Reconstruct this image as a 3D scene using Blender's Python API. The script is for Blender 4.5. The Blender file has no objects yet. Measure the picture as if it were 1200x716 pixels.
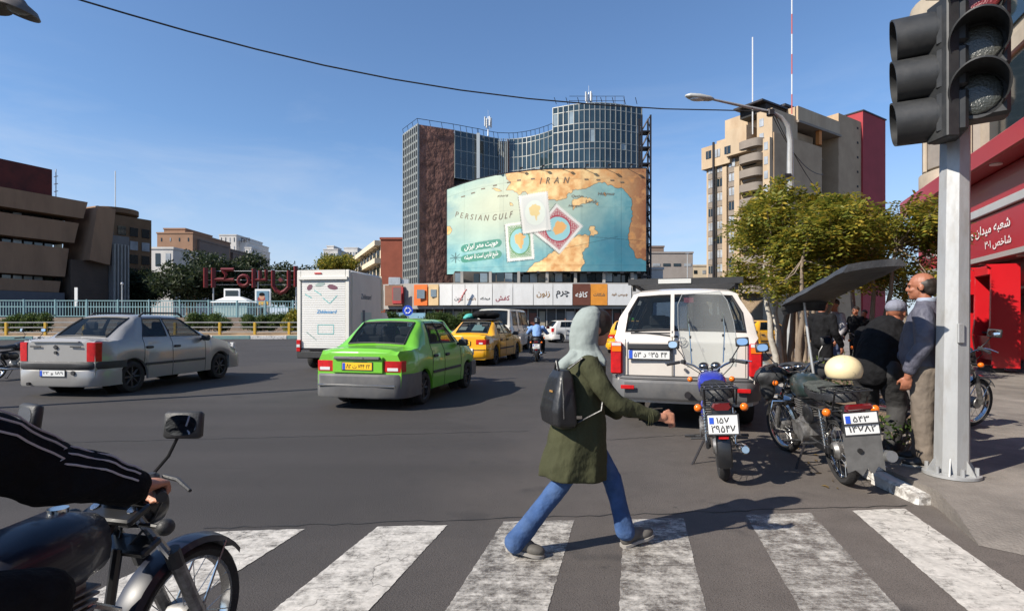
import bpy, bmesh, math, random
import numpy as np
from mathutils import Vector, Matrix, Euler
R = math.radians
random.seed(7)
SC = bpy.context.scene
COL = SC.collection
# ---------------------------------------------------------------- camera, sky, sun, exposure
EYE, FPX, HZY = 1.42, 640.0, 376.0
cam_d = bpy.data.cameras.new('camera'); cam = bpy.data.objects.new('camera', cam_d); COL.objects.link(cam)
cam.location = (0, 0, EYE); cam.rotation_euler = (R(90), 0, 0)
cam_d.sensor_width = 36.0; cam_d.lens = 36.0 * FPX / 1200.0; cam_d.shift_y = 18.0 / 1200.0
cam_d.clip_start = 0.05; cam_d.clip_end = 6000
SC.camera = cam
SUN_AZ, SUN_EL = 29.0, 37.0        # light travels towards (cos az, sin az)
sun_d = bpy.data.lights.new('sun', 'SUN'); sun = bpy.data.objects.new('sun', sun_d); COL.objects.link(sun)
sun_d.energy = 5.0; sun_d.angle = R(0.53); sun_d.color = (1.0, 0.93, 0.82)
_d = Vector((math.cos(R(SUN_AZ)) * math.cos(R(SUN_EL)), math.sin(R(SUN_AZ)) * math.cos(R(SUN_EL)), -math.sin(R(SUN_EL))))
sun.rotation_euler = _d.to_track_quat('-Z', 'Y').to_euler(); sun.location = (-20, -12, 20)
W = bpy.data.worlds.new('World'); SC.world = W; W.use_nodes = True
_n = W.node_tree.nodes; _l = W.node_tree.links; _n.clear()
_out = _n.new('ShaderNodeOutputWorld'); _bg = _n.new('ShaderNodeBackground'); _sky = _n.new('ShaderNodeTexSky')
_sky.sky_type = 'NISHITA'; _sky.sun_disc = False; _sky.sun_elevation = R(SUN_EL)
_sky.sun_rotation = math.atan2(-_d.x, -_d.y)
_sky.altitude = 1200; _sky.air_density = 1.2; _sky.dust_density = .45; _sky.ozone_density = 6.0
_bg.inputs['Strength'].default_value = 0.114
_tc = _n.new('ShaderNodeTexCoord'); _mp = _n.new('ShaderNodeMapping'); _mp.inputs['Scale'].default_value = (1.2, 1.2, 5.5)
_nz = _n.new('ShaderNodeTexNoise'); _nz.inputs['Scale'].default_value = 1.9; _nz.inputs['Detail'].default_value = 7; _nz.inputs['Roughness'].default_value = .6; _nz.inputs['Distortion'].default_value = .4
_cr = _n.new('ShaderNodeValToRGB'); _cr.color_ramp.elements[0].position = .48; _cr.color_ramp.elements[1].position = .72
_cr.color_ramp.elements[0].color = (0, 0, 0, 1); _cr.color_ramp.elements[1].color = (.55, .55, .55, 1)
_mx = _n.new('ShaderNodeMix'); _mx.data_type = 'RGBA'; _mx.inputs[7].default_value = (4.6, 4.9, 5.4, 1)
_sx = _n.new('ShaderNodeSeparateXYZ'); _mr = _n.new('ShaderNodeMapRange')
_mr.inputs[1].default_value = .0; _mr.inputs[2].default_value = .42; _mr.inputs[3].default_value = 1; _mr.inputs[4].default_value = 0
_mu = _n.new('ShaderNodeMath'); _mu.operation = 'MULTIPLY'
_l.new(_tc.outputs['Generated'], _mp.inputs[0]); _l.new(_mp.outputs[0], _nz.inputs['Vector']); _l.new(_nz.outputs['Fac'], _cr.inputs[0])
_l.new(_tc.outputs['Generated'], _sx.inputs[0]); _l.new(_sx.outputs[2], _mr.inputs[0])
_l.new(_cr.outputs[0], _mu.inputs[0]); _l.new(_mr.outputs[0], _mu.inputs[1]); _l.new(_mu.outputs[0], _mx.inputs[0])
_hz = _n.new('ShaderNodeMix'); _hz.data_type = 'RGBA'; _hz.inputs[7].default_value = (3.1, 3.7, 4.9, 1); _hr = _n.new('ShaderNodeMapRange')
_hr.inputs[1].default_value = .0; _hr.inputs[2].default_value = .30; _hr.inputs[3].default_value = .8; _hr.inputs[4].default_value = 0
_l.new(_sx.outputs[2], _hr.inputs[0]); _l.new(_hr.outputs[0], _hz.inputs[0]); _l.new(_sky.outputs[0], _hz.inputs[6]); _l.new(_hz.outputs[2], _mx.inputs[6]); _l.new(_mx.outputs[2], _bg.inputs[0]); _l.new(_bg.outputs[0], _out.inputs[0])
SC.view_settings.view_transform = 'Standard'; SC.view_settings.look = 'None'; SC.view_settings.exposure = 0.56; SC.view_settings.gamma = 1.0
SC.view_settings.use_curve_mapping = False
SC.render.engine = 'CYCLES'; SC.cycles.max_bounces = 6; SC.cycles.transparent_max_bounces = 12; SC.cycles.use_denoising = True
try: SC.cycles.caustics_reflective = SC.cycles.caustics_refractive = False
except Exception: pass
# ---------------------------------------------------------------- helpers
def P(x, y, D):                     # a point of the photograph at depth D, in metres
    return Vector(((x - 600) / FPX * D, D, EYE - (y - HZY) / FPX * D))
def G(x, y, z=0.0):                 # where that line of sight meets the ground
    D = FPX * (EYE - z) / (y - HZY); return Vector(((x - 600) / FPX * D, D, z))
def srgb(r, g, b):
    f = lambda c: (c / 255 / 12.92) if c <= 10.3 else ((c / 255 + .055) / 1.055) ** 2.4
    return (f(r), f(g), f(b))
MATS = {}
def M(name, col=(.5, .5, .5), rough=.6, metal=0.0, var=0.0, vscale=4.0, bump=0.0, bscale=40.0, spec=.5, coat=0.0, alpha=1.0, trans=0.0,
      dirt=None, dscale=2.0, damt=.5, dlo=.45, dhi=.7, emit=0.0, stretch=None, detail=6, bdist=None):
    if name in MATS: return MATS[name]
    m = bpy.data.materials.new(name); m.use_nodes = True; nt = m.node_tree; b = nt.nodes['Principled BSDF']
    b.inputs['Base Color'].default_value = (*col, 1); b.inputs['Roughness'].default_value = rough; b.inputs['Metallic'].default_value = metal
    b.inputs['Specular IOR Level'].default_value = spec; b.inputs['Coat Weight'].default_value = coat; b.inputs['Coat Roughness'].default_value = .06
    b.inputs['Alpha'].default_value = alpha; b.inputs['Transmission Weight'].default_value = trans
    if emit: b.inputs['Emission Color'].default_value = (*col, 1); b.inputs['Emission Strength'].default_value = emit
    N = nt.nodes.new; L = nt.links.new
    tc = N('ShaderNodeTexCoord'); mp = N('ShaderNodeMapping'); L(tc.outputs['Object'], mp.inputs[0])
    if stretch: mp.inputs['Scale'].default_value = stretch
    cur = None
    if var:
        nz = N('ShaderNodeTexNoise'); nz.inputs['Scale'].default_value = vscale; nz.inputs['Detail'].default_value = detail; nz.inputs['Roughness'].default_value = .62
        L(mp.outputs[0], nz.inputs['Vector'])
        rp = N('ShaderNodeValToRGB'); rp.color_ramp.elements[0].position = .3; rp.color_ramp.elements[1].position = .7
        rp.color_ramp.elements[0].color = (*[c * (1 - var) for c in col], 1); rp.color_ramp.elements[1].color = (*[min(1, c * (1 + var)) for c in col], 1)
        L(nz.outputs['Fac'], rp.inputs[0]); cur = rp.outputs[0]
    if dirt:
        dz = N('ShaderNodeTexNoise'); dz.inputs['Scale'].default_value = dscale; dz.inputs['Detail'].default_value = 8; dz.inputs['Roughness'].default_value = .7
        L(mp.outputs[0], dz.inputs['Vector'])
        dr = N('ShaderNodeMapRange'); dr.inputs[1].default_value = dlo; dr.inputs[2].default_value = dhi; dr.inputs[4].default_value = damt
        L(dz.outputs['Fac'], dr.inputs[0])
        mx = N('ShaderNodeMix'); mx.data_type = 'RGBA'; mx.inputs[7].default_value = (*dirt, 1)
        if cur: L(cur, mx.inputs[6])
        else: mx.inputs[6].default_value = (*col, 1)
        L(dr.outputs[0], mx.inputs[0]); cur = mx.outputs[2]
    if cur: L(cur, b.inputs['Base Color'])
    if bump:
        bz = N('ShaderNodeTexNoise'); bz.inputs['Scale'].default_value = bscale; bz.inputs['Detail'].default_value = 5
        L(mp.outputs[0], bz.inputs['Vector']); bp = N('ShaderNodeBump'); bp.inputs['Strength'].default_value = min(1, bump); bp.inputs['Distance'].default_value = bdist or .02 * max(1, bump)
        L(bz.outputs['Fac'], bp.inputs['Height']); L(bp.outputs[0], b.inputs['Normal'])
    MATS[name] = m; return m
def glass_mat(name, tint=(.05, .06, .06), mixf=.55, rough=.03):
    if name in MATS: return MATS[name]
    m = bpy.data.materials.new(name); m.use_nodes = True; nt = m.node_tree; b = nt.nodes['Principled BSDF']; o = nt.nodes['Material Output']
    b.inputs['Base Color'].default_value = (*tint, 1); b.inputs['Roughness'].default_value = rough; b.inputs['Specular IOR Level'].default_value = .7
    t = nt.nodes.new('ShaderNodeBsdfTransparent'); t.inputs[0].default_value = (.75, .8, .8, 1); mx = nt.nodes.new('ShaderNodeMixShader'); mx.inputs[0].default_value = mixf
    nt.links.new(t.outputs[0], mx.inputs[1]); nt.links.new(b.outputs[0], mx.inputs[2]); nt.links.new(mx.outputs[0], o.inputs[0])
    MATS[name] = m; return m

class MB:
    def __init__(s): s.v = []; s.f = []
    def add(s, vs, fs):
        o = len(s.v); s.v += [tuple(v) for v in vs]; s.f += [tuple(i + o for i in f) for f in fs]; return s
    def box(s, c, d, rot=None, bev=0.0):
        x, y, z = d[0] / 2, d[1] / 2, d[2] / 2; c = Vector(c)
        if bev:
            b = min(bev, x * .49, y * .49, z * .49); vs = []
            rings = [(-z, b), (-z + b, 0), (z - b, 0), (z, b)]
            for zz, i in rings:
                X, Y = x - i, y - i; k = b if not i else b * .6
                vs += [(-X + k, -Y, zz), (X - k, -Y, zz), (X, -Y + k, zz), (X, Y - k, zz), (X - k, Y, zz), (-X + k, Y, zz), (-X, Y - k, zz), (-X, -Y + k, zz)]
            fs = [tuple(range(7, -1, -1)), tuple(range(24, 32))]
            for r in range(3):
                for i in range(8): fs.append((r * 8 + i, r * 8 + (i + 1) % 8, r * 8 + 8 + (i + 1) % 8, r * 8 + 8 + i))
        else:
            vs = [(a * x, b_ * y, c_ * z) for c_ in (-1, 1) for a, b_ in ((-1, -1), (1, -1), (1, 1), (-1, 1))]
            fs = [(3, 2, 1, 0), (4, 5, 6, 7), (0, 1, 5, 4), (1, 2, 6, 5), (2, 3, 7, 6), (3, 0, 4, 7)]
        if rot is not None:
            m = rot if isinstance(rot, Matrix) else Euler(rot).to_matrix(); vs = [m @ Vector(v) for v in vs]
        return s.add([c + Vector(v) for v in vs], fs)
    def loft(s, rings, caps=True, close=True):
        n = len(rings[0]); vs = [p for r in rings for p in r]; fs = []
        for i in range(len(rings) - 1):
            for j in range(n if close else n - 1):
                fs.append((i * n + j, i * n + (j + 1) % n, (i + 1) * n + (j + 1) % n, (i + 1) * n + j))
        if caps: fs.append(tuple(range(n - 1, -1, -1))); fs.append(tuple((len(rings) - 1) * n + j for j in range(n)))
        return s.add(vs, fs)
    def cyl(s, p0, p1, r0, r1=None, n=10, caps=True):
        return s.tube([p0, p1], [r0, r0 if r1 is None else r1], n, caps)
    def tube(s, pts, r, n=8, caps=True, flat=1.0):
        pts = [Vector(p) for p in pts]; k = len(pts); rs = r if isinstance(r, (list, tuple)) else [r] * k
        t0 = (pts[1] - pts[0]).normalized(); up = Vector((0, 0, 1)) if abs(t0.z) < .9 else Vector((1, 0, 0))
        a = t0.cross(up).normalized(); rings = []
        for i, p in enumerate(pts):
            t = (pts[min(i + 1, k - 1)] - pts[max(i - 1, 0)])
            if t.length < 1e-9: t = t0
            t.normalize(); a = (a - t * a.dot(t)).normalized(); b = t.cross(a)
            rings.append([p + (a * math.cos(2 * math.pi * j / n) + b * flat * math.sin(2 * math.pi * j / n)) * rs[i] for j in range(n)])
        return s.loft(rings, caps)
    def ell(s, c, r, nu=14, nv=9, rot=None):
        c = Vector(c); r = Vector(r) if hasattr(r, '__len__') else Vector((r, r, r)); rings = []
        m = None if rot is None else (rot if isinstance(rot, Matrix) else Euler(rot).to_matrix())
        for i in range(nv + 1):
            th = math.pi * min(max(i / nv, .004), .996); ring = []
            for j in range(nu):
                ph = 2 * math.pi * j / nu; v = Vector((r.x * math.sin(th) * math.cos(ph), r.y * math.sin(th) * math.sin(ph), -r.z * math.cos(th)))
                ring.append(c + (m @ v if m else v))
            rings.append(ring)
        return s.loft(rings)
    def lathe(s, prof, c=(0, 0, 0), axis='z', n=24, caps=False, close_prof=False):
        c = Vector(c); rings = []
        for j in range(n):
            a = 2 * math.pi * j / n; ring = []
            for r, h in prof:
                v = (r * math.cos(a), r * math.sin(a), h)
                if axis == 'y': v = (v[0], -v[2], v[1])
                if axis == 'x': v = (v[2], v[0], v[1])
                ring.append(c + Vector(v))
            rings.append(ring)
        m = len(prof); vs = [p for r in rings for p in r]; fs = []
        for j in range(n):
            for i in range(m if close_prof else m - 1):
                i2 = (i + 1) % m; j2 = (j + 1) % n
                fs.append((j * m + i, j2 * m + i, j2 * m + i2, j * m + i2))
        if caps: fs.append(tuple(j * m for j in range(n - 1, -1, -1))); fs.append(tuple(j * m + m - 1 for j in range(n)))
        return s.add(vs, fs)
    def prism(s, poly, z0, z1):       # plan outline pulled up
        n = len(poly)
        return s.loft([[(p[0], p[1], z0) for p in poly], [(p[0], p[1], z1) for p in poly]])
    def slab(s, poly, d):             # any flat 3d outline pulled by vector d
        d = Vector(d); return s.loft([[Vector(p) for p in poly], [Vector(p) + d for p in poly]])
    def quad(s, *ps): return s.add(ps, [tuple(range(len(ps)))])
    def xf(s, m): s.v = [tuple(m @ Vector(v)) for v in s.v]; return s
    def data(s, name, mat, smooth=35):
        me = bpy.data.meshes.new(name); me.from_pydata(s.v, [], s.f)
        if mat: me.materials.append(mat)
        bm = bmesh.new(); bm.from_mesh(me); bmesh.ops.recalc_face_normals(bm, faces=bm.faces); bm.to_mesh(me); bm.free()
        if smooth: me.shade_smooth(); me.set_sharp_from_angle(angle=R(smooth))
        return me
    def build(s, name, mat, parent=None, smooth=35, loc=None, rot=None):
        return link(name, s.data(name, mat, smooth), parent, loc, rot)
def link(name, me, parent=None, loc=None, rot=None):
    o = bpy.data.objects.new(name, me); COL.objects.link(o)
    if parent is not None: o.parent = parent
    if loc is not None: o.location = loc
    if rot is not None: o.rotation_euler = rot
    return o
def tag(o, label=None, cat=None, group=None, kind=None):
    if label: o['label'] = label
    if cat: o['category'] = cat
    if group: o['group'] = group
    if kind: o['kind'] = kind
    return o
def thing(name, label, cat, loc=(0, 0, 0), rz=0.0, group=None, rot=None):
    o = bpy.data.objects.new(name, None); COL.objects.link(o); o.location = loc; o.rotation_euler = rot or (0, 0, rz); o.empty_display_size = .2
    return tag(o, label, cat, group)
def struct(o): o['kind'] = 'structure'; return o
def arc(c, r, a0, a1, n, plane='xz'):
    out = []
    for i in range(n + 1):
        a = R(a0 + (a1 - a0) * i / n); u, v = r * math.cos(a), r * math.sin(a)
        out.append((c[0] + u, c[1], c[2] + v) if plane == 'xz' else (c[0] + u, c[1] + v, c[2]) if plane == 'xy' else (c[0], c[1] + u, c[2] + v))
    return out
def blob(name, mb, mat, parent, vox=.012, it=4, disp=0.0, dscale=.15, loc=None):   # overlapping closed shapes fused to one skin
    o = mb.build(name, mat, parent, smooth=0, loc=loc)
    m = o.modifiers.new('fuse', 'REMESH'); m.mode = 'VOXEL'; m.voxel_size = vox; m.use_smooth_shade = True
    if it: q = o.modifiers.new('soft', 'SMOOTH'); q.iterations = it; q.factor = .5
    if disp:
        t = bpy.data.textures.new(name + '_folds', 'CLOUDS'); t.noise_scale = dscale; t.noise_depth = 2
        d = o.modifiers.new('folds', 'DISPLACE'); d.texture = t; d.strength = disp; d.mid_level = .5
    return o
# ---- lettering
_AR = {'ا': (0xFE8D, 2), 'آ': (0xFE81, 2), 'ب': (0xFE8F, 4), 'پ': (0xFB56, 4), 'ت': (0xFE95, 4), 'ج': (0xFE9D, 4), 'چ': (0xFB7A, 4), 'خ': (0xFEA5, 4), 'ح': (0xFEA1, 4),
       'د': (0xFEA9, 2), 'ر': (0xFEAD, 2), 'ز': (0xFEAF, 2), 'س': (0xFEB1, 4), 'ش': (0xFEB5, 4), 'ص': (0xFEB9, 4), 'ع': (0xFEC9, 4), 'غ': (0xFECD, 4), 'ف': (0xFED1, 4), 'ق': (0xFED5, 4),
       'ک': (0xFB8E, 4), 'گ': (0xFB92, 4), 'ل': (0xFEDD, 4), 'م': (0xFEE1, 4), 'ن': (0xFEE5, 4), 'و': (0xFEED, 2), 'ه': (0xFEE9, 4), 'ی': (0xFBFC, 4)}
def fa(t):
    out = []
    for i, ch in enumerate(t):
        if ch in _AR:
            base, k = _AR[ch]; pj = i > 0 and t[i - 1] in _AR and _AR[t[i - 1]][1] == 4; nj = k == 4 and i + 1 < len(t) and t[i + 1] in _AR
            out.append(chr(base + (3 if pj and nj else 1 if pj else 2 if nj else 0)))
        else: out.append(ch)
    out.reverse(); s = ''.join(out)
    import re
    return re.sub('[۰-۹]+', lambda m: m.group(0)[::-1], s)
def text_mesh(txt, size=1.0, shear=0.0, depth=0.0, align='CENTER', bold=0.0, res=3):
    c = bpy.data.curves.new('lettering', 'FONT'); c.body = txt; c.size = size; c.shear = shear; c.extrude = depth; c.align_x = align; c.align_y = 'CENTER'; c.resolution_u = res; c.offset = bold
    o = bpy.data.objects.new('lettering', c); COL.objects.link(o); bpy.context.view_layer.update()
    me = bpy.data.meshes.new_from_object(o.evaluated_get(bpy.context.evaluated_depsgraph_get()))
    bpy.data.objects.remove(o); bpy.data.curves.remove(c)
    return me
def lettering(txt, mat, parent, loc, rot, width=None, height=None, size=1.0, shear=0.0, bold=0.0, name='lettering', depth=0.0, align='CENTER'):
    me = text_mesh(txt, size, shear, depth, align, bold); n = len(me.vertices)
    if n == 0: return None
    co = np.empty(n * 3); me.vertices.foreach_get('co', co); co = co.reshape(-1, 3)
    lo, hi = co.min(0), co.max(0); sz = np.maximum(hi - lo, 1e-6); k = np.array([1., 1., 1.])
    if width and height: k[:2] = width / sz[0], height / sz[1]
    elif width: k[:2] = width / sz[0]
    elif height: k[:2] = height / sz[1]
    co = (co - (lo + hi) / 2 * np.array([1, 1, 0])) * k; me.vertices.foreach_set('co', co.ravel()); me.update()
    me.materials.clear(); me.materials.append(mat)
    return link(name, me, parent, loc, rot)
# ================================================================ the setting
TX, TY = 0.373, 0.928
def UV(u, v, z=0.0): return Vector((TX * u + TY * v, TY * u - TX * v, z))
STREET_RZ = math.atan2(TY, TX)                # heading of the kerb side street
def asphalt():
    m = bpy.data.materials.new('asphalt'); m.use_nodes = True; nt = m.node_tree; b = nt.nodes['Principled BSDF']; N = nt.nodes.new; L = nt.links.new
    tc = N('ShaderNodeTexCoord')
    def noise(s, d=6, r=.6, st=None):
        n = N('ShaderNodeTexNoise'); n.inputs['Scale'].default_value = s; n.inputs['Detail'].default_value = d; n.inputs['Roughness'].default_value = r
        if st:
            mp = N('ShaderNodeMapping'); mp.inputs['Scale'].default_value = st; mp.inputs['Rotation'].default_value = (0, 0, R(-72)); L(tc.outputs['Object'], mp.inputs[0]); L(mp.outputs[0], n.inputs['Vector'])
        else: L(tc.outputs['Object'], n.inputs['Vector'])
        return n.outputs['Fac']
    def ramp(f, p0, p1, c0, c1):
        r = N('ShaderNodeValToRGB'); r.color_ramp.elements[0].position = p0; r.color_ramp.elements[1].position = p1; r.color_ramp.elements[0].color = (*c0, 1); r.color_ramp.elements[1].color = (*c1, 1); L(f, r.inputs[0]); return r.outputs[0]
    def mix(f, a, c, bt='MIX'):
        x = N('ShaderNodeMix'); x.data_type = 'RGBA'; x.blend_type = bt
        if isinstance(f, float): x.inputs[0].default_value = f
        else: L(f, x.inputs[0])
        for k, q in ((6, a), (7, c)):
            if isinstance(q, tuple): x.inputs[k].default_value = (*q, 1)
            else: L(q, x.inputs[k])
        return x.outputs[2]
    base = ramp(noise(.35, 8, .65), .3, .72, (.030, .0272, .0265), (.050, .0450, .0435))
    base = mix(ramp(noise(.9, 5, .6, (.12, 1.6, 1)), .40, .66, (0, 0, 0), (.8, .8, .8)), base, (.024, .022, .021)); base = mix(ramp(noise(.22, 3, .45), .54, .56, (0, 0, 0), (.5, .5, .5)), base, (.056, .050, .048))          # tyre-polished lanes
    # dusty strip along the kerb side
    sp = N('ShaderNodeSeparateXYZ'); L(tc.outputs['Object'], sp.inputs[0])
    a1 = N('ShaderNodeMath'); a1.operation = 'MULTIPLY'; a1.inputs[1].default_value = TY; L(sp.outputs[0], a1.inputs[0])
    a2 = N('ShaderNodeMath'); a2.operation = 'MULTIPLY_ADD'; a2.inputs[1].default_value = -TX; L(sp.outputs[1], a2.inputs[0]); L(a1.outputs[0], a2.inputs[2])
    nn = noise(.8, 6, .6); a3 = N('ShaderNodeMath'); a3.operation = 'MULTIPLY_ADD'; a3.inputs[1].default_value = 2.2; L(nn, a3.inputs[0]); L(a2.outputs[0], a3.inputs[2])
    mr = N('ShaderNodeMapRange'); mr.inputs[1].default_value = -1.6; mr.inputs[2].default_value = 2.3; mr.inputs[4].default_value = .85; L(a3.outputs[0], mr.inputs[0])
    base = mix(mr.outputs[0], base, ramp(noise(3, 7, .7), .3, .7, (.135, .112, .094), (.215, .182, .156)))
    base = mix(ramp(noise(1.7, 3, .5), .62, .70, (0, 0, 0), (.7, .7, .7)), base, (.026, .024, .023)); base = mix(ramp(noise(4.5, 3, .5), .70, .73, (0, 0, 0), (.6, .6, .6)), base, (.018, .017, .016))                             # oil marks
    spk = noise(210, 2, .5); base = mix(ramp(spk, .35, .75, (.0, .0, .0), (.8, .8, .8)), base, (.105, .096, .092))             # chippings
    spk2 = noise(120, 2, .5); base = mix(ramp(spk2, .25, .48, (.8, .8, .8), (0, 0, 0)), base, (.016, .015, .015))
    vo = N('ShaderNodeTexVoronoi'); vo.feature = 'DISTANCE_TO_EDGE'; vo.inputs['Scale'].default_value = .42
    nv = N('ShaderNodeTexNoise'); nv.inputs['Scale'].default_value = 1.5; nv.inputs['Detail'].default_value = 6; L(tc.outputs['Object'], nv.inputs['Vector'])
    va = N('ShaderNodeVectorMath'); va.operation = 'MULTIPLY_ADD'; va.inputs[1].default_value = (1.1, 1.1, 0); L(nv.outputs['Color'], va.inputs[0]); L(tc.outputs['Object'], va.inputs[2]); L(va.outputs[0], vo.inputs['Vector'])
    crk = ramp(vo.outputs['Distance'], .0, .008, (1, 1, 1), (0, 0, 0)); base = mix(mix(ramp(noise(.5), .56, .66, (0, 0, 0), (.55, .55, .55)), (0., 0., 0.), crk), base, (.018, .017, .017))
    L(base, b.inputs['Base Color']); b.inputs['Roughness'].default_value = .82; b.inputs['Specular IOR Level'].default_value = .3
    bp = N('ShaderNodeBump'); bp.inputs['Strength'].default_value = .55; bp.inputs['Distance'].default_value = .008
    hh = N('ShaderNodeMath'); hh.operation = 'ADD'; L(noise(90, 3, .6), hh.inputs[0]); L(spk, hh.inputs[1]); L(hh.outputs[0], bp.inputs['Height']); L(bp.outputs[0], b.inputs['Normal'])
    return m
ASPH = asphalt()
mb = MB()
xs = [-2500, -300, -60, 0, 60, 300, 2500]; ys = [-300, -20, 0, 20, 60, 300, 4000]
mb.add([(x, y, 0) for y in ys for x in xs], [(j * 7 + i, j * 7 + i + 1, j * 7 + 8 + i, j * 7 + 7 + i) for j in range(6) for i in range(6)])
ground = struct(mb.build('ground', ASPH, smooth=0))
# ---- crosswalk stripes (worn thermoplastic paint)
def paint(name, col, lo, hi, seed):
    m = bpy.data.materials.new(name); m.use_nodes = True; nt = m.node_tree; b = nt.nodes['Principled BSDF']; o = nt.nodes['Material Output']; N = nt.nodes.new; L = nt.links.new
    tc = N('ShaderNodeTexCoord'); mp = N('ShaderNodeMapping'); mp.inputs['Location'].default_value = (seed, seed * 2, 0); L(tc.outputs['Object'], mp.inputs[0])
    mps = N('ShaderNodeMapping'); mps.inputs['Rotation'].default_value = (0, 0, R(78)); mps.inputs['Scale'].default_value = (1, 9, 1); L(mp.outputs[0], mps.inputs[0])
    def nz(s, d, r, src=mp):
        n = N('ShaderNodeTexNoise'); n.inputs['Scale'].default_value = s; n.inputs['Detail'].default_value = d; n.inputs['Roughness'].default_value = r; L(src.outputs[0], n.inputs['Vector']); return n.outputs['Fac']
    ad = N('ShaderNodeMath'); ad.operation = 'ADD'; L(nz(6.5, 12, .82), ad.inputs[0]); ad2 = N('ShaderNodeMath'); ad2.operation = 'MULTIPLY'; ad2.inputs[1].default_value = .28; L(nz(5, 8, .7, mps), ad2.inputs[0]); L(ad2.outputs[0], ad.inputs[1])
    mr = N('ShaderNodeMapRange'); mr.inputs[1].default_value = lo; mr.inputs[2].default_value = hi; L(ad.outputs[0], mr.inputs[0])
    rp = N('ShaderNodeValToRGB'); rp.color_ramp.elements[0].color = (*[c * .62 for c in col], 1); rp.color_ramp.elements[1].color = (*col, 1); rp.color_ramp.elements[0].position = .3; rp.color_ramp.elements[1].position = .65; L(nz(14, 8, .7), rp.inputs[0])
    vo = N('ShaderNodeTexVoronoi'); vo.feature = 'DISTANCE_TO_EDGE'; vo.inputs['Scale'].default_value = 2.4
    nv = N('ShaderNodeTexNoise'); nv.inputs['Scale'].default_value = 5; L(mp.outputs[0], nv.inputs['Vector']); va = N('ShaderNodeVectorMath'); va.operation = 'MULTIPLY_ADD'; va.inputs[1].default_value = (.5, .5, 0); vo.inputs['Scale'].default_value = 1.3; L(nv.outputs['Color'], va.inputs[0]); L(mp.outputs[0], va.inputs[2]); L(va.outputs[0], vo.inputs['Vector'])
    cr = N('ShaderNodeMapRange'); cr.inputs[1].default_value = -.004; cr.inputs[2].default_value = .006; L(vo.outputs['Distance'], cr.inputs[0])
    mu = N('ShaderNodeMath'); mu.operation = 'MULTIPLY'; L(mr.outputs[0], mu.inputs[0]); L(cr.outputs[0], mu.inputs[1])
    L(rp.outputs[0], b.inputs['Base Color']); b.inputs['Roughness'].default_value = .75
    t = N('ShaderNodeBsdfTransparent'); mx = N('ShaderNodeMixShader'); L(mu.outputs[0], mx.inputs[0]); L(t.outputs[0], mx.inputs[1]); L(b.outputs[0], mx.inputs[2]); L(mx.outputs[0], o.inputs[0])
    return m
def ragged(a, b, n, amp):
    return [a.lerp(b, i / n) + Vector((random.uniform(-amp, amp), random.uniform(-amp, amp), 0)) for i in range(n + 1)]
stripe_px = [((252, 623), (357, 620), 22, .45), ((443, 617), (524, 615.5), 12, .45), ((590, 611.5), (673, 610), 5, .54), ((731, 609), (801, 607.5), 7, .545), ((874, 603.5), (950, 601), 9, .56), ((999, 598.5), (1060, 596), 11, .42)]
cwlk = tag(thing('crosswalk', 'worn white zebra crossing painted across the road', 'crosswalk'), kind='structure')
sd = Vector((143 / 640, 1, 0)).normalized()
for i, (a, b, s, lo) in enumerate(stripe_px):
    A, B = G(*a), G(*b); A.z = B.z = .004; C_, D_ = A - sd * 3.3, B - sd * 3.3
    ring = ragged(A, B, 10, .006)[:-1] + ragged(B, D_, 140, .0035)[:-1] + ragged(D_, C_, 10, .006)[:-1] + ragged(C_, A, 140, .0035)[:-1]
    MB().quad(*ring).build('stripe', paint('stripe_paint_%d' % i, (.60, .565, .51), lo, lo + .22, s), cwlk, smooth=0)
TAR = M('tar_joint', (.020, .019, .018), .7); rnd_ = random.Random(3)
for a, b in ((G(240, 619), G(1062, 592)), (G(20, 520), G(620, 505)), (G(640, 520), G(830, 508))):
    q = [a.lerp(b, i / 60) + Vector((rnd_.uniform(-.012, .012), rnd_.uniform(-.02, .02), .0025)) for i in range(61)]; n_ = Vector((-(b - a).y, (b - a).x, 0)).normalized(); w_ = [rnd_.uniform(.002, .011) for _ in q]
    MB().loft([[p + n_ * w, p - n_ * w] for p, w in zip(q, w_)], caps=False, close=False).build('joint', TAR, ground, smooth=0)
# ---- pavement on the kerb side
PAVE = M('pavement', (.22, .195, .17), .88, var=.22, vscale=1.3, bump=.5, bscale=60, dirt=(.10, .088, .078), dscale=1.1, damt=.7, dlo=.42, dhi=.66)
kerb_v = .95
edge = [UV(260, kerb_v), UV(40, kerb_v), UV(22, kerb_v), UV(12, kerb_v), UV(8.2, kerb_v), UV(6.4, kerb_v + .16), UV(5.6, kerb_v + .30), UV(5.05, kerb_v + .5)]
top = [Vector((p.x, p.y, .135)) for p in edge]; mb = MB()
inner = [UV(260, 7.4, .135), UV(40, 7.4, .135), UV(22, 7.4, .135), UV(12, 7.4, .135), UV(8.4, 7.4, .135), UV(6.4, 7.4, .135), UV(5.4, 7.4, .135), UV(4.4, 7.4, .135)]
mb.loft([top, inner], caps=False, close=False)
lip = [top[7].lerp(inner[7], f) + UV(0, 0, 0) * 0 for f in (0, .12, .3, .6, 1)]; foot = [Vector((p.x, p.y, .003)) + UV(-.75 - .25 * i, .12 * i) for i, p in enumerate(lip)]; midl = [a.lerp(b, .5) + Vector((0, 0, .03)) for a, b in zip(lip, foot)]
mb.loft([lip, midl, foot], caps=False, close=False); sk = top + [midl[0], foot[0]]; mb.loft([[Vector((p.x, p.y, -.02)) for p in sk], sk], caps=False, close=False); struct(mb.build('pavement', PAVE, smooth=30))
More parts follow.
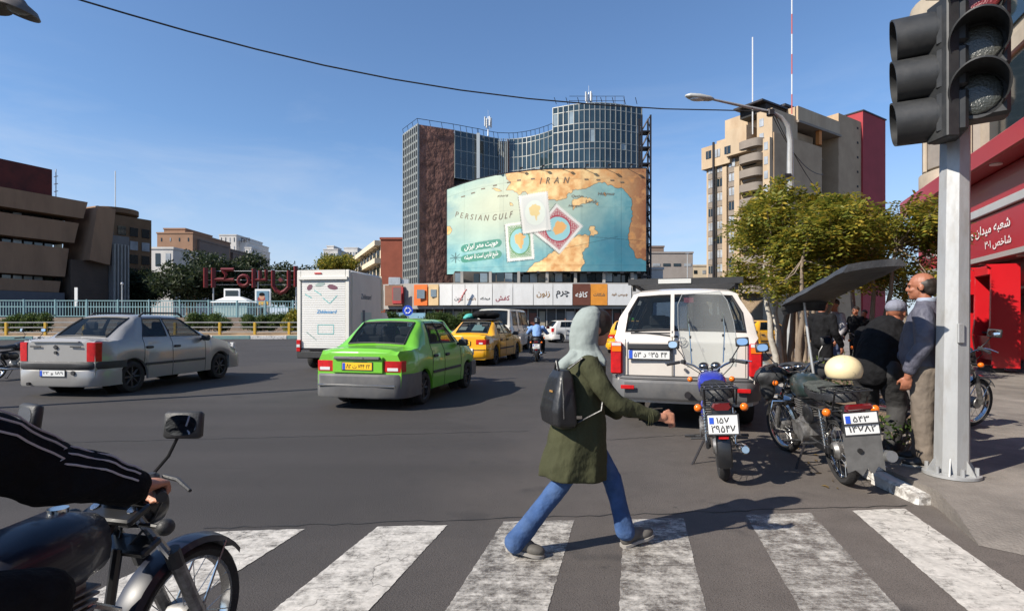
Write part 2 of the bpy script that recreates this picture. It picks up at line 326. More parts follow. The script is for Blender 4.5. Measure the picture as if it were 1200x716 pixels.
# kerb stones, one by one
KST = M('kerb_stone', (.36, .34, .31), .85, var=.2, vscale=5, bump=.6, bscale=30, dirt=(.16, .145, .13), dscale=5, damt=.8)
KWH = M('kerb_white_paint', (.66, .64, .60), .8, var=.15, vscale=6, bump=.6, bscale=25, dirt=(.20, .18, .16), dscale=6, damt=.9, dlo=.5, dhi=.62)
KGR = M('kerb_green_paint', (.16, .30, .29), .8, var=.2, vscale=6, bump=.6, bscale=25, dirt=(.24, .22, .2), dscale=6, damt=.8)
kerb = tag(thing('kerb', 'stone kerb along the pavement, partly painted', 'kerb'), kind='structure')
def kerbrun(pts, mats, parent, w=.16, h=.15, l=.75):
    k = 0
    for a, b in zip(pts[:-1], pts[1:]):
        a, b = Vector(a), Vector(b); n = max(1, round((b - a).length / l)); d = (b - a) / n; an = math.atan2(d.y, d.x)
        for i in range(n):
            c = a + d * (i + .5); o = MB().box((0, 0, 0), (d.length - .012, w, h), bev=.018).build('kerb_stone', mats[k % len(mats)], parent, smooth=30, loc=(c.x, c.y, h / 2 + random.uniform(-.012, .004)), rot=(0, random.uniform(-.01, .01), an + random.uniform(-.012, .012))); k += 1
kerbrun([UV(34, kerb_v - .04), UV(24, kerb_v - .04), UV(8.2, kerb_v - .04), UV(6.5, kerb_v + .12)], [KGR, KST, KWH, KST, KST], kerb, h=.14)
kerbrun([UV(6.5, kerb_v + .12), UV(5.65, kerb_v + .26), UV(5.1, kerb_v + .46)], [KST, KWH, KWH], kerb, w=.18, h=.135, l=.42)
ks = [o_ for o_ in kerb.children][-2:]
for k_, o_ in enumerate(ks): o_.location.z -= (.0, .03)[k_]; o_.rotation_euler.y += (.0, .04)[k_]
# soil bed with the trees
SOIL = M('soil', (.17, .115, .072), .95, var=.35, vscale=6, bump=.9, bscale=25, dirt=(.26, .19, .12), dscale=9, damt=.7)
mb = MB(); nu, nv_ = 60, 8; vs = []
for i in range(nu + 1):
    for j in range(nv_ + 1):
        u = 7.6 + (27 - 7.6) * i / nu; v = 1.06 + 1.35 * j / nv_; e = math.sin(math.pi * j / nv_)
        vs.append(UV(u, v, .146 + .05 * e + random.uniform(0, .03) * e))
mb.add(vs, [(i * (nv_ + 1) + j, i * (nv_ + 1) + j + 1, (i + 1) * (nv_ + 1) + j + 1, (i + 1) * (nv_ + 1) + j) for i in range(nu) for j in range(nv_)])
struct(mb.build('soil_bed', SOIL))
# ---- the roundabout island: kerb, dry bed, raised plaza
DRY = M('dry_earth', (.34, .225, .125), .95, var=.3, vscale=.8, bump=.6, bscale=6, dirt=(.22, .17, .09), dscale=.5, damt=.6)
isl = [(-75, 33), (-46, 39), (-33, 41.3), (-23, 42.2), (-15, 43.5), (-9, 47), (-7, 52), (-9, 60), (-30, 70), (-90, 66)]
mb = MB(); k = [(x, y, .0) for x, y in isl]; k2 = [(x, y, .2) for x, y in isl]
cx, cy = -38, 53
k3 = [(cx + (x - cx) * .93, cy + (y - cy) * .86, .5) for x, y in isl]
mb.loft([k, k2, k3]); struct(mb.build('island', DRY, smooth=20))
ik = tag(thing('island_kerb', 'green and white painted kerb of the roundabout island', 'kerb'), kind='structure')
kerbrun([Vector((x, y - .15, 0)) for x, y in isl[:7]], [KGR, KWH], ik, w=.3, h=.28, l=2.6)
PLZ = M('plaza_wall', (.25, .20, .16), .9, var=.25, vscale=1.5, bump=.3, bscale=10)
mb = MB(); mb.prism([(-90, 47), (-46, 48), (-30, 49), (-17.5, 50.5), (-17.5, 74), (-95, 74)], 0, 1.72); struct(mb.build('plaza', PLZ, smooth=0))
# ================================================================ buildings
GLD = M('dark_glass', (.012, .02, .024), .06, spec=.8)
PANE = M('office_pane', (.018, .034, .042), .05, spec=.8, var=.5, vscale=.35)
PANE2 = M('bright_pane', (.20, .25, .28), .08, spec=.7, var=.4, vscale=.3)
MUL = M('aluminium_mullion', (.30, .31, .29), .45, metal=.3, var=.15, vscale=.5)
STEEL = M('dark_steel', (.035, .032, .035), .5, metal=.6)
GALV = M('galvanised_steel', (.52, .53, .53), .42, metal=.55, var=.12, vscale=6, dirt=(.30, .27, .23), dscale=9, damt=.45, stretch=(1, 1, .25))
BRICK = M('relief_brick', (.22, .105, .075), .9, var=.45, vscale=.55, bump=1, bscale=1.1, bdist=.5, dirt=(.06, .026, .018), dscale=.9, damt=.75, dlo=.5, dhi=.68, stretch=(1, 1, .7))
CONC = M('concrete', (.34, .32, .29), .9, var=.18, vscale=.7, bump=.2, bscale=8)
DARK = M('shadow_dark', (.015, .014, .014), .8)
def sheet(mb, a, b, z0, z1):
    mb.quad((a[0], a[1], z0), (b[0], b[1], z0), (b[0], b[1], z1), (a[0], a[1], z1))
def curtain(parent, pts, zs, w=.10, proud=.06, pane_mat=PANE, cols=None, each=True, slab=None):
    """pts: plan points of mullions; zs: heights of transoms"""
    pts = [Vector((p[0], p[1], 0)) for p in pts]; mm = MB(); n = len(pts)
    for i, p in enumerate(pts):
        t = (pts[min(i + 1, n - 1)] - pts[max(i - 1, 0)]).normalized(); a = math.atan2(t.y, t.x)
        mm.box((p.x, p.y, (zs[0] + zs[-1]) / 2), (w, w + proud, zs[-1] - zs[0] + .1), rot=(0, 0, a))
    for z in zs:
        for a, b in zip(pts[:-1], pts[1:]):
            d = b - a; c = (a + b) / 2; mm.box((c.x, c.y, z), (d.length, w * .8, w), rot=(0, 0, math.atan2(d.y, d.x)))
    mm.build('mullion', MUL, parent, smooth=0)
    k = 0; acc = MB()
    for a, b in zip(pts[:-1], pts[1:]):
        for z0, z1 in zip(zs[:-1], zs[1:]):
            r = random.random(); q = random.uniform(-.02, .02); d = (b - a).normalized(); nn = Vector((d.y, -d.x, 0)) * q
            if each:
                m = MB(); sheet(m, a + nn, b - nn, z0, z1); m.build('pane', pane_mat if r > .05 else PANE2, parent, smooth=0)
            else: sheet(acc, a + nn, b - nn, z0, z1)
    if not each: acc.build('glazing', pane_mat, parent, smooth=0)['kind'] = 'stuff'
def XD(px, D): return Vector(((px - 600) / FPX * D, D, 0))
def zat(y, D): return EYE - (y - HZY) / FPX * D
# ---- office block behind the square
ob = thing('office_block', 'tall office block with brown relief wall and dark glass curtain facade behind the billboard', 'building', (0, 70, 0))
def rel(o, *ps): return [Vector(p) - Vector((o.location.x, o.location.y, 0)) for p in ps]
def XB(px, D): return XD(px, D + 10)
def zatb(y, D): return zat(y, D + 10)
H1 = zatb(146, 70)
c0, c1, c2 = XB(473, 74.5), XB(490, 70), XB(532, 72.3)
ptsC = [XB(533, 72.3), XB(540, 72.8), XB(547, 73.3), XB(554, 73.8), XB(560, 74.2)]
ptsC2 = [XB(561, 74.2), XB(567, 74.8), XB(573, 75.3), XB(579, 75.7), XB(584, 76)]
ptsC3 = [XB(597, 76.2)] + [XB(597 + 51 * i / 10, 76.2 - 4.2 * (i / 10) ** 1.8) for i in range(1, 11)]
ptsT = [XB(648 + 104 * i / 17, 72 - 2.0 * math.sin(math.pi * i / 17)) for i in range(18)]
O = Vector((0, 70, 0))
def R_(ps): return [p - O for p in ps]
back = [XB(752, 86), XB(470, 92)]
m = MB(); m.quad(*[(p.x, p.y, z) for p, z in ((c1 - O, 0), (c2 - O, 0), (c2 - O, H1), (c1 - O, H1))]); m.build('relief_wall', BRICK, ob, smooth=0)
lat = MB(); A, B = c0 - O, c1 - O
for i in range(9):
    p = A.lerp(B, i / 8); lat.box((p.x, p.y, H1 / 2), (.16, .3, H1), rot=(0, 0, math.atan2(B.y - A.y, B.x - A.x)))
for i in range(26):
    z = 1 + i * (H1 - 1) / 25; c = (A + B) / 2; d = B - A; lat.box((c.x, c.y, z), (d.length, .12, .3), rot=(0, 0, math.atan2(d.y, d.x)))
lat.build('side_lattice', MUL, ob, smooth=0); m = MB(); off = Vector((.25, .3, 0)); sheet(m, A + off, B + off, 0, H1); m.build('side_wall', M('dim_metal', (.16, .16, .15), .6), ob, smooth=0)
core = MB(); core.prism([(p.x - O.x, p.y - O.y + .5) for p in [c0, c1 + Vector((.4, .3, 0)), c2, ptsC[-1], ptsC2[-1], ptsC3[0], ptsC3[5], ptsC3[-1]] + [XB(648, 90), XB(473, 92)]], 0, H1 - .3); core.build('structure', DARK, ob, smooth=0)
HT = zatb(124, 71); core = MB(); core.prism([(p.x - O.x, p.y - O.y + .4) for p in ptsT[::2] + [ptsT[-1]]] + [(back[0].x, 26), (XB(648, 88).x, 28)], 0, HT - .2); core.build('tower_structure', DARK, ob, smooth=0)
zsC = [zatb(200, 72) - 1 + i * 2.1 for i in range(20)]; zsC = [z for z in zsC if z < H1 - .4] + [H1 - .1]
curtain(ob, R_(ptsC), zsC, each=True); curtain(ob, R_(ptsC2), zsC, each=True); curtain(ob, R_(ptsC3), [z for z in zsC], each=True)
rows = [zatb(200, 70) - 1.5]
for h in (1.9, .95) * 8:
    if rows[-1] + h < HT - .3: rows.append(rows[-1] + h)
rows.append(HT); curtain(ob, R_(ptsT), rows, w=.11, each=True)
p = XB(560.5, 74); MB().box((p.x - O.x, p.y - O.y - .15, H1 / 2 + 3), (.5, .4, H1 - 6)).build('pilaster', M('pilaster', (.36, .40, .42), .5), ob)
m = MB()
for i in range(5): q = XB(585.5 + i * 2.2, 75.9); m.box((q.x, q.y - 70, H1 / 2 + 3), (.16, .3, H1 - 6.3))
m.build('fin', MUL, ob, smooth=0); q = XB(595, 76); m = MB(); m.box((q.x, q.y - 70, H1 / 2), (.35, .3, H1 - .4)); m.build('brick_strip', BRICK, ob)
# roof rails and frames
rl = MB(); line = R_([c0, c1, c2] + ptsC[1:] + ptsC2 + ptsC3)
for a, b in zip(line[:-1], line[1:]):
    rl.cyl((a.x - .1, a.y - .3, H1 + .75), (b.x - .1, b.y - .3, H1 + .75), .045, n=4)
    n = max(1, int((b - a).length / 1.5))
    for i in range(n): q = a.lerp(b, i / n); rl.cyl((q.x, q.y + .6, H1 - .1), (q.x - .1, q.y - .3, H1 + .75), .035, n=4)
rl.build('roof_rail', STEEL, ob, smooth=0)
rl = MB(); q0, q1 = R_([XB(668, 72), XB(733, 72)])
for i in range(7): q = q0.lerp(q1, i / 6); rl.cyl((q.x, q.y + 1, HT), (q.x, q.y + 1, HT + (2.2 if i > 2 else 1.6)), .04, n=4)
for z in (.7, 1.5, 2.2): rl.cyl((q0.x, q0.y + 1, HT + z), (q1.x, q1.y + 1, HT + z), .035, n=4)
for i in range(8): q = R_([XB(652 + i * 13.5, 70.5)])[0]; rl.cyl((q.x, q.y, HT), (q.x - .35, q.y - .5, HT + .8), .05, n=4)
rl.box((XB(714, 71).x, 12.2, HT + .15), (4.2, .8, .5)); rl.build('roof_frame', STEEL, ob, smooth=0)
def cell_mast(px, D, zb, h, group_label):
    p = XB(px, D); t = thing('cell_mast', group_label, 'antenna', (p.x, p.y, zb)); m = MB(); m.cyl((0, 0, 0), (0, 0, h), .09, .05, n=6); m.cyl((0, 0, h), (0, 0, h + 1), .02, n=4)
    for i in range(5): m.cyl((-.5, 0, h * .4 + i * .3), (.5, 0, h * .4 + i * .3), .025, n=4)
    m.build('pole', GALV, t)
    for a in range(4): c, s_ = math.cos(a * 1.57 + .5), math.sin(a * 1.57 + .5); MB().box((c * .5, s_ * .5, h * .72), (.28, .16, 1.5), rot=(0, 0, a * 1.57 + .5), bev=.04).build('panel_antenna', M('antenna_white', (.62, .62, .60), .5), t)
cell_mast(572, 74.5, H1 - .2, 3.0, 'small white cell mast on the roof of the curved glass wing')
cell_mast(690, 72.5, HT - .2, 2.8, 'white cell mast on top of the glass tower')
# steel scaffold tower beside the billboard
sc = thing('scaffold_tower', 'dark steel lattice scaffold at the billboard edge', 'scaffold', (XD(757, 70.5).x, 70.5, 0)); m = MB(); hs = zat(135, 70.5)
for x, y in ((-.55, 0), (.6, 0), (-.55, 1.4), (.6, 1.4)): m.box((x, y, hs / 2), (.2, .2, hs))
for i in range(12):
    z = 3 + i * (hs - 3) / 12; dz = (hs - 3) / 12
    for y in (0, 1.4): m.cyl((-.55, y, z), (.6, y, z + dz), .07, n=4); m.box((0, y, z), (1.2, .14, .16))
    m.cyl((.6, 0, z), (.6, 1.4, z + dz), .06, n=4); m.box((0, .7, z), (1.1, 1.2, .06))
m.build('lattice', STEEL, sc, smooth=0)
# ---- billboard
BW = 26.0
plan_px = [(524, 78.6), (535, 76.6), (548, 74.6), (565, 72.8), (585, 71.3), (610, 70.1), (640, 69.3), (680, 68.9), (720, 68.9), (757, 69.2)]
plan = [XD(px, D) for px, D in plan_px]
L_ = [0]
for a, b in zip(plan[:-1], plan[1:]): L_.append(L_[-1] + (b - a).length)
def on_board(s, h, proud=0.0):        # s, h in 0..1
    px = 524 + 233 * s
    xs = [q[0] for q in plan_px]; D = float(np.interp(px, xs, [q[1] for q in plan_px])); D2 = float(np.interp(px + .5, xs, [q[1] for q in plan_px]))
    yt = float(np.interp(px, [524, 540, 560, 580, 600, 625, 650, 757], [222.5, 216.5, 210.5, 206, 202.8, 200, 198.6, 198])); yb = float(np.interp(px, [524, 580, 640, 757], [321.5, 319.5, 318, 318]))
    D -= proud; return Vector(((px - 600) / FPX * D, D, zat(yt + (yb - yt) * (1 - h), D)))
bb = thing('billboard', 'huge curved billboard with a painted sea map and three postage stamps', 'billboard', (0, 70, 0))
NX, NY = 560, 300
def fbm(x, y, seed, oct=5):
    rng = np.random.RandomState(seed); out = np.zeros_like(x); amp = 1.0; fr = 1.0; tot = 0
    for _ in range(oct):
        g = rng.rand(64, 64); xi = x * fr; yi = y * fr; x0 = np.floor(xi).astype(int); y0 = np.floor(yi).astype(int); fx = xi - x0; fy = yi - y0; fx = fx * fx * (3 - 2 * fx); fy = fy * fy * (3 - 2 * fy)
        a = g[x0 % 64, y0 % 64] * (1 - fx) + g[(x0 + 1) % 64, y0 % 64] * fx; b = g[x0 % 64, (y0 + 1) % 64] * (1 - fx) + g[(x0 + 1) % 64, (y0 + 1) % 64] * fx
        out += amp * (a * (1 - fy) + b * fy); tot += amp; amp *= .55; fr *= 2.1
    return out / tot
def inside(poly, x, y):
    r = np.zeros(x.shape, bool); n = len(poly)
    for i in range(n):
        (x1, y1), (x2, y2) = poly[i], poly[(i + 1) % n]; c = ((y1 > y) != (y2 > y)); t = (y - y1) / ((y2 - y1) or 1e-9); r ^= c & (x < x1 + t * (x2 - x1))
    return r
def map_colours():
    s, h = np.meshgrid(np.linspace(0, 1, NX), np.linspace(0, 1, NY)); x, y = s * 233, (1 - h) * 120            # picture units, y down
    wx = x + (fbm(x / 9, y / 9, 1) - .5) * 9; wy = y + (fbm(x / 9, y / 9, 2) - .5) * 9
    n1 = fbm(x / 22, y / 22, 3)[..., None]; n2 = fbm(x / 7, y / 7, 4)[..., None]; n3 = fbm(x / 45, y / 30, 5)[..., None]
    C_ = lambda r, g, b: np.array(srgb(r, g, b))
    s1 = np.clip((.6 * n1 + .4 * n2 - .28) * 2.4, 0, 1); sea = C_(70, 146, 156) * (1 - s1) + C_(140, 186, 180) * s1
    pale = np.clip(1.25 - np.hypot((x - 75) / 100, (y - 35) / 52), 0, 1)[..., None] ** .8; sea = sea * (1 - pale) + C_(186, 192, 164) * pale
    deep = np.clip(1 - np.hypot((x - 200) / 60, (y - 95) / 60), 0, 1)[..., None] + np.clip((n3 - .55) * 2, 0, .4); deep = np.clip(deep * (.5 + n2), 0, .8); sea = sea * (1 - deep) + C_(30, 112, 136) * deep
    m1 = np.clip((n2 - .25) * 2, 0, 1); land = C_(214, 148, 74) * (1 - m1) + C_(246, 208, 138) * m1
    right = np.clip((x - 165) / 70, 0, 1)[..., None] * np.clip((n2 - .1) * 2.4, 0, 1); land = land * (1 - right) + C_(140, 76, 34) * right
    polys = [[(66, -5), (68, 7), (73, 12), (70, 18), (80, 23), (84, 27), (92, 25), (104, 33), (116, 34), (126, 36), (140, 34), (148, 24), (160, 23), (170, 18), (178, 16), (190, 18), (205, 23), (213, 30), (216, 38), (217, 50), (213, 66), (212, 80), (217, 92), (220, 104), (232, 108), (240, 110), (240, -5)],
             [(90, 122), (104, 112), (118, 102), (128, 92), (140, 86), (152, 78), (160, 74), (166, 80), (164, 90), (158, 98), (160, 110), (156, 122)],
             [(-4, 50), (3, 52), (5, 57), (2, 63), (-4, 65)],
             [(148, 36), (156, 34), (166, 32), (172, 33), (170, 36), (160, 40), (152, 44), (148, 48), (148, 42)], [(182, 29), (186, 28), (187, 32), (183, 33)], [(173, 41), (178, 40), (176, 43)],
             [(166, 70), (170, 66), (174, 68), (172, 72), (176, 74), (172, 80), (166, 79), (168, 74)], [(53, 16), (60, 17), (64, 19), (58, 20)], [(74, 35), (78, 36), (78, 39), (74, 38)]]
    mask = np.zeros(x.shape, bool)
    for p in polys: mask |= inside(p, wx, wy)
    # shore line
    g = np.gradient(mask.astype(float)); edge = (np.abs(g[0]) + np.abs(g[1]) > 0)[..., None]
    col = np.where(mask[..., None], land, sea); col = np.where(edge, col * .45, col)
    grid = ((np.abs((x + 3) % 46 - 23) < .25) | (np.abs((y + 6) % 34 - 17) < .25))[..., None]; col = np.where(grid, col * .8, col)
    for (x0, y0, sl) in ((120, 97, -.22), (150, 78, .08)):
        ln = (np.abs(y - (y0 + (x - x0) * sl)) < .35) & (x > x0) & (x < x0 + 80); col = np.where(ln[..., None], col * .55, col)
    star = ((np.hypot(x - 10, y - 98) < 7) & ((np.abs(x - 10) < .7) | (np.abs(y - 98) < .7) | (np.abs(np.abs(x - 10) - np.abs(y - 98)) < .5)))[..., None]; col = np.where(star, col * .3, col)
    def stamp(cx, cy, w, h_, ang, body, ring, inner):
        nonlocal col
        a = R(ang); u = (x - cx) * math.cos(a) + (y - cy) * math.sin(a); v = -(x - cx) * math.sin(a) + (y - cy) * math.cos(a)
        perf = .9 * (np.sin(u * 3.1) > 0) ; perf2 = .9 * (np.sin(v * 3.1) > 0)
        sh = (np.abs(u + .6) < w / 2 + .9) & (np.abs(v - 1) < h_ / 2 + .9); col = np.where(sh[..., None], col * .45, col)
        o = (np.abs(u) < w / 2 + perf2 * 1.0) & (np.abs(v) < h_ / 2 + perf * 1.0); col = np.where(o[..., None], C_(214, 210, 200), col)
        i = (np.abs(u) < w / 2 - 2.6) & (np.abs(v) < h_ / 2 - 2.6); pat = (np.sin(u * 2.2) * np.sin(v * 2.2) + fbm(u + 50, v + 50, 9) * 1.6 - .7)[..., None]
        col = np.where(i[..., None], np.where(pat > .25, body * .35 + C_(214, 210, 200) * .65, body), col)
        fr = i & ((np.abs(u) > w / 2 - 4.2) | (np.abs(v) > h_ / 2 - 4.2)); col = np.where(fr[..., None], body * .6 + C_(214, 210, 200) * .4, col)
        r = np.hypot(u / (w * .36), v / (h_ * .33)); col = np.where((r < 1.12)[..., None], body, col); col = np.where((r < 1)[..., None], ring, col)
        isl_ = inside([(-.55, -.5), (.1, -.75), (.6, -.45), (.4, .1), (.15, .7), (-.2, .35), (-.5, .1)], u / (w * .34) + (fbm(x / 3, y / 3, 12) - .5) * .5, v / (h_ * .31) + (fbm(x / 3, y / 3, 13) - .5) * .5); col = np.where(isl_[..., None], inner, col)
    stamp(85, 83, 31, 45, -4, C_(96, 142, 92), C_(128, 186, 186), C_(224, 164, 84))
    stamp(130, 70, 40, 42, 40, C_(166, 52, 66), C_(138, 192, 194), C_(224, 164, 84))
    stamp(103, 50, 33, 45, -6, C_(196, 198, 190), C_(204, 210, 196), C_(214, 188, 120))
    for cy in (85, 99):                        # two green plaques
        sl = (x - 40) * -.07; u = np.abs(x - 40); pl = (np.hypot(np.clip(u - 19, 0, None), (y - cy - sl)) < 5) ; col = np.where(pl[..., None], C_(58, 132, 112), col)
    g_ = col.mean(axis=2, keepdims=True); col = col * .88 + g_ * .12; return col * (.84 + .22 * n3)
cols = map_colours()
vs = []; fs = []
for j in range(NY):
    for i in range(NX): vs.append(on_board(i / (NX - 1), j / (NY - 1)) - O)
fs = [(j * NX + i, j * NX + i + 1, (j + 1) * NX + i + 1, (j + 1) * NX + i) for j in range(NY - 1) for i in range(NX - 1)]
me = bpy.data.meshes.new('printed_sheet'); me.from_pydata(vs, [], fs); at = me.color_attributes.new('print', 'FLOAT_COLOR', 'POINT')
at.data.foreach_set('color', np.concatenate([cols, np.ones((NY, NX, 1))], axis=2).astype(np.float32).ravel()); me.shade_smooth()
mt = bpy.data.materials.new('printed_vinyl'); mt.use_nodes = True; a = mt.node_tree.nodes.new('ShaderNodeVertexColor'); a.layer_name = 'print'; b_ = mt.node_tree.nodes['Principled BSDF']; b_.inputs['Roughness'].default_value = .6
mt.node_tree.links.new(a.outputs[0], b_.inputs['Base Color']); me.materials.append(mt); link('printed_sheet', me, bb)
m = MB(); N_ = 40
fr = [on_board(i / N_, .5) - O for i in range(N_ + 1)]
for i in range(N_):
    for h in (0, 1): a, b = on_board(i / N_, h, -.35) - O, on_board((i + 1) / N_, h, -.35) - O; m.cyl(a, b, .16, n=4)
for i in range(0, N_ + 1, 4): m.cyl(on_board(i / N_, 0, -.6) - O, on_board(i / N_, 1, -.6) - O, .12, n=4)
m.build('frame', STEEL, bb, smooth=0)
for i in range(12): p = on_board(.04 + .084 * i, 0, .35) - O; MB().box((p.x, p.y, p.z - .15), (.4, .35, .25)).box((p.x, p.y + .4, p.z - .2), (.08, .8, .08)).build('floodlight', STEEL, bb, smooth=0)
for i in range(7): p = on_board(.25 + .11 * i, 1, 0) - O; MB().cyl((p.x, p.y, p.z), (p.x + .3, p.y - .7, p.z + .35), .04, n=4).box((p.x + .3, p.y - .7, p.z + .35), (.35, .2, .15)).build('floodlight', STEEL, bb, smooth=0)
INK = M('print_ink', (.17, .13, .09), .7); INKW = M('print_white', (.78, .78, .74), .7)
def board_text(txt, s, h, wid, hgt, mat, slope=0.0, arc_=0.0, shear=.25, bold=0):
    me = text_mesh(txt, 1, shear, 0, 'CENTER', bold); n = len(me.vertices)
    if not n: return
    bm = bmesh.new(); bm.from_mesh(me); bmesh.ops.triangulate(bm, faces=bm.faces); bm.to_mesh(me); bm.free(); n = len(me.vertices)
    co = np.empty(n * 3); me.vertices.foreach_get('co', co); co = co.reshape(-1, 3); lo, hi = co.min(0), co.max(0); c = (lo + hi) / 2; k = (hi - lo); out = []
    for q in co:
        u = (q[0] - c[0]) / k[0]; v = (q[1] - c[1]) / k[1]; out.append(on_board(s + u * wid, h + v * hgt + slope * u + arc_ * (u * u - .08), .035) - O)
    me.vertices.foreach_set('co', np.array([list(p) for p in out]).ravel()); me.materials.clear(); me.materials.append(mat); me.update(); link('lettering', me, bb)
board_text('P E R S I A N  G U L F', .185, .60, .29, .062, INK, slope=-.10, arc_=.22, shear=.3)
board_text('I  R  A  N', .54, .895, .15, .062, INK, shear=.3)
board_text('Hormuz', .80, .76, .085, .03, INK); board_text('Larak', .725, .685, .06, .03, INK); board_text('Qeshm', .655, .735, .06, .03, INK); board_text('Hengam', .645, .64, .07, .03, INK); board_text('Kharg', .28, .78, .055, .025, INK)
board_text(fa('هویت مهر ایران'), .172, .295, .17, .075, INKW, slope=.02, shear=.1, bold=.01); board_text(fa('خلیج فارس است تا همیشه'), .172, .178, .17, .075, INKW, slope=.02, shear=.1, bold=.01)
for i, (s, h) in enumerate(((.08, .86), (.13, .87), (.18, .89), (.24, .9), (.31, .91), (.36, .92), (.43, .92), (.7, .9), (.76, .895), (.83, .89), (.88, .87))): board_text('ظ', s, h, .016, .016, INK) if False else board_text('—', s, h, .02, .012, INK, bold=.06)
# ---- floors under the billboard and the shop row
sr = thing('shop_row', 'low row of shops with a long band of sign panels below the billboard', 'building', (0, 70, 0))
pl = [XD(448, 69), XD(480, 67.6), XD(520, 66.6), XD(570, 66), XD(640, 65.8), XD(700, 66), XD(745, 66.4)]
m = MB(); m.prism([(p.x, p.y - 70 + .5) for p in pl] + [(pl[-1].x, 8), (pl[0].x, 8)], 2.9, zat(331, 66)); m.build('upper_wall', CONC, sr, smooth=0)
m = MB(); m.prism([(p.x, p.y - 70 + 1.6) for p in pl] + [(pl[-1].x, 8), (pl[0].x, 8)], 0, 2.9); m.build('shopfront', M('shopfront_dark', (.03, .028, .027), .4, var=.6, vscale=.4), sr, smooth=0)
GRAFF = M('grey_band', (.15, .14, .13), .8, var=.3, vscale=.5)
m = MB(); m.prism([(p.x, p.y - 70 + 3) for p in [XD(530, 68), XD(580, 69), XD(640, 68.5), XD(760, 68.8)]] + [(XD(760, 75).x, 6), (XD(530, 75).x, 6)], zat(331, 66) - .5, zat(317, 70)); m.build('mezzanine_wall', M('mezzanine', (.10, .085, .07), .8, var=.5, vscale=.5), ob, smooth=0)
for i in range(22):
    p = XD(536 + i * 10, 68.9 + .9 * math.sin(i)); z0 = zat(331, 66) + .2; MB().box((p.x, p.y - 68.2, z0 + .75), (.95, .12, 1.15)).build('mezzanine_window', GLD if i % 3 else PANE2, ob, smooth=0)
for i in range(7):
    p = XD(540 + i * 34, 68.2); MB().box((p.x, p.y - 68.4, zat(331, 66) + .7), (.35, .5, 1.9)).build('pier', CONC, ob, smooth=0)
SIGNW = M('sign_white', (.72, .71, .68), .5, var=.06, vscale=.8, dirt=(.45, .42, .38), dscale=1.2, damt=.25, stretch=(1, 1, .4))
def colr(n, r, g, b, **k): return M(n, srgb(r, g, b), .55, var=.12, vscale=1.5, **k)
signs = [(451, 472, colr('sign_brown', 120, 82, 60), None), (460, 473, colr('sign_red', 150, 36, 42), None), (485, 501, colr('sign_orange', 222, 108, 34), None), (502, 514, colr('sign_tan', 205, 175, 130), None), (515, 530, SIGNW, ''), (530, 545, SIGNW, 'زرین'), (545, 560, SIGNW, 'پاریس'), (560, 577, SIGNW, 'فروشگاه'),
         (577, 601, SIGNW, 'کفش'), (601, 625, SIGNW, ''), (625, 648, SIGNW, 'زنون'), (648, 671, SIGNW, 'چرم'), (671, 692, colr('sign_umber', 104, 60, 44), 'کافه'), (692, 712, colr('sign_amber', 224, 146, 52), 'شکلات'), (712, 740, SIGNW, 'چیپس فود'), (741, 752, colr('sign_grey', 190, 186, 180), None)]
zt, zb_ = zat(332.5, 65.7), zat(357.5, 65.7)
REDINK = M('sign_red_ink', srgb(150, 40, 50), .5); GREYINK = M('sign_grey_ink', srgb(90, 80, 78), .5); GOLD = M('sign_gold_ink', srgb(150, 112, 60), .5); BLKINK = M('black_ink', (.012, .012, .012), .5)
def plan_at(px, ps, pxs): return XD(px, float(np.interp(px, pxs, [p.y for p in ps])))
pxs = [448, 480, 520, 570, 640, 700, 745]
for i, (a, b, mt_, tx) in enumerate(signs):
    A, B = plan_at(a + .3, pl, pxs), plan_at(b - .3, pl, pxs); c = (A + B) / 2; d = B - A; an = math.atan2(d.y, d.x); off = .15 if i != 1 else .02
    s_ = MB().box((c.x, c.y - 70 + off, (zt + zb_) / 2), (d.length, .22, zt - zb_ - (.5 if i == 1 else 0)), rot=(0, 0, an)).build('sign_panel', mt_, sr, smooth=0)
    if tx: lettering(fa(tx), [REDINK, GREYINK, GOLD, BLKINK][i % 4] if mt_ is SIGNW else INKW if i != 13 else INK, s_, (c.x, c.y - 70 + off - .13, (zt + zb_) / 2 + (0 if i > 9 else -.5)), (R(90), 0, an), width=d.length * .7, bold=.015)
m = MB()
for k in range(4): m.cyl((XD(537 + k * 2, 65.9).x, XD(540, 65.9).y - 70 - .1, zb_ + .3 + k * .35), (XD(541 + k * 2, 65.9).x, -4.2, zb_ + .7 + k * .4), .09, n=5)
m.build('sign_emblem', REDINK, sr)
MB().box((XD(493, 67).x, -2.95, (zt + zb_) / 2 + .1), (.95, .1, 1.1)).build('shop_window', PANE2, sr, smooth=0); MB().box((XD(508, 66.8).x, -3.15, (zt + zb_) / 2 + .2), (.7, .1, .9)).build('shop_window', PANE2, sr, smooth=0)
m = MB(); A, B = P(462, 336, 68.2), P(471, 355, 68.2)
MB().box((P(466.5, 345, 68.0).x, -2.62, zat(345, 68)), (.95, .08, 1.6)).build('red_frame_panel', colr('pale_sign', 120, 100, 96), sr, smooth=0)
shopm = [colr('shop_dim', 70, 66, 62), colr('shop_cream', 150, 140, 120), colr('shop_rust', 110, 62, 46), colr('shop_blue', 70, 84, 104), GLD, colr('shop_white', 176, 172, 166)]
for i in range(26):
    a = 452 + i * 11.2; c = plan_at(a + 5, pl, pxs); MB().box((c.x, c.y - 70 + 1.5, 1.45 + .2 * (i % 3)), (.95 if i % 4 else .7, .12, 1.9)).build('shop_window', shopm[(i * 5 + i // 3) % 6], sr, smooth=0); MB().box((c.x - .6, c.y - 70 + 1.45, 1.45), (.12, .3, 2.9)).build('shop_pier', CONC, sr, smooth=0)
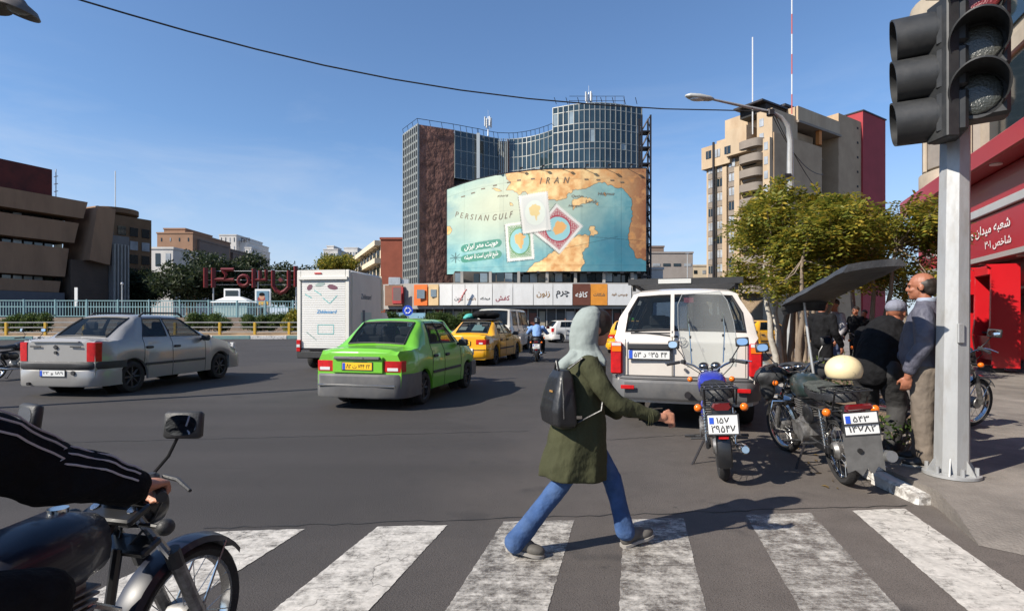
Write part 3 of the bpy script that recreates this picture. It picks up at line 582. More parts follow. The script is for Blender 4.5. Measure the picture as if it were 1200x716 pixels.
cell = thing('air_conditioner', 'grey air conditioning units on the shop roof by the relief wall', 'air conditioner', (XD(463, 69).x, 69, zt)); MB().box((0, 0, .5), (1.5, .8, 1.0), bev=.05).box((1.3, .2, .4), (.9, .7, .8)).build('casing', GALV, cell)
# ---- red bank front on the right
RED = M('bank_red', srgb(158, 34, 46), .35, var=.06, vscale=.6, coat=.2); REDB = M('bank_red_bright', srgb(190, 26, 34), .35, coat=.2, var=.05, vscale=2)
SILV = M('bank_silver', (.55, .54, .54), .35, metal=.4, var=.1, vscale=1)
STONE = M('cladding_stone', (.40, .34, .26), .8, var=.2, vscale=.9, bump=.2, bscale=5); DKST = M('dark_granite', (.05, .045, .045), .3, var=.4, vscale=3)
V0 = 6.27; bk = thing('bank_building', 'corner bank with red fascia, glass upper floor and rounded stone bay', 'building', tuple(UV(0, 0)), STREET_RZ - R(90) * 0)
# local frame: x = u along the street, y = -v (left)
def bkb(name, u0, u1, v0, v1, z0, z1, mat, bev=0.0, parent=None): return MB().box(((u0 + u1) / 2, -(v0 + v1) / 2, (z0 + z1) / 2), (u1 - u0, v1 - v0, z1 - z0), bev=bev).build(name, mat, parent or bk, smooth=30)
UE = 24.2
bkb('ground_wall', -2, UE - .3, V0 + .6, V0 + 9, .0, 3.3, DKST); bkb('upper_wall', -2, UE - 1.6, V0 + 1.0, V0 + 9, 5.9, 14.5, STONE)
bkb('fascia', -2, UE, V0 + .1, V0 + 8, 3.12, 4.256, RED, .03); bkb('silver_band', -2, UE, V0 + .02, V0 + 8, 4.26, 4.49, SILV, .02); bkb('upper_fascia', -2, UE, V0 + .12, V0 + 8, 4.494, 5.30, RED, .03)
bkb('canopy', -2, UE + .1, V0 - .45, V0 + 8, 5.304, 5.82, RED, .04); bkb('soffit', -2, UE - .1, V0 + .0, V0 + .6, 3.02, 3.15, M('soffit_grey', (.3, .29, .28), .6))
LAMP = M('downlight', (.75, .74, .72), .3)
for i in range(9): MB().cyl((6 + i * 2.2, -(V0 - .2), 5.30), (6 + i * 2.2, -(V0 - .2), 5.27), .13, n=12).build('downlight', LAMP, bk); MB().cyl((6 + i * 2.2, -(V0 + .3), 3.02), (6 + i * 2.2, -(V0 + .3), 2.99), .1, n=12).build('downlight', LAMP, bk)
for u, w in ((13.2, 1.5), (16.4, 1.4), (19.0, 1.3), (21.6, 1.3)): bkb('shop_window', u - w / 2, u + w / 2, V0 + .50, V0 + .62, .45, 2.75, GLD)
bkb('plinth', -2, UE - .2, V0 + .42, V0 + .62, .1, .42, M('plinth_stone', (.22, .21, .20), .8, var=.2, vscale=2), .02)
for i in range(5): bkb('pilaster', 11.5 + i * 2.55, 11.8 + i * 2.55, V0 + .44, V0 + .64, .42, 3.02, DKST, .01)
for u0, u1 in ((2, 6.4), (6.9, 11.2), (11.7, 15.8), (16.3, 20.6)): bkb('upper_window', u0, u1, V0 + .93, V0 + 1.02, 6.3, 8.6, GLD); bkb('upper_window', u0, u1, V0 + .93, V0 + 1.02, 9.6, 11.8, PANE)
for z in (8.75, 12.2): bkb('string_course', -2, UE - 1.7, V0 + .85, V0 + 1.2, z, z + .5, STONE, .05)
# rounded bay at the far end
for z0, z1, r, mt_ in ((5.9, 6.5, 1.55, STONE), (6.5, 8.4, 1.45, M('bay_panel', (.24, .21, .18), .6, var=.2, vscale=1)), (8.4, 9.2, 1.75, STONE), (9.2, 11.4, 1.4, GLD), (11.4, 12.3, 1.8, STONE), (12.3, 14, 1.4, GLD), (14, 15, 1.8, STONE)):
    MB().lathe([(r - .15, z0), (r, z0 + .06), (r, z1 - .06), (r - .15, z1)], (UE - 1.35, -(V0 + 1.35), 0), n=32, caps=True).build('bay_band', mt_, bk)
for i in range(3): MB().tube([(UE - 1.35 + 1.5 * math.cos(R(100 + i * 28)), -(V0 + 1.35) + 1.5 * math.sin(R(100 + i * 28)), z) for z in (6.5, 8.4)], .06, 6).build('bay_rib', STONE, bk)
fz = R(-90) ; WHT = M('sign_lettering_white', (.78, .76, .74), .5)
def bktext(t, u, z, h, w=None): lettering(fa(t), WHT, bk, (u, -(V0 + .075), z), (R(90), 0, R(180)), width=w, height=h, bold=.012)
bktext('شعبه میدان ولیعصر', 18.75, 3.84, .33, 3.5); bktext('شاخص ۳۰۱', 17.7, 3.42, .28, 1.5); bktext('بانک', 22.6, 3.7, .4, 1.2)
# cash machines
def atm(u, lab, h=2.68):
    t = thing('cash_machine', lab, 'cash machine', tuple(UV(u, V0 - .05, .14)), STREET_RZ, 'cash machines along the bank front')
    prof = [(-.02, 0.12), (.10, .12), (.20, .9), (.16, 1.2), (.14, h - .1), (.26, h), (-.42, h), (-.42, .12)]     # out, up
    w = .52
    for s in (-1, 1): MB().loft([[(s * w, p[0] + .12, p[1]) for p in prof], [(s * (w - .09), p[0] + .12, p[1]) for p in prof]]).build('side_cheek', REDB, t)
    pr2 = [(-.1, .3), (.06, .3), (.14, .9), (-.4, .9)]
    MB().loft([[(x, p[0] + .1, p[1]) for p in pr2] for x in (-w + .09, w - .09)]).build('front_panel', REDB, t)
    MB().box((0, -.1, 1.55), (2 * w - .2, .1, 1.3)).build('recess', GLD, t); MB().box((0, .05, h - .14), (2 * w - .18, .5, .24), bev=.02).build('hood', REDB, t)
    MB().box((0, .0, .98), (2 * w - .2, .26, .05)).build('shelf', STEEL, t); MB().box((-.18, -.03, 1.38), (.36, .03, .28)).build('screen', GLD, t); MB().box((0, .1, .05), (.8, .25, .14)).build('foot', STEEL, t)
    lettering(fa('همراه شما'), WHT, t, (.12, .226, .84), (R(83), 0, R(180)), width=.3)
atm(17.45, 'red cash machine under the pavement edge of the white lettering'); atm(19.75, 'red cash machine next to the small projecting sign')
sg = thing('hanging_sign', 'small red projecting sign under the bank fascia', 'sign', tuple(UV(18.75, V0 - .15, 2.15)), STREET_RZ); MB().box((0, .3, .35), (.08, .8, .75), bev=.02).build('panel', REDB, sg); lettering(fa('خودپرداز'), WHT, sg, (-.045, .3, .38), (R(90), 0, R(-90)), width=.62); MB().box((0, -.1, .6), (.05, .3, .05)).build('bracket', STEEL, sg)
# ---- the apartment tower on the right
AP = M('tan_render', srgb(176, 156, 130), .9, var=.10, vscale=.35, dirt=srgb(150, 120, 90), dscale=.3, damt=.5, stretch=(1, 1, .35)); APB = M('tan_wall', srgb(170, 146, 118), .9, var=.08, vscale=.3, dirt=srgb(140, 115, 90), dscale=.25, damt=.5); APG = M('grey_spandrel', srgb(128, 118, 108), .85, var=.1, vscale=.6)
WIN = M('window_pale', (.30, .32, .34), .15, var=.35, vscale=.4, spec=.7); REDT = M('red_cladding', srgb(150, 44, 50), .75, var=.12, vscale=.3)
DA = 112.0; AR = R(33); ap = thing('apartment_tower', 'tan stepped apartment tower with rounded balconies and red end wall', 'building', (XD(905, DA).x, DA, 0), AR)
CX = XD(905, DA).x; dR = Vector((math.cos(AR), math.sin(AR), 0)); dL = Vector((-math.sin(AR), math.cos(AR), 0))
def apz(y): return zat(y, DA)
def s_at(px, d):                       # distance along a facade where that picture column meets it
    k = (px - 600) / FPX; return (k * DA - CX) / (d.x - k * d.y)
def fL(name, x0, x1, y0, y1, o0, o1, mat, parent=None):     # slab on the left front (local y axis); o = metres out of the wall
    a, b = s_at(x1, dL), s_at(x0, dL); Dm = DA + dL.y * (a + b) / 2; z0, z1 = zat(y1, Dm), zat(y0, Dm); return MB().box((-(o0 + o1) / 2, (a + b) / 2, (z0 + z1) / 2), (o1 - o0, b - a, z1 - z0)).build(name, mat, parent or ap, smooth=0)
def fR(name, x0, x1, y0, y1, o0, o1, mat, parent=None):     # slab on the right front (local x axis)
    a, b = s_at(x0, dR), s_at(x1, dR); Dm = DA + dR.y * (a + b) / 2; z0, z1 = zat(y1, Dm), zat(y0, Dm); return MB().box(((a + b) / 2, -(o0 + o1) / 2, (z0 + z1) / 2), (b - a, o1 - o0, z1 - z0)).build(name, mat, parent or ap, smooth=0)
fL('front_wall', 828, 900, 184, 384, -16, 0, AP); fL('upper_block', 825, 858, 170, 196, -12, .9, AP); fL('upper_block', 856, 880, 152, 182, -12, 1.6, AP); fL('roof_storey', 838, 872, 160, 176, -12, -.6, AP); fL('penthouse', 888, 906, 130, 190, -9, .3, AP)
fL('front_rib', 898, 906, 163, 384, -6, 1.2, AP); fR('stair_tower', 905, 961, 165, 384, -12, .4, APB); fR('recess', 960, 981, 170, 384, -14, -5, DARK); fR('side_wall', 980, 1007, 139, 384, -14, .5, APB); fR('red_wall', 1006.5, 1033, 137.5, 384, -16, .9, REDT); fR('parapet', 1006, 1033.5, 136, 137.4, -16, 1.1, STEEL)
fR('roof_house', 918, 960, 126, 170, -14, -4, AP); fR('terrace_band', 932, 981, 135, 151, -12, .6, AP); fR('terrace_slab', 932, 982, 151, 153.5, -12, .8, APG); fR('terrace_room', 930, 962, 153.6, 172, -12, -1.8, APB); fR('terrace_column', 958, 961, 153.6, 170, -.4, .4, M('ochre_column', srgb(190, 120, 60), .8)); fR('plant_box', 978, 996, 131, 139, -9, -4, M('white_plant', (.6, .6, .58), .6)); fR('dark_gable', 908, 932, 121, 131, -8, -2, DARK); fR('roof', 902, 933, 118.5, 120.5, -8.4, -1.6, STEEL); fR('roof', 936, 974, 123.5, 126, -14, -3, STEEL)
for x0, x1 in ((837, 840), (848, 853), (862, 868)): fL('pier', x0, x1, 196, 384, -1, .5, AP)
fL('pipe', 839, 840.6, 168, 384, .9, 1.3, STEEL)
for r in range(12):
    y = 176 + r * 16.7
    for n_, (x0, x1, dy) in enumerate(((830.5, 836.5, 2), (841, 847, 0), (854.5, 861.5, -6))):
        oo = (.95 if n_ < 2 else 1.65) if r == 0 else .06; yy = y + dy + (3 if n_ == 2 and r == 0 else 0)
        w_ = fL('window', x0, x1, yy, yy + 9, oo - .1, oo + .05, WIN if (r * 5 + n_ * 2) % 4 else GLD); fL('mullion', (x0 + x1) / 2 - .25, (x0 + x1) / 2 + .25, yy, yy + 9, oo + .06, oo + .14, APG, w_)
        fL('spandrel', x0 - .5, x1 + .5, yy + 9.5, yy + 15.6, -.1, .12, APG) if r else None
    if r < 11: fL('balcony_window', 871, 886, y - 8, y + 2, -.1, .05, GLD if r % 2 else WIN)
for r in range(9): fL('window', 899.5, 904, 168 + r * 16.8, 177 + r * 16.8, 1.15, 1.28, WIN)
for r in range(2): fL('window', 891, 896, 140 + r * 17, 149 + r * 17, .25, .38, WIN)
for r in range(11):
    a, b = s_at(897, dL), s_at(869, dL); Dm = DA + dL.y * (a + b) / 2; z1_ = zat(166 + r * 16.9, Dm); z0_ = zat(175 + r * 16.9, Dm); pts = [(-.2 - 1.9 * math.sqrt(max(0, 1 - (q / 5 - 1) ** 4)), a + (b - a) * q / 10) for q in range(11)] + [(.5, b), (.5, a)]
    MB().prism(pts, z0_, z1_).build('balcony', APG, ap, smooth=40)
for r in range(5): fR('vent', 1001.5, 1003.2, 150 + r * 17, 152.6 + r * 17, .45, .55, DARK); fR('ledge', 963, 980, 180 + r * 17, 182 + r * 17, -5, -3, APG)
for px, y0, nm, lab in ((882, 44, 'antenna_mast', 'slim grey antenna mast without stripes on the tan tower roof'), (928, -30, 'antenna_mast', 'tall red and white antenna mast on the tan tower roof')):
    t = thing(nm, lab, 'antenna', (XD(px, 116).x, 116, apz(150))); h = zat(y0, 116) - apz(150); n = 8
    for i in range(n): MB().cyl((0, 0, h * i / n), (0, 0, h * (i + 1) / n), .13, n=5).build('mast_section', M('mast_red', (.45, .12, .1), .6) if i % 2 and px > 900 else M('mast_white', (.6, .6, .6), .6), t)
# ---- plain blocks near and far
def block(name, lab, px0, px1, ytop, D, depth, mat, rz=0.0, wins=None, ybase=376, extra=None, win_mat=GLD, zb=0.0, grp=None):
    x0, x1 = XD(px0, D).x, XD(px1, D).x; t = thing(name, lab, 'building', ((x0 + x1) / 2, D, zb), rz, grp); w = x1 - x0; h = zat(ytop, D) - zb
    MB().box((0, depth / 2, h / 2), (w, depth, h), bev=.04).build('wall', mat, t, smooth=0); MB().box((0, depth / 2, h + .2), (w + .3, depth + .3, .4)).build('parapet', mat, t, smooth=0)
    if wins:
        nx, nz, ww, wh, zlo = wins
        for i in range(nx):
            for j in range(nz):
                x = -w / 2 + w * (i + .5) / nx; z = zlo + (h - zlo) * (j + .5) / nz; MB().box((x, -.02, z), (w / nx * ww, .12, (h - zlo) / nz * wh)).build('window', win_mat if (i + j) % 3 else WIN, t, smooth=0)
    return t, w, h
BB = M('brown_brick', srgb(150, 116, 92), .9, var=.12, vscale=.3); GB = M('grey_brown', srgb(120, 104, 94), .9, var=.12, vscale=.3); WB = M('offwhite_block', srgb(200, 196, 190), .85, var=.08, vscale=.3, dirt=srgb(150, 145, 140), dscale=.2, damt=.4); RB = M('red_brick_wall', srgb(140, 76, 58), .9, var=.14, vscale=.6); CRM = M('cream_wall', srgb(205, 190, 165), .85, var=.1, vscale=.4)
block('brick_block', 'brown brick apartment block with a stepped top beyond the trees', 184, 226, 274, 150, 20, BB, wins=(4, 6, .12, .3, 6)); t, w, h = block('brick_block', 'narrow brown brick stair tower rising behind the stepped block', 192, 217, 269, 156, 14, BB)
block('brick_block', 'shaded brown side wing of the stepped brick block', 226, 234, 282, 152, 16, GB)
block('white_house', 'low white modern house with dark window bays behind the fence', 167, 203, 292, 105, 18, WB, wins=(3, 2, .45, .6, 7)); block('white_house', 'small cream building with cluttered roof beside the white house', 203, 222, 300, 112, 14, CRM, wins=(2, 2, .4, .4, 7))
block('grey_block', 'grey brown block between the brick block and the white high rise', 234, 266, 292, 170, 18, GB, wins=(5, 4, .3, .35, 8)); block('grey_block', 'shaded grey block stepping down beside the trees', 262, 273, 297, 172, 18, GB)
block('white_high_rise', 'tall off white high rise with rooftop lettering frame', 257, 277, 276, 210, 22, WB, wins=(4, 8, .16, .5, 8)); t, w, h = block('white_high_rise', 'slim off white tower stepping down beside the tallest high rise', 277, 288, 283, 212, 20, WB); t, w, h = block('white_high_rise', 'slender balcony stack at the edge of the off white high rise', 287, 294.5, 291, 208, 16, WB, wins=(2, 9, .4, .4, 6))
m = MB()
for i in range(4): m.box((XD(283 + i * 3, 211).x, 211, zat(283, 211) + .5), (.15, .15, 1.8)); m.box((XD(284 + i * 2.6, 211).x, 211, zat(279.5 + (i % 2) * 1.6, 211)), (.7, .2, .55))
for z in (279, 282): m.box((XD(287, 211).x, 211, zat(z, 211)), (3.8, .1, .1))
tag(m.build('rooftop_sign', STEEL, smooth=0), 'dark lettering frame on the roof of the high rise', 'sign')
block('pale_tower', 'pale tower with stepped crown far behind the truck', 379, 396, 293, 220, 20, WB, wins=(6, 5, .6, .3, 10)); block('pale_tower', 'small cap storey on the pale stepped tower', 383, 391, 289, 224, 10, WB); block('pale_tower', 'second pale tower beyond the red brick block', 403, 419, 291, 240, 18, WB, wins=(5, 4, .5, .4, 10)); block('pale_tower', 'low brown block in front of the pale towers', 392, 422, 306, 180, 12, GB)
# red brick block with balconied flank
t, w, h = block('red_brick_block', 'red brick end wall of a balconied block beside the relief wall', 446, 474, 281, 96, 20, RB)
b2 = thing('balcony_block', 'cream balconied street front running back beside the red brick wall', 'building', (0, 0, 0)); A, B = XD(446, 96), XD(414, 128); hh = zat(281, 96); m = MB(); m.prism([(A.x, A.y), (B.x, B.y), (B.x + 8, B.y + 4), (A.x + 8, A.y + 4)], 0, hh); m.build('wall', CRM, b2, smooth=0)
d = (B - A).normalized(); nrm = Vector((d.y, -d.x, 0)) * (1 if d.y * -1 < 0 else 1); nrm = Vector((-abs(d.y), -abs(d.x) * (1 if d.x < 0 else -1), 0))
for f in range(5):
    c = (A + B) / 2; MB().box((c.x + nrm.x * .5, c.y + nrm.y * .5, hh - .6 - f * 3.1), ((B - A).length, 1.1, .9), rot=(0, 0, math.atan2(d.y, d.x))).build('balcony_band', CRM, b2, smooth=0)
    for i in range(9): q = A.lerp(B, (i + .5) / 9); MB().box((q.x + nrm.x * .06, q.y + nrm.y * .06, hh - 2.2 - f * 3.1), (2.4, .2, 1.7), rot=(0, 0, math.atan2(d.y, d.x))).build('window', GLD, b2, smooth=0)
# low grey buildings between the scaffold and the tan tower
block('grey_warehouse', 'low grey warehouse behind the jeep roof with a thin flag pole', 763, 812, 297, 130, 20, M('grey_render', srgb(150, 142, 136), .9, var=.12, vscale=.3), wins=(4, 1, .7, .12, 12)); block('grey_warehouse', 'small upper storey on the low grey warehouse', 763, 778, 290, 134, 10, GB)
block('rubble_house', 'tan rubble house in shade beyond the jeep', 800, 830, 312, 150, 14, CRM, wins=(3, 2, .4, .3, 10)); block('white_hut', 'small white hut with a pitched canopy beside the blue hoarding', 763, 777, 316, 90, 8, WB)
fp = thing('flag_pole', 'thin pale lamp pole standing in front of the low grey warehouse', 'pole', (XD(805.5, 80).x, 80, 0)); MB().cyl((0, 0, 0), (0, 0, zat(297, 80)), .09, .06, n=6).build('shaft', GALV, fp); MB().box((0, 0, zat(297, 80)), (.5, .2, .1)).build('lamp_head', GALV, fp)
hb = tag(MB().box((XD(782, 84).x, 84, 3.2), (6, .15, 6.4)).build('blue_hoarding', M('blue_hoarding', srgb(140, 160, 190), .7, var=.1, vscale=1)), 'pale blue hoarding beside the scaffold', 'hoarding')
# ---- brutalist theatre on the left, in shade
TH = M('theatre_concrete', srgb(150, 118, 92), .92, var=.14, vscale=.35, bump=.3, bscale=6, dirt=srgb(104, 80, 62), dscale=.25, damt=.55, stretch=(1, 1, .3)); RUST = M('rusted_sheet', srgb(92, 34, 26), .8, var=.25, vscale=.5, dirt=srgb(52, 22, 18), dscale=.6, damt=.7)
d = Vector((.407, .913, 0)); th = thing('theatre_building', 'brown concrete theatre with stacked horizontal bands and slanted end volumes', 'building', (-56.2, 60, 0), math.atan2(.913, .407))
def thb(name, s0, s1, o0, o1, y0, y1, mat, taper=0.0):      # s along wall, o depth away from street, y as seen at the frame edge
    z0, z1 = zat(y1, 60), zat(y0, 60)
    return MB().loft([[(s0, o0, z0), (s1 - taper, o0, z0), (s1 - taper, o1, z0), (s0, o1, z0)], [(s0, o0, z1), (s1, o0, z1), (s1, o1, z1), (s0, o1, z1)]]).build(name, mat, th, smooth=0)
# local +y is left of travel = away from the square
thb('roof_hoarding', -40, 5.6, 1.6, 2.2, 182, 219, RUST); thb('band', -40, 8.6, 0, 12, 219, 241.5, TH, .5); thb('band', -40, 7.8, .35, 12, 248, 274.5, TH, .5); thb('band', -40, 6.9, .7, 12, 282, 319, TH, .4); thb('band', -40, 6.2, 1.0, 12, 325, 339.5, TH, .2); thb('core', -40, 6.0, 2.4, 11, 222, 376, DARK)
thb('ground_wall', -40, 6.4, .6, 2.0, 340, 380, M('grey_hoarding', srgb(92, 92, 96), .8, var=.1, vscale=1))
for i in range(10):
    for yy in (242.5, 275.5, 320): s0 = -3 + i * 1.02; thb('window', s0, s0 + .8, 2.25, 2.42, yy, yy + 5, WIN if random.random() < .22 else GLD)
m = MB(); m.loft([[(8.3, -.9, zat(296, 60)), (10.9, -.4, zat(300, 60)), (10.9, 5, zat(300, 60)), (8.3, 5, zat(296, 60))], [(9.2, -.9, zat(223, 60)), (11.6, -.4, zat(223, 60)), (11.6, 6, zat(223, 60)), (9.2, 6, zat(223, 60))]]); m.build('slanted_volume', TH, th, smooth=0)
m = MB(); m.prism([(7, 0.5), (11.2, .5), (11.2, 9), (7, 9)], 0, zat(296, 60)); m.build('entrance_block', M('dim_concrete', srgb(84, 70, 60), .9, var=.2, vscale=.5), th, smooth=0)
m = MB(); m.prism([(11.3, -.2), (13.4, -.2), (13.4, 9), (11.3, 9)], 0, zat(262, 62)); m.build('grey_wing', M('grey_wing', srgb(112, 108, 106), .9, var=.1, vscale=.6), th, smooth=0)
for i in range(5): MB().box((11.5 + i * .42, -.3, zat(320, 62)), (.12, .3, 9)).build('fin', CONC, th, smooth=0)
for i in range(4): MB().cyl((5.9, 1.8, zat(219, 60) + i * .9), (5.9, 1.0, zat(219, 60) + i * .9), .05, n=4).build('ladder_rung', GALV, th)
MB().box((5.9, 1.4, zat(200, 60)), (.08, .08, 3.6)).build('ladder_rail', GALV, th)
# brown tower with roof deck
bt = thing('brown_tower', 'dark brown tower with round roof deck behind the theatre', 'building', (XD(150, 80).x, 80, 0), math.atan2(.913, .407)); hb_ = zat(254, 80); TWR = M('brown_tower', srgb(112, 86, 62), .9, var=.2, vscale=.5)
MB().prism([(-3.6, 0), (3.4, 0), (3.4, 6), (-3.6, 6)], 0, hb_).build('wall', TWR, bt, smooth=0); MB().box((-2.4, 2, hb_ + .4), (1.8, 3, .8)).build('roof_room', TWR, bt, smooth=0)
MB().lathe([(2.4, hb_ + .2), (2.9, hb_ + .5), (2.9, hb_ + 1.2), (2.6, hb_ + 1.2), (2.6, hb_ + .6)], (0, 3, 0), n=24, caps=True).build('roof_deck', TWR, bt)
for i in range(4):
    for j in range(7): MB().box((-2.6 + i * 1.7, -.03, 2.5 + j * 2.0), (1.1, .16, 1.3)).build('window', GLD if (i * j) % 5 else WIN, bt, smooth=0)
MB().cyl((0, 3, hb_), (0, 3, hb_ + 7), .07, n=5).build('antenna', GALV, bt)
# ================================================================ vehicles
def car_paint(name, r, g, b, metal=0.0, rough=.28, dirt=.25):
    c = srgb(r, g, b); return M('paint_' + name, c, rough, metal=metal, coat=.7, var=.04, vscale=2, dirt=tuple(q * .55 + .06 for q in c), dscale=3.5, damt=dirt, dlo=.5, dhi=.75)
CGLASS = glass_mat('car_glass', (.012, .016, .018), .42); CGLASSD = glass_mat('car_glass_dark', (.008, .010, .011), .75)
RUB = M('tyre_rubber', (.018, .017, .017), .85, var=.3, vscale=12, bump=.4, bscale=90); BLKP = M('black_plastic', (.028, .028, .029), .55, var=.2, vscale=6, bump=.15, bscale=120); GRYP = M('grey_plastic', (.11, .11, .112), .6, var=.15, vscale=3, dirt=(.18, .165, .15), dscale=5, damt=.5)
ALUD = M('dark_wheel', (.07, .07, .072), .45, metal=.6, var=.2, vscale=10, dirt=(.12, .1, .09), dscale=12, damt=.5); CHR = M('chrome', (.62, .62, .61), .16, metal=1.0, var=.1, vscale=20); ALU = M('cast_alloy', (.42, .42, .41), .4, metal=.8, var=.15, vscale=20, dirt=(.12, .1, .08), dscale=20, damt=.5); WELL = M('wheel_well', (.008, .008, .008), .9)
SEAT = M('seat_cloth', (.035, .034, .036), .9, var=.2, vscale=10); LRED = M('lamp_red', srgb(178, 20, 22), .38, coat=.0, spec=.4, var=.25, vscale=18); LAMB = M('lamp_amber', srgb(226, 110, 20), .15, coat=.6); LWHT = M('lamp_clear', (.62, .62, .62), .12, coat=.8); LDRK = M('lamp_smoked', srgb(96, 16, 20), .15, coat=.8)
PLW = M('plate_white', (.66, .66, .64), .45); PLY = M('plate_yellow', srgb(236, 186, 30), .45); PLB = M('plate_blue', srgb(40, 80, 190), .45); SKIN = M('skin', srgb(176, 122, 96), .5, var=.08, vscale=25, bump=.1, bscale=120); SKIN2 = M('skin_tanned', srgb(150, 96, 72), .5, var=.1, vscale=25, bump=.12, bscale=120)
CLD = M('dark_cloth', (.010, .010, .011), .9, spec=.15, var=.3, vscale=15, bump=.9, bscale=10, bdist=.03)
def wheel(parent, x, y, r, w, rim_mat=ALU, spokes=8, side=1):
    wv = [(r * .66, -w * .46), (r * .80, -w * .5), (r * .94, -w * .46), (r, -w * .3), (r, w * .3), (r * .94, w * .46), (r * .80, w * .5), (r * .66, w * .46)]
    ty = MB().lathe(wv, axis='y', n=28, close_prof=True).build('wheel', RUB, parent, loc=(x, y, r), smooth=40)
    m = MB(); rr = r * .67; o = -side * w * .32
    m.lathe([(rr, -w * .45), (rr * .95, -w * .4), (rr * .93, 0), (rr * .95, w * .4), (rr, w * .45)], axis='y', n=28)
    m.cyl((0, -o * .9, 0), (0, -o * .5, 0), rr * .30, rr * .34, n=14)
    for i in range(spokes):
        a = 2 * math.pi * i / spokes; c, s = math.cos(a), math.sin(a); m.cyl((c * rr * .2, -o * .75, s * rr * .2), (c * rr * .96, -o * .95, s * rr * .96), rr * .12, rr * .09, n=5)
    m.build('rim', rim_mat, ty, smooth=40); MB().cyl((0, -side * .0 - .03, 0), (0, .03, 0), rr * .9, n=20).build('brake_disc', WELL, ty)
    return ty
def plate_on(parent, loc, rz, w, h, mat, txt, frame=True, lines=None, tilt=0.0):
    p = MB().box((0, 0, 0), (w, .012, h), bev=.004).build('number_plate', mat, parent, loc=loc, rot=(tilt, 0, rz))
    if frame: MB().box((0, .004, 0), (w + .02, .012, h + .02)).build('plate_frame', BLKP, p)
    if w > .3: MB().box((-w / 2 + .03, -.0075, 0), (.045, .004, h * .9)).build('country_strip', PLB, p)
    if lines:
        for t, z, hh, ww in lines: lettering(t, BLKINK, p, (.0 if hh > .06 else .0, -.008, z), (R(90), 0, 0), width=ww, height=hh, bold=.012)
        MB().box((-w / 2 + .028, -.0075, h * .22), (.035, .004, h * .34)).build('country_strip', PLB, p)
    else: lettering(txt, BLKINK, p, (.02, -.008, 0), (R(90), 0, 0), width=w * .8, height=h * .62, bold=.012)
    return p
def make_car(name, label, cat, pos, rz, S, group=None):
    """local x forward, y left, origin under the rear axle"""
    t = thing(name, label, cat, pos, rz, group)
    wb, r, tw, xr_, xf = S['wb'], S['r'], S.get('tw', .19), S['xr'], S['xf']; Wd = S['w'] / 2; gc = S.get('gc', .2); ar = r + S.get('gap', .05)
    keys = S['keys']                                 # (xb, xt, zb, zt, wb, wt)
    kx = [k[0] for k in keys]
    def colat(x):
        x = min(max(x, kx[0]), kx[-1])
        for i in range(len(kx) - 1):
            if kx[i] <= x <= kx[i + 1]:
                f = (x - kx[i]) / max(1e-9, kx[i + 1] - kx[i]); return [a + (b - a) * f for a, b in zip(keys[i], keys[i + 1])]
    X = set(round(k, 4) for k in kx)
    for xa in (0, wb):
        for q in (1.0, .995, .94, .82, .6, .3, 0): X.add(round(xa + ar * q, 4)); X.add(round(xa - ar * q, 4))
    for q in S.get('doors', []): X.add(round(q, 4))
    X = sorted(x for x in X if kx[0] <= x <= kx[-1])
    def wl(x):
        f = 1.0; dr = x - kx[0]; df = kx[-1] - x
        for lim, lo in ((.06, .90), (.22, .965)):
            if dr < lim: f = min(f, lo if lim < .1 else .9 + (.985 - .9) * dr / .22)
        if df < .45: f = min(f, .82 + .17 * math.sqrt(max(0, df / .45)))
        return Wd * f
    def bot(x):
        z = gc
        for xa in (0, wb):
            if abs(x - xa) < ar: z = max(z, r * 0.98 + math.sqrt(max(0, ar * ar - (x - xa) ** 2)))
        return z
    secs = []
    for x in X:
        xb, xt, zb, zt, wbl, wt = colat(x); w_ = wl(x); z0 = bot(x); fl = w_ / Wd; wbl *= fl
        sh = zb - .14; z0 = min(z0, sh - .05)
        rows = [(xb, w_ - .06, z0), (xb, w_ - .012, z0 + .012), (xb, w_ + .006, z0 + (sh - z0) * .35), (xb, w_ + .010, z0 + (sh - z0) * .75), (xb, w_ - .006, sh + .04), (xb, wbl, zb)]
        def mid(f, bul=0.0): return (xb + (xt - xb) * f, wbl + (wt - wbl) * f + bul, zb + (zt - .03 - zb) * f)
        rows += [mid(.10, .004), mid(.5, .02), mid(.90, .012), mid(1.0)]
        rows += [(xt, wt * .86, zt), (xt, wt * .45, zt + .016), (xt, 0, zt + .022)]
        secs.append(rows)
    NR = len(secs[0]); groups = {}
    def put(key, quad): groups.setdefault(key, []).append(quad)
    sw = S['side_windows']; fw, rw = S['windshield'], S['rear_window']; drs = S.get('doors', [])
    for i in range(len(X) - 1):
        xm = (X[i] + X[i + 1]) / 2
        for j in range(NR - 1):
            for s in (1, -1):
                q = [secs[i][j], secs[i + 1][j], secs[i + 1][j + 1], secs[i][j + 1]]; q = [(a, b * s, c) for a, b, c in q]
                key = 'body'
                if 6 <= j < 8:
                    for n_, (a, b) in enumerate(sw):
                        if a < xm < b: key = ('side_window', n_, s)
                elif j >= 10:
                    if fw[0] < xm < fw[1]: key = ('windshield',)
                    elif rw[0] < xm < rw[1]: key = ('rear_window',)
                    elif xm > fw[1]: key = ('bonnet',)
                    elif xm < rw[0] and S.get('boot', True): key = ('boot_lid',)
                if key == 'body' and 2 <= j <= 8 and len(drs) > 1:
                    for n_, (a, b) in enumerate(zip(drs[:-1], drs[1:])):
                        if a < xm < b and (j < 6 or any(p < xm < q_ for p, q_ in sw) or True) and j < 9: key = ('door', n_, s)
                put(key, q)
    def wld(qs):
        idx = {}; m = MB()
        for q in qs:
            f = []
            for p in q:
                k = (round(p[0], 4), round(p[1], 4), round(p[2], 4))
                if k not in idx: idx[k] = len(m.v); m.v.append(p)
                if idx[k] not in f: f.append(idx[k])
            if len(f) > 2: m.f.append(tuple(f))
        return m
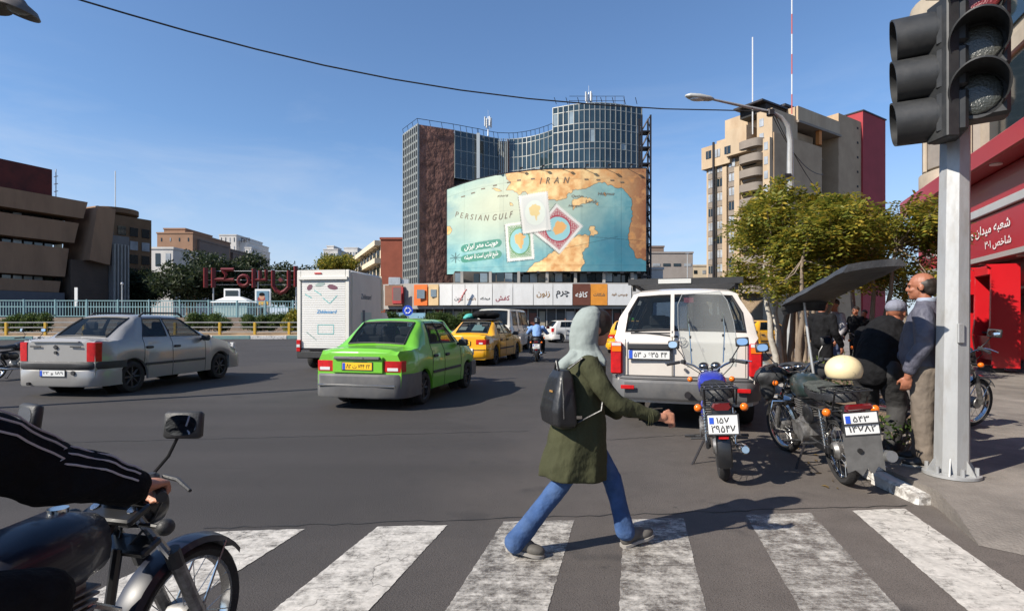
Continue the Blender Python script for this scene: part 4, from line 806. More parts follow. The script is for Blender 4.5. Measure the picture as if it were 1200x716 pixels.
    for key, qs in groups.items():
        m = wld(qs)
        if key == 'body':
            for e in (0, -1):
                ring = secs[e]; n0 = len(m.v)
                for j in range(NR - 1):
                    a, b = ring[j], ring[j + 1]; xo = (-.02 if e == 0 else .03); 
                    m.quad(a, b, (b[0] + xo, 0, b[2]), (a[0] + xo, 0, a[2])); m.quad((a[0], -a[1], a[2]), (b[0], -b[1], b[2]), (b[0] + xo, 0, b[2]), (a[0] + xo, 0, a[2]))
            m.build('body', S['paint'], t, smooth=32)
        elif key[0] == 'door':
            d_ = m.build('door', S['paint'], t, smooth=32)
            xa, xb_ = drs[key[1]], drs[key[1] + 1]; s = key[2]; cz = colat((xa + xb_) / 2); hx = xa + .13 if not S.get('handle_front') else xb_ - .1
            MB().box((hx, s * (Wd + .012), cz[2] - .17), (.17, .045, .05), bev=.018).build('handle', S.get('handle', BLKP), d_)
            if S.get('strip', 1): MB().box(((xa + xb_) / 2, s * (Wd + .012), gc + .30), (xb_ - xa - .04, .022, .05), bev=.008).build('rub_strip', BLKP, d_)
        elif 'window' in key[0] or key[0] == 'windshield': m.build(key[0], CGLASS if key[0] != 'side_window' or not S.get('dark') else CGLASSD, t, smooth=60)
        else: m.build(key[0], S['paint'], t, smooth=32)
    # shut lines
    sm = MB()
    for x in drs:
        i = min(range(len(X)), key=lambda k: abs(X[k] - x))
        for s in (1, -1):
            pts = [Vector((p[0], s * (p[1] + .002), p[2])) for p in secs[i][1:10]]; MB().tube(pts, .005, 4).build('shut_line', BLKP, t, smooth=0)
    # black window surrounds
    for a, b in sw:
        ia = min(range(len(X)), key=lambda k: abs(X[k] - a)); ib = min(range(len(X)), key=lambda k: abs(X[k] - b))
        for s in (1, -1):
            loop = [secs[k][6] for k in range(ia, ib + 1)] + [secs[ib][7], secs[ib][8]] + [secs[k][8] for k in range(ib, ia - 1, -1)] + [secs[ia][7], secs[ia][6]]
            MB().tube([Vector((p[0], s * (p[1] + .002), p[2])) for p in loop], .012, 4).build('window_seal', BLKP, t, smooth=0)
    for (a, b), dirn in ((rw, 1), (fw, 1)):
        ia = min(range(len(X)), key=lambda k: abs(X[k] - a)); ib = min(range(len(X)), key=lambda k: abs(X[k] - b))
        L1 = [secs[k][10] for k in range(ia, ib + 1)]; top = secs[ib][10:]; botm = secs[ia][10:]
        loop = [Vector((p[0], p[1], p[2])) for p in botm[::-1]] + [Vector(p) for p in L1[1:]] + [Vector(p) for p in top[1:]]
        loop += [Vector((p.x, -p.y, p.z)) for p in loop[::-1]]; MB().tube([p + Vector((-.004 if a == rw[0] else .004, 0, .004)) for p in loop], .016, 4).build('window_seal', BLKP, t, smooth=0)
    # underside, wells, cabin
    MB().box(((kx[0] + kx[-1]) / 2, 0, gc + .10), (kx[-1] - kx[0] - .25, S['w'] - .42, .12)).build('floor', WELL, t, smooth=0)
    for xa in (0, wb):
        for s in (1, -1): MB().cyl((xa, s * (Wd - .32), r), (xa, s * (Wd - .30), r), ar + .12, n=20).lathe([(ar + .015, -.001), (ar + .015, .3)], (xa, s * (Wd - .02) - (0 if s > 0 else -.3), r), axis='y', n=24).build('wheel_arch', WELL, t) if False else MB().cyl((xa, s * (Wd - .33), r + .05), (xa, s * (Wd - .30), r + .05), ar + .08, n=20).build('wheel_arch', WELL, t)
    zb_ = keys[len(keys) // 2][2]; ca, cb = S['cabin']
    MB().box(((ca + cb) / 2, 0, (gc + .25 + zb_ - .12) / 2 + .02), (cb - ca, S['w'] - .22, zb_ - .16 - gc - .2)).build('cabin_tub', SEAT, t, smooth=0)
    for x in S.get('seats', []):
        for y in (-.36, .36):
            s_ = MB().box((x, y, zb_ + .02), (.13, .46, .36), rot=(0, -.2, 0), bev=.05).box((x - .06, y, zb_ + .27), (.09, .24, .16), bev=.04).build('seat', SEAT, t)
    for xa in (0, wb):
        for s in (1, -1): wheel(t, xa, s * (Wd - tw / 2 - .015), r, tw, S.get('rim', ALUD), S.get('spokes', 8), s)
    if S.get('mirror', True):
        mx = S['mirror_x']; mz = S['mirror_z']
        for s in (1, -1):
            mm = MB().box((mx, s * (Wd + .10), mz), (.10, .19, .13), bev=.04).build('mirror', S.get('mirror_mat', BLKP), t); MB().box((mx, s * (Wd + .01), mz - .03), (.05, .08, .05)).build('mirror_arm', BLKP, mm)
    # bumpers
    def bumper(z0, z1, mat, out=.07, side=.5, nm='bumper', rear=True, inset=0.0):
        e = kx[0] if rear else kx[-1]; sg = -1 if rear else 1; pl = [(e - sg * side, Wd + .012), (e - sg * .2, Wd * 1.0 + .012), (e - sg * .04, Wd * .95), (e + sg * out * .8, Wd * .80), (e + sg * out, Wd * .4), (e + sg * out, 0)]
        pl = pl + [(x, -y) for x, y in pl[-2::-1]]; rings = []
        for x, y in pl:
            f = .05 if abs(y) > Wd * .9 else .06; ix = -sg * .12 if abs(y) < Wd * .9 else 0; iy = -math.copysign(.12, y) if abs(y) >= Wd * .5 else 0
            rings.append([Vector((x + ix, y + iy, z0)), Vector((x - sg * .02, y, z0)), Vector((x, y, z0 + .03)), Vector((x, y, z1 - .03)), Vector((x - sg * .03, y, z1)), Vector((x + ix, y + iy, z1))])
        return MB().loft(rings).build(nm, mat, t, smooth=40)
    def band(y0, y1, z0, z1, mat, nm, out=.012, wrap=0.0, side=None, rear=True, slope=0.0):
        """lamp panel on the tail between y0..y1, wrapping round the corner by `wrap`"""
        e = kx[0] if rear else kx[-1]; sg = -1 if rear else 1; W0 = wl(e)
        for s in ((1, -1) if side is None else (side,)):
            path = [(e + sg * (out + .015 * (1 - y0 / W0)), y0)]
            if y1 >= W0 - .01 or wrap:
                path += [(e + sg * out, W0 - .02), (e - sg * .005, W0 + .012)]
                if wrap: path += [(e - sg * min(wrap, .08), wl(e - sg * .08) + .014), (e - sg * wrap, wl(e - sg * wrap) + .016)]
            else: path += [(e + sg * (out + .015 * (1 - y1 / W0)), y1)]
            rings = []
            for n_, (x, y) in enumerate(path):
                ins = -sg * .035; zz = slope * n_ / max(1, len(path) - 1)
                rings.append([Vector((x + ins, s * (y - .02 if n_ > 1 else y), z0)), Vector((x, s * y, z0 + .006)), Vector((x, s * y, z1 + zz - .006)), Vector((x + ins, s * (y - .02 if n_ > 1 else y), z1 + zz))])
            MB().loft(rings).build(nm, mat, t, smooth=40)
    return t, bumper, band, Wd
def sedan_keys(xr, xf, h, w, zr=.93, zbase=.96, rb=.40, rt=.95, rf=1.85, wbase=2.45, zh=.93, zn=.72, wt=.56, wbelt=None):
    """rear x, front x, roof h; rb/rt foot and head of rear glass, rf/wbase head and foot of windshield"""
    wB = (wbelt or w / 2 - .05); mid = (rt + rf) / 2
    lr = lambda a, b, f: a + (b - a) * f
    K = [(xr, xr, zr - .08, zr - .05, wB * .98, wB * .80), (xr + .06, xr + .06, zr - .02, zr, wB, wB * .82), (lr(xr, rb, .6), lr(xr, rb, .6), zbase - .035, zbase - .005, wB, wB * .8), (rb - .06, rb - .06, zbase - .02, zbase + .01, wB, wB * .80)]
    p0 = (rb, rb, zbase - .02, zbase + .015, wB, wB * .80); p1 = (rb + .42, rt, zbase, h - .035, wB, wt + .02)
    K += [p0, tuple(lr(a, b, .07) for a, b in zip(p0, p1)), tuple(lr(a, b, .5) + (0.02 if i == 3 else 0) for i, (a, b) in enumerate(zip(p0, p1))), tuple(lr(a, b, .93) for a, b in zip(p0, p1)), p1]
    K += [(rb + .48, rt + .10, zbase, h - .008, wB, wt), (mid - .1, mid - .05, zbase - .01, h, wB, wt), (mid + .02, mid + .03, zbase - .01, h, wB, wt), (wbase - .42, rf - .06, zbase - .02, h - .012, wB, wt)]
    q0 = (wbase - .34, rf, zbase - .02, h - .035, wB, wt + .02); q1 = (wbase, wbase, zbase - .03, zh + .015, wB, wB * .82)
    K += [q0, tuple(lr(a, b, .07) for a, b in zip(q0, q1)), tuple(lr(a, b, .5) + (0.02 if i == 3 else 0) for i, (a, b) in enumerate(zip(q0, q1))), tuple(lr(a, b, .93) for a, b in zip(q0, q1)), q1]
    K += [(lr(wbase, xf, .5), lr(wbase, xf, .5), zh - .06, zh - .02, wB * .98, wB * .80), (xf - .12, xf - .12, zn + .02, zn + .06, wB * .93, wB * .74), (xf, xf, zn - .12, zn - .08, wB * .9, wB * .7)]
    return K
def heading(a, b): return math.atan2(b.y - a.y, b.x - a.x)
def place(rear_c, front_c, w):          # right-hand wheel contacts -> origin under rear axle centre
    h = heading(rear_c, front_c); left = Vector((-math.sin(h), math.cos(h), 0)); return rear_c + left * (w / 2 - .1), h
# ---- silver saloon
p, h = place(G(152, 459.5), G(257, 443), 1.74)
SILVER = car_paint('silver', 152, 150, 147, metal=.2, rough=.36, dirt=.15)
S = dict(wb=2.63, r=.31, xr=-.80, xf=3.42, w=1.74, gc=.24, paint=SILVER, keys=sedan_keys(-.80, 3.42, 1.54, 1.74, zr=1.07, zbase=1.06, rb=-.36, rt=.30, rf=1.52, wbase=2.35, zh=.98, zn=.80, wt=.58), cabin=(-.3, 2.3), seats=[.35, 1.25], mirror_x=1.95, mirror_z=1.03, doors=[.26, 1.03, 2.06], gap=.06)
S['side_windows'] = [(.36, .90), (.99, 1.86)]; S['rear_window'] = (-.085, .27); S['windshield'] = (2.03, 2.33)
kk = S['keys']; S['rear_window'] = (kk[5][0], kk[7][0]); S['windshield'] = (kk[14][0], kk[16][0]); S['side_windows'] = [(.28, .96), (1.10, 1.97)]
t, bumper, band, Wd = make_car('silver_saloon', 'silver saloon car with roof bars driving past the island fence', 'car', p, h, S)
bumper(.20, .52, SILVER, .08); bumper(.525, .66, BLKP, .095, side=.62); bumper(.25, .6, SILVER, .06, rear=False)
band(Wd - .24, Wd, .66, 1.02, LRED, 'tail_light', wrap=.10); MB().box((-.828, 0, .44), (.02, .62, .15)).build('plate_recess', BLKP, t)
plate_on(t, (-.895, 0, .45), R(-90), .52, .11, PLW, '۲۲ و ۱۸۹')
MB().box((-.83, 0, 1.03), (.05, 1.0, .03), bev=.01).build('boot_trim', SILVER, t)
for y in (-.42, .42): MB().box((-.838, y, .94), (.012, .22, .025)).build('badge', BLKP, t)
MB().cyl((-.83, 0, .93), (-.845, 0, .93), .045, n=4).build('emblem', BLKP, t); MB().cyl((-.82, 0, .83), (-.845, 0, .83), .03, n=12).build('boot_lock', BLKP, t); MB().cyl((-.88, -.42, .46), (-.90, -.42, .46), .04, n=12).build('tow_cover', BLKP, t); MB().cyl((-.8, .5, .25), (-.92, .5, .25), .03, n=10).build('exhaust', STEEL, t)
for s in (1, -1): MB().tube([(.45, s * .57, 1.51), (.55, s * .57, 1.585), (1.55, s * .57, 1.59), (1.68, s * .56, 1.51)], .022, 6).build('roof_bar', BLKP, t)
band(Wd - .3, Wd, .7, .86, LWHT, 'headlight', rear=False, wrap=.2)
# ---- green taxi
p, h = place(G(493, 473), G(541, 455), 1.605)
GREEN = car_paint('green', 108, 180, 48, rough=.3, dirt=.2)
K = sedan_keys(-.84, 3.05, 1.45, 1.605, zr=.96, zbase=.98, rb=-.30, rt=.30, rf=1.38, wbase=2.12, zh=.93, zn=.78, wt=.54)
S = dict(wb=2.345, r=.275, xr=-.84, xf=3.05, w=1.605, gc=.22, paint=GREEN, keys=K, cabin=(-.35, 2.1), seats=[.25, 1.05], mirror_x=1.70, mirror_z=.99, doors=[.30, .90, 1.84], gap=.05, side_windows=[(.02, .14), (.33, .84), (.93, 1.72)], tw=.17)
S['rear_window'] = (K[5][0], K[7][0]); S['windshield'] = (K[14][0], K[16][0]); S['side_windows'] = [(.33, .84), (.95, 1.74)]
t, bumper, band, Wd = make_car('green_taxi', 'bright green saloon taxi with yellow number plate and grey bumper', 'taxi', p, h, S)
bumper(.20, .575, GRYP, .10, side=.62); bumper(.25, .55, GRYP, .08, rear=False)
band(Wd - .36, Wd, .61, .79, LRED, 'tail_light', wrap=.10); band(Wd - .30, Wd - .12, .625, .685, LWHT, 'reversing_lamp', out=.018)
MB().box((-.865, .0, .72), (.05, .88, .26), bev=.012).build('plate_panel', GREEN, t); plate_on(t, (-.897, 0, .70), R(-90), .52, .115, PLY, 'Λ۲ ت ۷۴۴ ۲۲'); MB().box((-.90, 0, .83), (.06, .80, .05), bev=.015).build('boot_trim', GRYP, t); MB().box((-.935, 0, .835), (.008, .24, .035)).build('badge', CHR, t)
MB().box((-.94, 0, .40), (.02, 1.35, .03), bev=.008).build('bumper_trim', CHR, t)
MB().lathe([(.16, 0), (.175, .012), (.16, .024)], (1.35, .36, .98), axis='x', n=16).build('steering_wheel', BLKP, t)
band(Wd - .34, Wd, .66, .8, LWHT, 'headlight', rear=False, wrap=.16)
dv = thing('person', 'driver in dark clothes behind the wheel of the green taxi', 'person', t.matrix_basis @ Vector((.78, .36, .0)), h); m = MB(); m.ell((.2, 0, 1.17), (.095, .08, .12)).ell((.12, 0, .86), (.14, .22, .26)).cyl((.14, 0, .95), (.18, 0, 1.1), .06); blob('body', m, CLD, dv, .02, 4)
# small quarter panes behind the rear doors
for s in (1, -1): pass
# ---- yellow taxi
p, h = place(G(579, 427), G(606, 420), 1.70)
YEL = car_paint('taxi_yellow', 226, 164, 22, rough=.3, dirt=.18)
def yellow_spec():
    K = sedan_keys(-.92, 3.52, 1.43, 1.70, zr=.98, zbase=.97, rb=-.15, rt=.52, rf=1.55, wbase=2.38, zh=.92, zn=.76, wt=.55)
    S = dict(wb=2.67, r=.30, xr=-.92, xf=3.52, w=1.70, gc=.21, paint=YEL, keys=K, cabin=(-.35, 2.3), seats=[.35, 1.25], mirror_x=1.98, mirror_z=.98, doors=[.36, 1.08, 2.08], gap=.05, side_windows=[(.42, 1.0), (1.12, 1.98)]); S['rear_window'] = (K[5][0], K[7][0]); S['windshield'] = (K[14][0], K[16][0]); return S
def yellow_details(t, bumper, band, Wd, plate='۳۱ ت ۴۵'):
    bumper(.28, .56, YEL, .09); bumper(.50, .535, BLKP, .10, side=.6, nm='bumper_strip'); bumper(.24, .55, YEL, .08, rear=False)
    band(Wd - .40, Wd, .68, .84, LRED, 'tail_light', wrap=.16); band(Wd - .30, Wd - .18, .69, .75, LWHT, 'reversing_lamp', out=.018); plate_on(t, (-1.015, 0, .70) if False else (-.955, 0, .72), R(-90), .52, .115, PLY, plate)
    MB().cyl((-.93, 0, .88), (-.95, 0, .88), .04, n=12).build('emblem', CHR, t); band(Wd - .36, Wd, .66, .8, LWHT, 'headlight', rear=False, wrap=.16)
t, bumper, band, Wd = make_car('yellow_taxi', 'yellow saloon taxi with a pale rear window notice and a roof bundle', 'taxi', p, h, yellow_spec()); yellow_details(t, bumper, band, Wd); YT = t
K = yellow_spec()['keys']; a, b = Vector((K[5][1], -.1, K[5][3] + .03)), Vector((K[7][1], -.1, K[7][3] - .02)); c = a.lerp(b, .5)
MB().box((c.x + .01, -.16, c.z - .01), (.02, .40, .40), rot=(0, math.atan2(b.x - a.x, b.z - a.z), 0)).build('window_notice', M('notice_paper', srgb(170, 205, 205), .8), t); MB().box((c.x + .01, .40, c.z - .01), (.02, .30, .30), rot=(0, math.atan2(b.x - a.x, b.z - a.z), 0)).build('window_notice', M('notice_pale', srgb(185, 190, 185), .8), t)
ro = thing('roof_bundle', 'dark bundle and turquoise bag tied on the yellow taxi roof', 'luggage', t.matrix_basis @ Vector((.95, 0, 1.44)), h); m = MB().ell((.1, -.18, .17), (.42, .46, .15)).ell((-.1, -.05, .2), (.3, .36, .14)); blob('bundle', m, CLD, ro, .03, 3, .03); blob('bag', MB().ell((0, .42, .12), (.26, .2, .12)).ell((-.1, .5, .08), (.2, .14, .08)), M('turquoise_bag', srgb(70, 160, 150), .6), ro, .025, 3, .02); MB().box((0, 0, .02), (1.0, 1.1, .04)).build('rack', STEEL, ro)
# ---- yellow taxi beyond the crossing woman
a = G(706, 402); p = Vector((a.x - .1, a.z + 0, 0)) if False else Vector((XD(735, 24).x, 24.0, 0))
t, bumper, band, Wd = make_car('yellow_taxi', 'yellow taxi with a green roof sign waiting beside the white jeep', 'taxi', p, R(74), yellow_spec()); yellow_details(t, bumper, band, Wd, '۱۷ ت ۵۲'); TAXISIGN = M('taxi_sign_green', srgb(70, 150, 70), .5); MB().box((1.0, 0, 1.50), (.16, .5, .14), bev=.03).build('roof_sign', TAXISIGN, t)
t, bumper, band, Wd = make_car('yellow_taxi', 'yellow taxi by the shop row just behind the white hatchback', 'taxi', Vector((XD(690, 44).x, 44, 0)), R(30), yellow_spec()); yellow_details(t, bumper, band, Wd, '۲۳ ت ۶۱')
t, bumper, band, Wd = make_car('yellow_taxi', 'yellow taxi passing on the far road behind the slender tree trunks', 'taxi', Vector((XD(868, 25.5).x, 25.5, 0)), R(18), yellow_spec()); yellow_details(t, bumper, band, Wd, '۴۴ ت ۷۱')
# ---- white hatchback and far green taxi
def hatch_keys(xr, xf, h, w, zbase=.98, rt=.22, rf=1.5, wbase=2.25, zh=.95, zn=.75, wt=.56, rb=None, zr=None):
    rb = xr + .10 if rb is None else rb; wB = w / 2 - .05; lr = lambda a, b, f: a + (b - a) * f; mid = (rt + rf) / 2; zr = zr or zbase
    K = [(xr, xr, zr - .05, zr - .01, wB * .98, wB * .85), (xr + .03, xr + .03, zr, zr + .02, wB, wB * .86)]
    p0 = (rb, rb, zbase, zbase + .04, wB, wB * .88); p1 = (rb + .16, rt, zbase, h - .03, wB, wt + .01); K += [p0, tuple(lr(a, b, .08) for a, b in zip(p0, p1)), tuple(lr(a, b, .5) for a, b in zip(p0, p1)), tuple(lr(a, b, .92) for a, b in zip(p0, p1)), p1]
    K += [(rb + .24, rt + .1, zbase, h - .006, wB, wt), (mid - .06, mid - .04, zbase - .01, h, wB, wt), (mid + .02, mid + .03, zbase - .01, h, wB, wt), (wbase - .42, rf - .06, zbase - .02, h - .012, wB, wt)]
    q0 = (wbase - .34, rf, zbase - .02, h - .035, wB, wt + .02); q1 = (wbase, wbase, zbase - .03, zh + .015, wB, wB * .82)
    K += [q0, tuple(lr(a, b, .07) for a, b in zip(q0, q1)), tuple(lr(a, b, .5) for a, b in zip(q0, q1)), tuple(lr(a, b, .93) for a, b in zip(q0, q1)), q1]
    K += [(lr(wbase, xf, .5), lr(wbase, xf, .5), zh - .06, zh - .02, wB * .98, wB * .80), (xf - .12, xf - .12, zn + .02, zn + .06, wB * .93, wB * .74), (xf, xf, zn - .12, zn - .08, wB * .9, wB * .7)]
    return K
WHITE = car_paint('white', 205, 203, 196, rough=.3, dirt=.1)
K = hatch_keys(-.55, 3.2, 1.43, 1.65, rt=-.1); S = dict(wb=2.44, r=.29, xr=-.55, xf=3.2, w=1.65, gc=.2, paint=WHITE, keys=K, cabin=(-.3, 2.2), seats=[.4, 1.2], mirror_x=1.9, mirror_z=.98, doors=[.38, 1.0, 1.98], side_windows=[(.0, .9), (1.02, 1.85)], boot=False); S['rear_window'] = (K[3][0], K[5][0]); S['windshield'] = (K[12][0], K[14][0])
t, bumper, band, Wd = make_car('white_hatchback', 'white hatchback crossing in front of the shop row', 'car', Vector((XD(651, 36).x, 36, 0)), R(18), S); bumper(.25, .55, WHITE, .06); bumper(.25, .55, WHITE, .06, rear=False); band(Wd - .18, Wd, .7, .95, LRED, 'tail_light', wrap=.1)
S = dict(wb=2.345, r=.275, xr=-.84, xf=3.05, w=1.605, gc=.22, paint=GREEN, keys=sedan_keys(-.84, 3.05, 1.45, 1.605, zr=.96, zbase=.98, rb=-.30, rt=.30, rf=1.38, wbase=2.12, zh=.93, zn=.78, wt=.54), cabin=(-.35, 2.1), seats=[.25], mirror_x=1.70, mirror_z=.99, doors=[.30, .90, 1.84], side_windows=[(.33, .84), (.95, 1.74)], tw=.17); K = S['keys']; S['rear_window'] = (K[5][0], K[7][0]); S['windshield'] = (K[14][0], K[16][0])
t, bumper, band, Wd = make_car('green_taxi', 'green taxi turned across the road between the truck and the yellow taxi', 'taxi', Vector((XD(508, 24).x, 24, 0)), R(112), S); bumper(.30, .575, GRYP, .10); band(Wd - .36, Wd, .61, .79, LRED, 'tail_light', wrap=.1)
# ---- silver parked car beyond the jeep
S = dict(wb=2.63, r=.31, xr=-.80, xf=3.42, w=1.74, gc=.24, paint=SILVER, keys=sedan_keys(-.80, 3.42, 1.46, 1.74, zr=1.0, zbase=1.0, rb=-.12, rt=.50, rf=1.55, wbase=2.35, zh=.98, zn=.80, wt=.58), cabin=(-.3, 2.3), seats=[.35], mirror_x=1.95, mirror_z=1.03, doors=[.34, 1.06, 2.06], side_windows=[(.40, .98), (1.10, 1.97)]); K = S['keys']; S['rear_window'] = (K[5][0], K[7][0]); S['windshield'] = (K[14][0], K[16][0])
t, bumper, band, Wd = make_car('silver_saloon', 'silver saloon parked nose on at the kerb ahead of the white jeep', 'car', UV(22.0, -.25), STREET_RZ + R(180), S); bumper(.25, .55, SILVER, .07, rear=False); band(Wd - .36, Wd, .66, .82, LWHT, 'headlight', rear=False, wrap=.2); bumper(.28, .6, SILVER, .07)
# ---- white jeep
JW = car_paint('jeep_white', 202, 195, 186, rough=.32, dirt=.1); JP = Vector((2.17 + .33, 6.95 + .97, 0)); jh = R(72)
xr, xf, hgt, w = -1.0, 3.75, 1.83, 1.84; wB = w / 2 - .02; wt = .62; lr = lambda a, b, f: a + (b - a) * f
p0 = (xr + .10, xr + .06, 1.20, 1.235, wB, wB * .97); p1 = (xr + .30, xr + .24, 1.17, hgt - .03, wB, wt + .03)
K = [(xr + .02, xr + .02, 1.12, 1.14, wB, wB * .9), (xr + .05, xr + .04, 1.16, 1.17, wB, wB * .92), p0, tuple(lr(a, b, .08) for a, b in zip(p0, p1)), tuple(lr(a, b, .5) + (.0 if i != 5 else .05) for i, (a, b) in enumerate(zip(p0, p1))), tuple(lr(a, b, .88) for a, b in zip(p0, p1)), p1]
K += [(xr + .4, xr + .36, 1.17, hgt, wB, wt), (.35, .35, 1.16, hgt + .02, wB, wt + .02), (.45, .45, 1.16, hgt + .02, wB, wt + .02), (1.2, 1.15, 1.15, hgt + .02, wB, wt + .02), (1.3, 1.22, 1.15, hgt + .02, wB, wt + .02), (2.05, 1.75, 1.14, hgt - .01, wB, wt)]
q0 = (2.1, 1.85, 1.13, hgt - .03, wB, wt + .02); q1 = (2.5, 2.5, 1.10, 1.13, wB, wB * .85); K += [q0, tuple(lr(a, b, .07) for a, b in zip(q0, q1)), tuple(lr(a, b, .93) for a, b in zip(q0, q1)), q1, (3.1, 3.1, 1.04, 1.09, wB, wB * .82), (xf - .1, xf - .1, .95, 1.0, wB * .95, wB * .78), (xf, xf, .8, .84, wB * .9, wB * .7)]
S = dict(wb=2.7, r=.37, xr=xr, xf=xf, w=w, gc=.36, paint=JW, keys=K, cabin=(-.8, 2.4), seats=[-.1, 1.2], mirror_x=2.15, mirror_z=1.2, mirror_mat=WHITE, doors=[.4, 1.25, 2.2], side_windows=[(-.55, .32), (.48, 1.18), (1.33, 2.0)], rear_window=(K[3][0], K[5][0]), windshield=(K[14][0], K[15][0]), boot=False, gap=.08, tw=.25, strip=0)
t, bumper, band, Wd = make_car('white_jeep', 'white off road estate car parked at the kerb behind the motorcycle with windscreen', 'car', JP, jh, S); JEEP = t
# grey wrap round bumper with corner ends
bumper(.42, .66, GRYP, .15, side=.52); bumper(.66, .70, GRYP, .10, side=.5, nm='bumper_step'); bumper(.4, .7, GRYP, .1, rear=False)
xe = xr - .005
for s in (1, -1): MB().box((xr - .155, s * .69, .57), (.02, .17, .05), bev=.006).build('bumper_reflector', LRED, t)
for s in (1, -1):
    l_ = MB().box((xr + .03, s * (wB - .055), .93), (.14, .15, .42), bev=.02).build('tail_light', LRED, t); MB().box((xr - .042, s * (wB - .055), 1.055), (.012, .12, .07)).build('indicator', LAMB, l_); MB().box((xr - .042, s * (wB - .055), 1.115), (.012, .12, .04)).build('reversing_lamp', LWHT, l_)
# tail doors: split vertical seam, handle bar, plate
MB().box((xe - .016, .14, .98), (.012, .010, .62)).build('door_seam', BLKP, t); MB().box((xe + .06, .14, 1.50), (.02, .045, .60), rot=(0, .29, 0)).build('door_seam', JW, t)
for y0, y1, z0, z1 in ((-.72, .72, .705, .712),): MB().box((xe - .014, 0, .708), (.012, 1.5, .012)).build('door_seam', BLKP, t)
for s in (1, -1): MB().box((xe - .010, s * .73, .95), (.012, .008, .46)).build('door_seam', BLKP, t)
MB().box((xe - .035, .42, 1.085), (.06, .56, .075), bev=.02).build('garnish', BLKP, t)
plate_on(t, (xe - .03, .43, .985), R(-90), .52, .115, PLW, '۵۳ د ۶۳۵ ۴۴')
MB().cyl((xe - .01, -.02, .80), (xe - .03, -.02, .80), .02, n=10).build('lock', CHR, t)
m = MB(); m.lathe([(.055, 0), (.058, .005), (.055, .01), (.050, .005)], (xe - .02, .02, 1.155), axis='x', n=18, close_prof=True).lathe([(.03, 0), (.033, .005), (.03, .01), (.026, .005)], (xe - .02, .02, 1.165), axis='x', n=14, close_prof=True); m.build('emblem', CHR, t)
m = MB().tube([(xr + .04, -.05 + .12, 1.215), (xr + .06, .30, 1.24), (xr + .075, .62, 1.27)], .012, 5).box((xr + .068, .42, 1.26), (.02, .5, .02)); m.build('wiper', BLKP, t)
MB().cyl((xr - .15, -.05, .50), (xr - .22, -.05, .50), .04, n=12).build('tow_hook', STEEL, t)
rk = MB()
for s in (1, -1): rk.box((.35, s * .70, hgt + .12), (2.0, .05, .05))
for x in (-.62, -.1, .4, .9, 1.33): rk.box((x, 0, hgt + .12), (.05, 1.4, .04))
rk.box((-.66, 0, hgt + .12), (.05, 1.46, .08)); rk.build('roof_rack', BLKP, t); MB().box((-.69, .12, hgt + .12), (.02, .42, .06)).build('rack_plate', M('tape_white', (.55, .55, .52), .7), t)
for s in (1, -1):
    for x in (-.55, 1.2): MB().box((x, s * .66, hgt + .06), (.06, .04, .12)).build('rack_foot', BLKP, t)
pw = thing('person', 'passenger in white seen through the rear window of the jeep', 'person', t.matrix_basis @ Vector((.5, -.28, .95)), jh); m = MB().ell((0, 0, .34), (.15, .23, .26)).ell((0, 0, .64), (.09, .08, .12)).cyl((0, 0, .5), (0, 0, .6), .06); blob('body', m, M('pale_shirt', (.62, .63, .62), .8), pw, .02, 4)
for y in (-.55, .55):  # sun film and sticker
    pass
MB().box((xr + .215, -.06, 1.69), (.01, .12, .07), rot=(0, .3, 0)).build('sticker', M('pink_sticker', srgb(190, 80, 100), .5), t)
# ---- white grey van behind the yellow taxi
K = hatch_keys(-.75, 3.6, 1.95, 1.75, zbase=1.15, rt=-.55, rf=2.55, wbase=3.2, zh=1.1, zn=.85, wt=.70, rb=-.7); VANW = car_paint('van_white', 196, 192, 182, dirt=.3)
S = dict(wb=2.75, r=.31, xr=-.75, xf=3.6, w=1.75, gc=.25, paint=VANW, keys=K, cabin=(-.5, 3.0), seats=[.4, 1.3, 2.2], mirror_x=2.75, mirror_z=1.2, doors=[.5, 1.6, 2.85], side_windows=[(-.3, .6), (.75, 1.6), (1.75, 2.75)], boot=False, strip=0); S['rear_window'] = (K[3][0], K[5][0]); S['windshield'] = (K[12][0], K[14][0])
t, bumper, band, Wd = make_car('van', 'white passenger van ahead of the yellow taxi with the roof bundle', 'van', Vector((XD(583, 25).x, 25, 0)), R(76), S); bumper(.3, .55, GRYP, .08); band(Wd - .14, Wd, .65, 1.0, LRED, 'tail_light', wrap=.08)
# ---- box truck
BOXW = M('truck_box_white', (.66, .64, .59), .5, var=.05, vscale=1, dirt=(.45, .42, .37), dscale=1.2, damt=.3, stretch=(1, 1, .4)); SLATW = M('shutter_white', (.68, .67, .64), .55, var=.04, vscale=2)
Dt = 15.8; tr = thing('box_truck', 'small white delivery truck with roller shutter and printed stationery advert', 'truck', (XD(379.5, Dt).x, Dt, 0), R(90 - 8)); L0 = 2.4; hw = .80; z0, z1 = .58, zat(316.5, Dt)
# local x forward; tail at x=0
MB().box((L0 / 2 + .06, 0, (z0 + z1) / 2), (L0 - .12, 2 * hw, z1 - z0), bev=.05).build('cargo_box', BOXW, tr); fr = MB()
for s in (1, -1): fr.box((0, s * (hw - .06), (z0 + z1) / 2), (.10, .13, z1 - z0), bev=.02)
fr.box((0, 0, z1 - .10), (.101, 2 * hw - .25, .20)); fr.box((-.03, 0, z1 - .24), (.14, 2 * hw - .1, .08)); fr.build('rear_frame', BOXW, tr)
for i in range(30): zz_ = z0 + .05 + i * (z1 - z0 - .34) / 30; MB().box((-.012, 0, zz_ + .03), (.03, 2 * hw - .27, (z1 - z0 - .34) / 30 - .006), bev=.006).build('shutter_slat', SLATW, tr)
MB().box((-.02, 0, z0 + .02), (.06, 2 * hw - .2, .05)).build('shutter_bar', STEEL, tr); MB().box((-.06, .15, z1 - .10), (.03, .22, .04), bev=.01).build('marker_lamp', LRED, tr)
